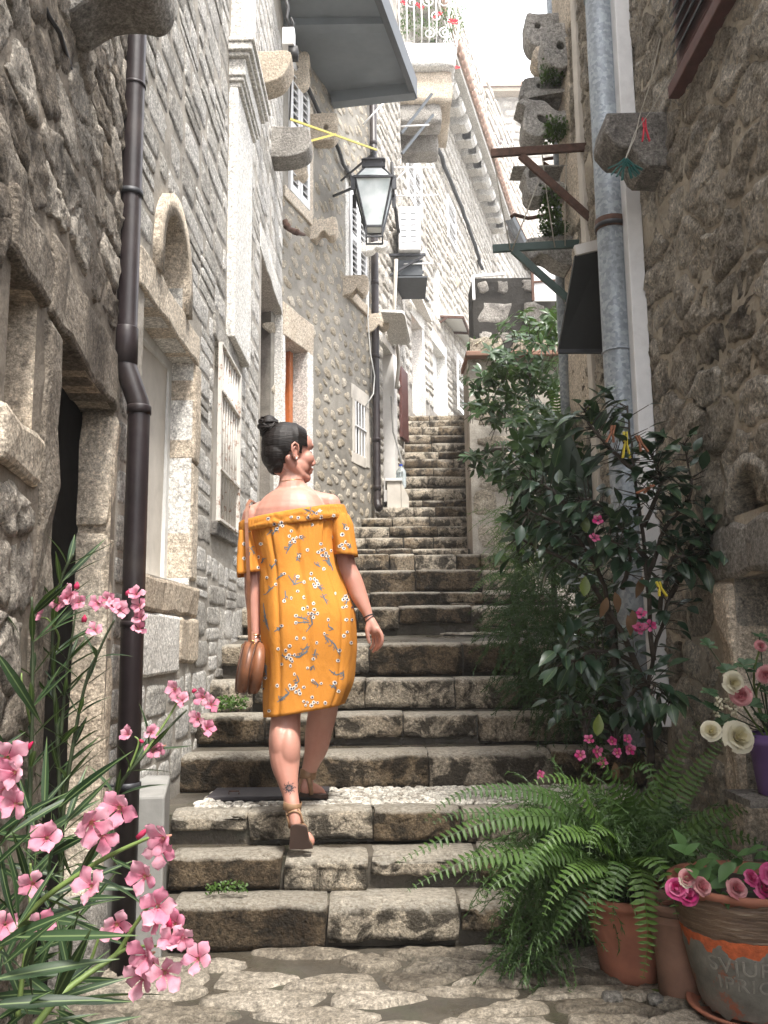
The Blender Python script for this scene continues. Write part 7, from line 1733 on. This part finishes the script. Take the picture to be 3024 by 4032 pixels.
sm_ = shrub('young_shrub', 'thin young shrub with pale leaves rising in front of the step stones on the right', [[(2310, 3000, 3.3), (2300, 2860, 3.28), (2290, 2780, 3.26), (2230, 2740, 3.25)], [(2305, 2900, 3.28), (2330, 2780, 3.26), (2350, 2640, 3.25), (2340, 2500, 3.2)], [(2300, 2860, 3.28), (2250, 2790, 3.25), (2200, 2730, 3.22)]], (.05, .07), 16, [M['cam']], 60, r0=.008)
# ---- whorled shrub by the terrace
M['pit'] = leafmat('mid_green_leaf', (.020, .050, .015), (.060, .118, .033), .35, .22); M['pitd'] = leafmat('deep_green_leaf', (.016, .040, .014), (.045, .09, .03), .35, .2)
def whorls(name, label, region, nW, Y0, Y1, Lr, mats, per_=8, cap=300, wr=.36, trunk=None, cat='shrub'):
    o = thing(name, trunk[0] if trunk else P(*region[0], (Y0 + Y1) / 2), label, cat)
    MS = [leaf_mesh('leaf', 1, U(wr * .85, wr * 1.2), mats[k % len(mats)], 4, .25, U(.0, .3), U(.5, .6)) for k in range(6)]; lv = Leaves(o, MS, cap)
    def inside(x, y):
        c = False; n = len(region)
        for i in range(n):
            x1, y1 = region[i]; x2, y2 = region[i - 1]
            if (y1 > y) != (y2 > y) and x < (x2 - x1) * (y - y1) / (y2 - y1) + x1: c = not c
        return c
    xs = [p[0] for p in region]; ys = [p[1] for p in region]; k = 0; tw = MB()
    while k < nW:
        x, y = U(min(xs), max(xs)), U(min(ys), max(ys))
        if not inside(x, y): continue
        k += 1; Y = U(Y0, Y1); c = P(x, y, Y); ax = Vector((U(-.8, .5), U(-.9, .3), U(.1, 1))).normalized(); s = ax.orthogonal().normalized()
        tw.tube([c - ax * .12 + rv(.02), c - ax * .05, c], [.003, .0025, .002], 4, caps=False)
        for j in range(per_):
            q = Quaternion(ax, j * math.tau / per_ + U(-.3, .3)) @ s; l = U(*Lr); lv.add(c + rv(.008), q + ax * U(.05, .7) + Vector((0, 0, -.25)), ax, l)
    lv.flush(); tag(tw.build('twigs', M['bark'], o), kind='stuff')
    if trunk: mb = MB(); mb.tube(curve(trunk, 4), .018, 7); mb.build('trunk', M['bark'], o, True)
    return o
whorls('terrace_shrub', 'dense green shrub hanging over the terrace wall below the blackened wall', [(1850, 1620), (1835, 1480), (1920, 1440), (1960, 1250), (2060, 1215), (2120, 1280), (2180, 1190), (2215, 1240), (2210, 1480), (2200, 1700), (2080, 1800), (1990, 1700), (1900, 1640)], 190, 6.3, 7.3, (.07, .12), [M['pit'], M['pitd']], 8, 300, trunk=[P(2150, 2000, 7.2), P(2120, 1700, 7.2), P(2080, 1450, 7.2)])
whorls('terrace_shrub', 'drooping rosettes of dark leaves hanging on the plastered terrace wall', [(1835, 1760), (1900, 1740), (1980, 1760), (1960, 1850), (1880, 1860), (1840, 1800)], 8, 6.9, 7.2, (.08, .13), [M['pitd']], 9, 80, trunk=[P(2100, 1800, 7.2), P(2000, 1770, 7.15), P(1900, 1780, 7.1)])
whorls('corner_shrub', 'broad dark green shrub between the terrace wall and the right house corner', [(1960, 1800), (2050, 1720), (2200, 1680), (2330, 1540), (2360, 1700), (2330, 2050), (2200, 2250), (2050, 2250), (2000, 2080), (1990, 1950)], 170, 4.6, 5.4, (.08, .12), [M['pitd'], M['pit']], 7, 300, wr=.42, trunk=[P(2200, 2700, 5.2), P(2180, 2300, 5.2), P(2150, 1950, 5.2)])
whorls('low_shrub', 'small leaved green shrub filling the corner behind the glossy shrub trunk', [(2260, 2250), (2440, 2200), (2600, 2350), (2620, 2700), (2500, 2980), (2330, 2950), (2250, 2700)], 90, 3.55, 3.72, (.04, .065), [M['pit'], M['pitd']], 7, 300, trunk=[P(2450, 3000, 3.65), P(2430, 2700, 3.65), P(2400, 2400, 3.65)])
bl = thing('blade_plant', P(2240, 2250, 4.5), 'two very broad upright dark blade leaves rising behind the glossy shrub', 'plant')
lv = Leaves(bl, [leaf_mesh('leaf', 1, .30, leafmat('dark_blade_leaf', (.008, .022, .010), (.016, .036, .016), .4, .05), 8, .35, .05, .42)], 10)
for (x0, y0, x1, y1, s_) in ((2240, 2230, 2222, 1640, 1), (2300, 2220, 2368, 1660, 1), (2270, 2230, 2140, 1850, 1), (2320, 2230, 2260, 1780, .8)):
    a, b = P(x0, y0, 4.5), P(x1, y1, 4.4); lv.add(a, b - a, Vector((U(-.3, .3), -1, .1)), (b - a).length, 0)
lv.flush()
# ---- feathery asparagus foliage
def feathery(name, label, region, n, Y0, Y1, L, mat, needles=26, nl=.018, down=.6):
    o = thing(name, P(*region[0], Y0), label, 'foliage plant'); mb = MB(); k = 0; xs = [p[0] for p in region]; ys = [p[1] for p in region]
    def inside(x, y):
        c = False; m_ = len(region)
        for i in range(m_):
            x1, y1 = region[i]; x2, y2 = region[i - 1]
            if (y1 > y) != (y2 > y) and x < (x2 - x1) * (y - y1) / (y2 - y1) + x1: c = not c
        return c
    while k < n:
        x, y = U(min(xs), max(xs)), U(min(ys), max(ys))
        if not inside(x, y): continue
        k += 1; p = P(x, y, U(Y0, Y1)); d = Vector((U(-1, .6), U(-1, .4), U(-down, .8))).normalized(); l = U(*L); q = [p]
        for j in range(6): d = (d + Vector((0, 0, -.22)) + rv(.12)).normalized(); q.append(q[-1] + d * l / 6)
        for a, b in zip(q, q[1:]):
            s = (b - a).cross(Vector((.3, -1, .2))).normalized() * .0009; mb.add([a - s, a + s, b + s, b - s], [(0, 1, 2, 3)])
            for j in range(needles // 6):
                c = a.lerp(b, (j + R()) / (needles // 6)); e = rv(1).normalized(); t = c + (e + (b - a).normalized() * .6) * nl * U(.6, 1.3); s2 = e.cross(Vector((.2, -1, .3))).normalized() * .0022; mb.add([c - s2, c + s2, t], [(0, 1, 2)])
    tag(mb.build('foliage', mat, o), kind='stuff'); return o
feathery('asparagus_fern', 'dark feathery asparagus fern spilling over the right ends of the steps', [(2020, 2240), (2200, 2200), (2420, 2300), (2450, 2500), (2400, 2850), (2250, 2900), (2080, 2780), (2060, 2640), (2000, 2560), (1990, 2400)], 900, 3.9, 4.5, (.12, .28), M['fernd'], 36, .017)
feathery('asparagus_fern', 'wispy dark asparagus foliage hanging under the big fern', [(2020, 3200), (2300, 3100), (2700, 3200), (2850, 3350), (2650, 3480), (2350, 3500), (2250, 3650), (2100, 3700), (2000, 3500)], 800, 2.62, 2.95, (.10, .22), M['fernd'], 30, .014)
feathery('asparagus_fern', 'thin strands of feathery foliage trailing onto the paving by the pots', [(2020, 3700), (2120, 3650), (2170, 3750), (2130, 3880), (2040, 3860)], 70, 2.62, 2.75, (.08, .16), M['fernd'], 30, .012)
feathery('climbing_greenery', 'pale mossy greenery clinging low on the terrace wall by the narrow steps', [(1960, 2000), (2080, 1960), (2150, 2200), (2060, 2300), (1980, 2200)], 160, 5.8, 6.4, (.15, .3), M['fern'], 30, .03)
def tuft(name, label, c, r, n, mat, L=.03):
    o = thing(name, c, label, 'plant'); mb = MB()
    for k in range(n):
        p = Vector(c) + Vector((U(-1, 1) * r[0], U(-1, 1) * r[1], U(-.5, 1) * r[2])); d = rv(1).normalized(); s = d.orthogonal().normalized() * L * .3; mb.add([p, p + d * L * .5 + s, p + d * L, p + d * L * .5 - s], [(0, 1, 2, 3)])
    tag(mb.build('foliage', mat, o), kind='stuff'); return o
tuft('weed', 'small bright green weed growing from the step behind the shoulder bag', P(915, 2775, 4.1), (.06, .03, .035), 260, M['fern'], .018)
tuft('weed', 'small green weed in the joint above the lowest step', P(890, 3500, 3.02), (.07, .02, .02), 160, M['fern'], .012)
tuft('weed', 'tuft of greenery on top of the upper scrolled corbel', P(2175, 305, 4.72), (.06, .08, .07), 500, M['fern'], .03)
tuft('weed', 'green fronds on the middle scrolled corbel', P(2185, 520, 4.7), (.06, .08, .06), 350, M['fern'], .03)
tuft('weed', 'hanging greenery below the iron rods on the corbels', P(2165, 840, 4.75), (.05, .08, .14), 600, M['fern'], .03)
tuft('weed', 'tuft of dark greenery beside the lowest scrolled corbel', P(2180, 915, 4.7), (.07, .06, .04), 350, M['fernd'], .03)
tuft('balcony_plants', 'green leaves of the geraniums inside the balcony railing', P(1700, 95, 11.6), (.5, .3, .12), 700, M['fern'], .05)
# small flowers
def simple_flowers(name, label, pts, Y, r, mat, cat='flowers', centre=None, parent=None):
    o = parent or thing(name, P(*pts[0], Y), label, cat)
    pm = [pet_mesh(mat, s_) for s_ in (-1, 1)]; cm = MB(); cm.ball((0, 0, .02), .2, 8, 5); fm = cm.mesh('flower', centre or M['throat'], True)
    for (x, y) in pts: flower(o, P(x, y, Y + U(-.03, .03)), Vector((U(-.5, .5), -1, U(0, .8))), r * U(.85, 1.15), pm, fm, 5, .4)
    return o
M['mag'] = petalmat('magenta_petal', (.45, .03, .16), (.65, .2, .35)); M['rosep'] = petalmat('dusty_pink_petal', (.5, .2, .22), (.62, .36, .36)); M['cream'] = petalmat('cream_petal', (.60, .56, .42), (.68, .65, .53), deep=(.85, .8, .5)); M['redp'] = petalmat('red_petal', (.6, .02, .04), (.7, .05, .08))
simple_flowers('pink_flowers', 'pink and white bicoloured blooms among the glossy shrub branches', [(2355, 2050), (2340, 2120), (2525, 2420), (2520, 2470), (2560, 2465), (2510, 2480)], 2.9, .021, M['mag'], centre=M['print_c'])
simple_flowers('pink_flowers', 'magenta blooms on low stems behind the big fern', [(2320, 2915), (2285, 2975), (2370, 3005), (2410, 2920), (2430, 2965), (2470, 2910), (2478, 2950), (2350, 2960), (2125, 3050)], 2.95, .018, M['mag'])
simple_flowers('geranium_flowers', 'red geranium blooms inside the white balcony railing', [(1712, 70), (1775, 85), (1640, 20), (1590, 15), (1790, 90), (1800, 270), (1730, 60), (1655, 30)], 11.25, .05, M['redp'])
bw = thing('flower_bowl', P(1890, 1415, 7.65), 'round terracotta bowl of white flowers on the terrace ledge', 'flower bowl'); c = P(1895, 1418, 7.72)
mb = MB(); mb.lathe([(.05, 0), (.09, .01), (.12, .05), (.115, .085), (.09, .095), (.08, .07)], c, 20); mb.build('bowl', M['terra2'], bw, True)
tuft('bowl_leaves', 'green leaves in the terracotta bowl on the ledge', c + Vector((0, 0, .13)), (.11, .08, .05), 200, M['pit'], .05)
simple_flowers('', '', [(1865, 1360), (1880, 1350), (1895, 1345), (1910, 1352), (1922, 1362), (1890, 1368), (1905, 1372), (1875, 1375), (1930, 1378)], 7.62, .035, M['cream'], parent=bw)
# roses
def rose(parent, c, nrm, r, mat, name='rose'):
    Mf = frame(c, Vector(nrm).orthogonal(), nrm, r); mb = MB(); mb.ball((0, 0, -.05), .18, 8, 6); o = link(name, mb.mesh(name, mat, True), parent, mat4=Mf)
    key = mat.name
    if key not in ROSE:
        L = []
        for (rr, hh, op) in ((.3, .75, .05), (.5, .8, .18), (.78, .75, .42), (1.0, .6, .75)):
            vs = []; fs = []
            for i in range(5):
                t = i / 4
                for k in range(6):
                    a = (k - 2.5) / 5 * 1.9 * (1 - .1 * t); q = rr * (.35 + .65 * t ** .7) * (1 + op * .25 * max(0, t - .6)); z = hh * (t - op * .9 * t * t) + .05 * math.sin(k * 2.1 + t * 3) * t - (.10 * abs(k - 2.5) ** 2 / 3 * t)
                    vs.append((q * math.sin(a), q * math.cos(a), z))
            for i in range(4):
                for k in range(5): fs.append((i * 6 + k, i * 6 + k + 1, (i + 1) * 6 + k + 1, (i + 1) * 6 + k))
            me = bpy.data.meshes.new('petal'); me.from_pydata(vs, [], fs); me.materials.append(mat); me.polygons.foreach_set('use_smooth', [True] * len(fs)); L.append(me)
        ROSE[key] = L
    for li, (me, n) in enumerate(zip(ROSE[key], (3, 4, 5, 6))):
        for k in range(n):
            q = bpy.data.objects.new('petal', me); COL.objects.link(q); q.parent = o; q.matrix_basis = Matrix.Rotation(math.tau * k / n + li * .7 + U(-.15, .15), 4, 'Z') @ Matrix.Scale(U(.9, 1.08), 4)
    return o
ROSE = {}
# decorated pot with saucer
c = P(2950, 3700, 2.42); c = Vector((c.x, 2.42, GZ)); zt = P(2900, 3538, 2.24).z; H_ = zt - GZ
dp = pot('flower_pot', 'large cement-skinned pot with lettering, torn orange band and brown wrapped rim', c, [(.118, .03), (.122, .035), (.150, H_ * .42), (.168, H_ * .66), (.182, H_ * .94), (.196, H_ * .95), (.198, H_), (.184, H_), (.17, H_ * .8)], M['terra'], 'flower pots at the foot of the stairs')
mt, nt_, b = newmat('wet_cement_skin'); g = NG(nt_); p_ = g.pos(); gm = g.n('ShaderNodeSeparateXYZ'); g.l(g.n('ShaderNodeNewGeometry').outputs['Position'], gm.inputs[0])
col = g.ramp(g.noise(p_, 14, 6, .7), [(.3, (.10, .095, .078)), (.6, (.20, .19, .16)), (.8, (.30, .28, .24))]); col = g.mix(g.ramp(g.noise(p_, 9, 5, .75), [(.6, 0.), (.66, .8)]), col, (.30, .08, .03))
g.l(col, b.inputs['Base Color']); g.l(g.bump(g.noise(p_, 60, 6, .7), .6, .004), b.inputs['Normal']); b.inputs['Roughness'].default_value = .55; M['cement'] = mt
def prf(h):   # outer radius of the pot at height h
    pr = [(.122, .035), (.150, H_ * .42), (.168, H_ * .66), (.182, H_ * .94)]
    for (r1, h1), (r2, h2) in zip(pr, pr[1:]):
        if h <= h2: return r1 + (r2 - r1) * (h - h1) / (h2 - h1)
    return .182
def skin(name, h0, h1, off, mat, ragged=0.0, n=90, m_=8, amp=.0015):
    vs = []; fs = []
    for j in range(m_ + 1):
        for k in range(n):
            a = math.tau * k / n; t = j / m_; hh = h0 + (h1 - h0) * t
            if j == m_: hh += ragged * (nz(math.cos(a) * 6, math.sin(a) * 6, h1) + .5 * nz(math.cos(a) * 20, math.sin(a) * 20, 3))
            if j == 0: hh += ragged * .6 * nz(math.cos(a) * 7, math.sin(a) * 7, h0 + 9)
            r = prf(hh) + off * (1 if 0 < j < m_ else .3) + amp * nz(math.cos(a) * 9, math.sin(a) * 9, hh * 60); vs.append(c + Vector((r * math.cos(a), r * math.sin(a), hh)))
    for j in range(m_):
        for k in range(n): fs.append((j * n + k, j * n + (k + 1) % n, (j + 1) * n + (k + 1) % n, (j + 1) * n + k))
    mb = MB(); mb.add(vs, fs); return mb.build(name, mat, dp, True)
skin('cement_skin', .036, H_ * .60, .006, M['cement'], .03); skin('orange_band', H_ * .50, H_ * .72, .003, plain('flaking_orange', (.5, .11, .035), .8, var=.35, scale=50, bump=.6), .03, amp=.003)
mt, nt_, b = newmat('brown_wrap'); g = NG(nt_); mp = g.pos((3, 3, 40)); w1 = g.noise(mp, 3, 5, .7, .6); g.l(g.ramp(w1, [(.3, (.06, .035, .022)), (.55, (.17, .11, .07)), (.75, (.36, .29, .21))]), b.inputs['Base Color']); g.l(g.bump(w1, .9, .008), b.inputs['Normal']); b.inputs['Roughness'].default_value = .4
skin('wrapped_cloth', H_ * .66, H_ * .935, .005, mt, .012, m_=10, amp=.004)
def bent_text(body, zc, size, a_start, mat, parent, flip=1):
    cu = bpy.data.curves.new('t', 'FONT'); cu.body = body; cu.size = size; cu.extrude = .0022; cu.space_character = 1.15; tmp = bpy.data.objects.new('tmp', cu); COL.objects.link(tmp)
    dg = bpy.context.evaluated_depsgraph_get(); me = bpy.data.meshes.new_from_object(tmp.evaluated_get(dg)); bpy.data.objects.remove(tmp)
    for v in me.vertices:
        r = prf(zc + v.co.y) + .007 + v.co.z; a = a_start + v.co.x / prf(zc); v.co = c + Vector((r * math.cos(a), r * math.sin(a), zc + v.co.y))
    me.name = 'lettering'; me.materials.clear(); me.materials.append(mat); return link('lettering', me, parent)
lt = plain('pale_cement_relief', (.24, .225, .19), .7, var=.3, scale=40, bump=.4)
bent_text("SVJUPYTE", P(2850, 3862, 2.25).z - GZ, .050, rad(212), lt, dp); bent_text("IPRIOCO", P(2850, 3935, 2.25).z - GZ, .046, rad(218), lt, dp)
sc_ = thing('pot_saucer', c, 'terracotta saucer under the large lettered pot', 'saucer'); mb = MB(); mb.lathe([(.0, .003), (.13, .003), (.155, .028), (.166, .034), (.164, .040), (.15, .036), (.13, .016), (0, .016)], c, 40); mb.build('dish', M['terra'], sc_, True)
ra = thing('rose_bouquet', c + Vector((0, 0, H_)), 'magenta and pink artificial roses with green leaves filling the lettered pot', 'flowers')
for (x, y, r_, mt_) in ((2665, 3500, .026, 'mag'), (2705, 3455, .02, 'rosep'), (2700, 3520, .028, 'mag'), (2760, 3490, .024, 'rosep'), (2898, 3500, .025, 'rosep'), (2955, 3458, .020, 'mag'), (3010, 3500, .034, 'mag'), (3040, 3450, .03, 'mag'), (2700, 3470, .018, 'cream')):
    rose(ra, P(x, y, 2.26), Vector((U(-.4, .4), -.9, .6)), r_, M[mt_])
lv = Leaves(ra, [leaf_mesh('leaf', 1, .5, leafmat('fresh_green_leaf', (.05, .12, .03), (.09, .18, .06), .5, .3), 5, .2, .3)], 60)
for k in range(46): x, y = U(2660, 3050), U(3350, 3520); lv.add(P(x, y, U(2.28, 2.5)), Vector((U(-1, 1), U(-.8, 0), U(-.4, .8))), Vector((0, -.6, 1)), U(.04, .07))
lv.flush()
# purple pot of cream roses on the right
pp = P(3040, 3000, 2.5); pb = P(3040, 3130, 2.5).z; h_ = P(3040, 2900, 2.42).z - pb
pu = pot('flower_pot', 'purple plastic pot of cream roses at the right edge', Vector((pp.x + .02, 2.5, pb)), [(.05, 0), (.06, .005), (.075, h_ * .8), (.085, h_ * .82), (.088, h_), (.078, h_)], M['purple'], 'flower pots at the foot of the stairs')
mb = MB(); mb.box(pp.x - .1, 2.42, pb - .02, 1.3, 2.6, pb); tag(mb.build('ledge', M['ashlar_d']), 'stone ledge holding the purple pot at the right edge', 'ledge')
rb = thing('rose_bouquet', Vector((pp.x, 2.5, pb + h_)), 'cream and blush artificial roses on long stems above the purple pot', 'flowers')
for (x, y, r_, mt_) in ((2885, 2688, .028, 'cream'), (2905, 2905, .042, 'cream'), (2800, 2880, .027, 'cream'), (2995, 2545, .016, 'rosep'), (2920, 2740, .028, 'rosep'), (3015, 2655, .024, 'rosep')):
    q = P(x, y, 2.36); rose(rb, q, Vector((U(-.5, .2), -.9, U(-.1, .6))), r_, M[mt_]); mb = MB(); mb.tube(curve([q, q.lerp(Vector((pp.x, 2.5, pb + h_)), .5) + Vector((-.03, 0, .02)), Vector((pp.x, 2.5, pb + h_ * .8))], 4), .003, 6); mb.build('stem', M['greenstem'], rb, True)
lv = Leaves(rb, [leaf_mesh('leaf', 1, .62, leafmat('succulent_leaf', (.03, .07, .03), (.07, .13, .06), .5, .15), 4, .25, .1, .65)], 140)
for (x, y) in ((2790, 2545), (2990, 2510), (2860, 2640), (2790, 2730), (2980, 2640), (2800, 2790), (2850, 2840), (2960, 2780), (3010, 2720), (2930, 2620), (2880, 2930), (3000, 2830)):
    cc_ = P(x, y, 2.4); ax = Vector((U(-.3, .3), -.5, 1)).normalized(); s = ax.orthogonal()
    for j in range(9): lv.add(cc_, (Quaternion(ax, j * .75) @ s) + ax * U(.1, .8), ax, U(.022, .036))
    mb = MB(); mb.tube([cc_, cc_.lerp(Vector((pp.x, 2.5, pb + h_)), .5), Vector((pp.x, 2.5, pb + h_))], .0018, 5); mb.build('stem', M['darkstem'], rb, True)
lv.flush()
bb = MB()
for k in range(60): bb.ball(P(2860, 2780, 2.38) + Vector((U(-.03, .03), U(-.02, .02), U(-.025, .025))), .004, 6, 4)
tag(bb.build('small_blossoms', M['cream'], rb, True), kind='stuff')
# pegs clipped in the shrub
for (x, y, dx, dz, mt_, lab, L_) in ((2415, 1715, -.25, -1, 'pegwood', 'brown wooden clothes peg clipped on a twig left of the yellow peg', .06), (2461, 1740, 0, -1, 'yellow', 'yellow clothes peg clipped in the shrub before the galvanised pipe', .09), (2508, 1755, .4, -1, 'pegwood', 'brown wooden clothes peg clipped in front of the white trunking', .06), (2570, 1950, -.8, -.5, 'pegwood', 'low wooden clothes peg lying slanted in the shrub branches', .05), (2590, 2330, .3, -1, 'yellow', 'yellow clothes peg clipped low on the right branch', .05)):
    clothespin('clothes_peg', P(x, y - 40, 2.86), (dx, 0, dz), (1, .2, 0), M[mt_], lab, L_)
tag(tuft('', '', P(2500, 3840, 2.5), (0, 0, 0), 0, M['fern']) and None, None) if False else None
mb = MB(); lfm = leaf_mesh('fallen_leaf', .07, .035, M['camy'], 5, .2, .1); tag(link('fallen_leaf', lfm, None, mat4=frame(PZ(2560, 3900, GZ + .014), (1, -.2, .05), (0, 0, 1))), 'yellowing fallen leaf on the paving beside the narrow pot', 'leaf')
# ------------------------------------------------------------------ the bright hazy air up the alley
mb = MB(); mb.box(-64, -54, -1.35, 64, 74, 21.5)
hm = bpy.data.materials.new('haze'); hm.use_nodes = True; hn = hm.node_tree; hn.nodes.remove(hn.nodes['Principled BSDF'])
pv = hn.nodes.new('ShaderNodeVolumePrincipled'); pv.inputs['Density'].default_value = .0035; pv.inputs['Color'].default_value = (1, 1, 1, 1); pv.inputs['Anisotropy'].default_value = .3
hn.links.new(pv.outputs[0], hn.nodes['Material Output'].inputs['Volume'])
tag(mb.build('haze', hm), kind='stuff')
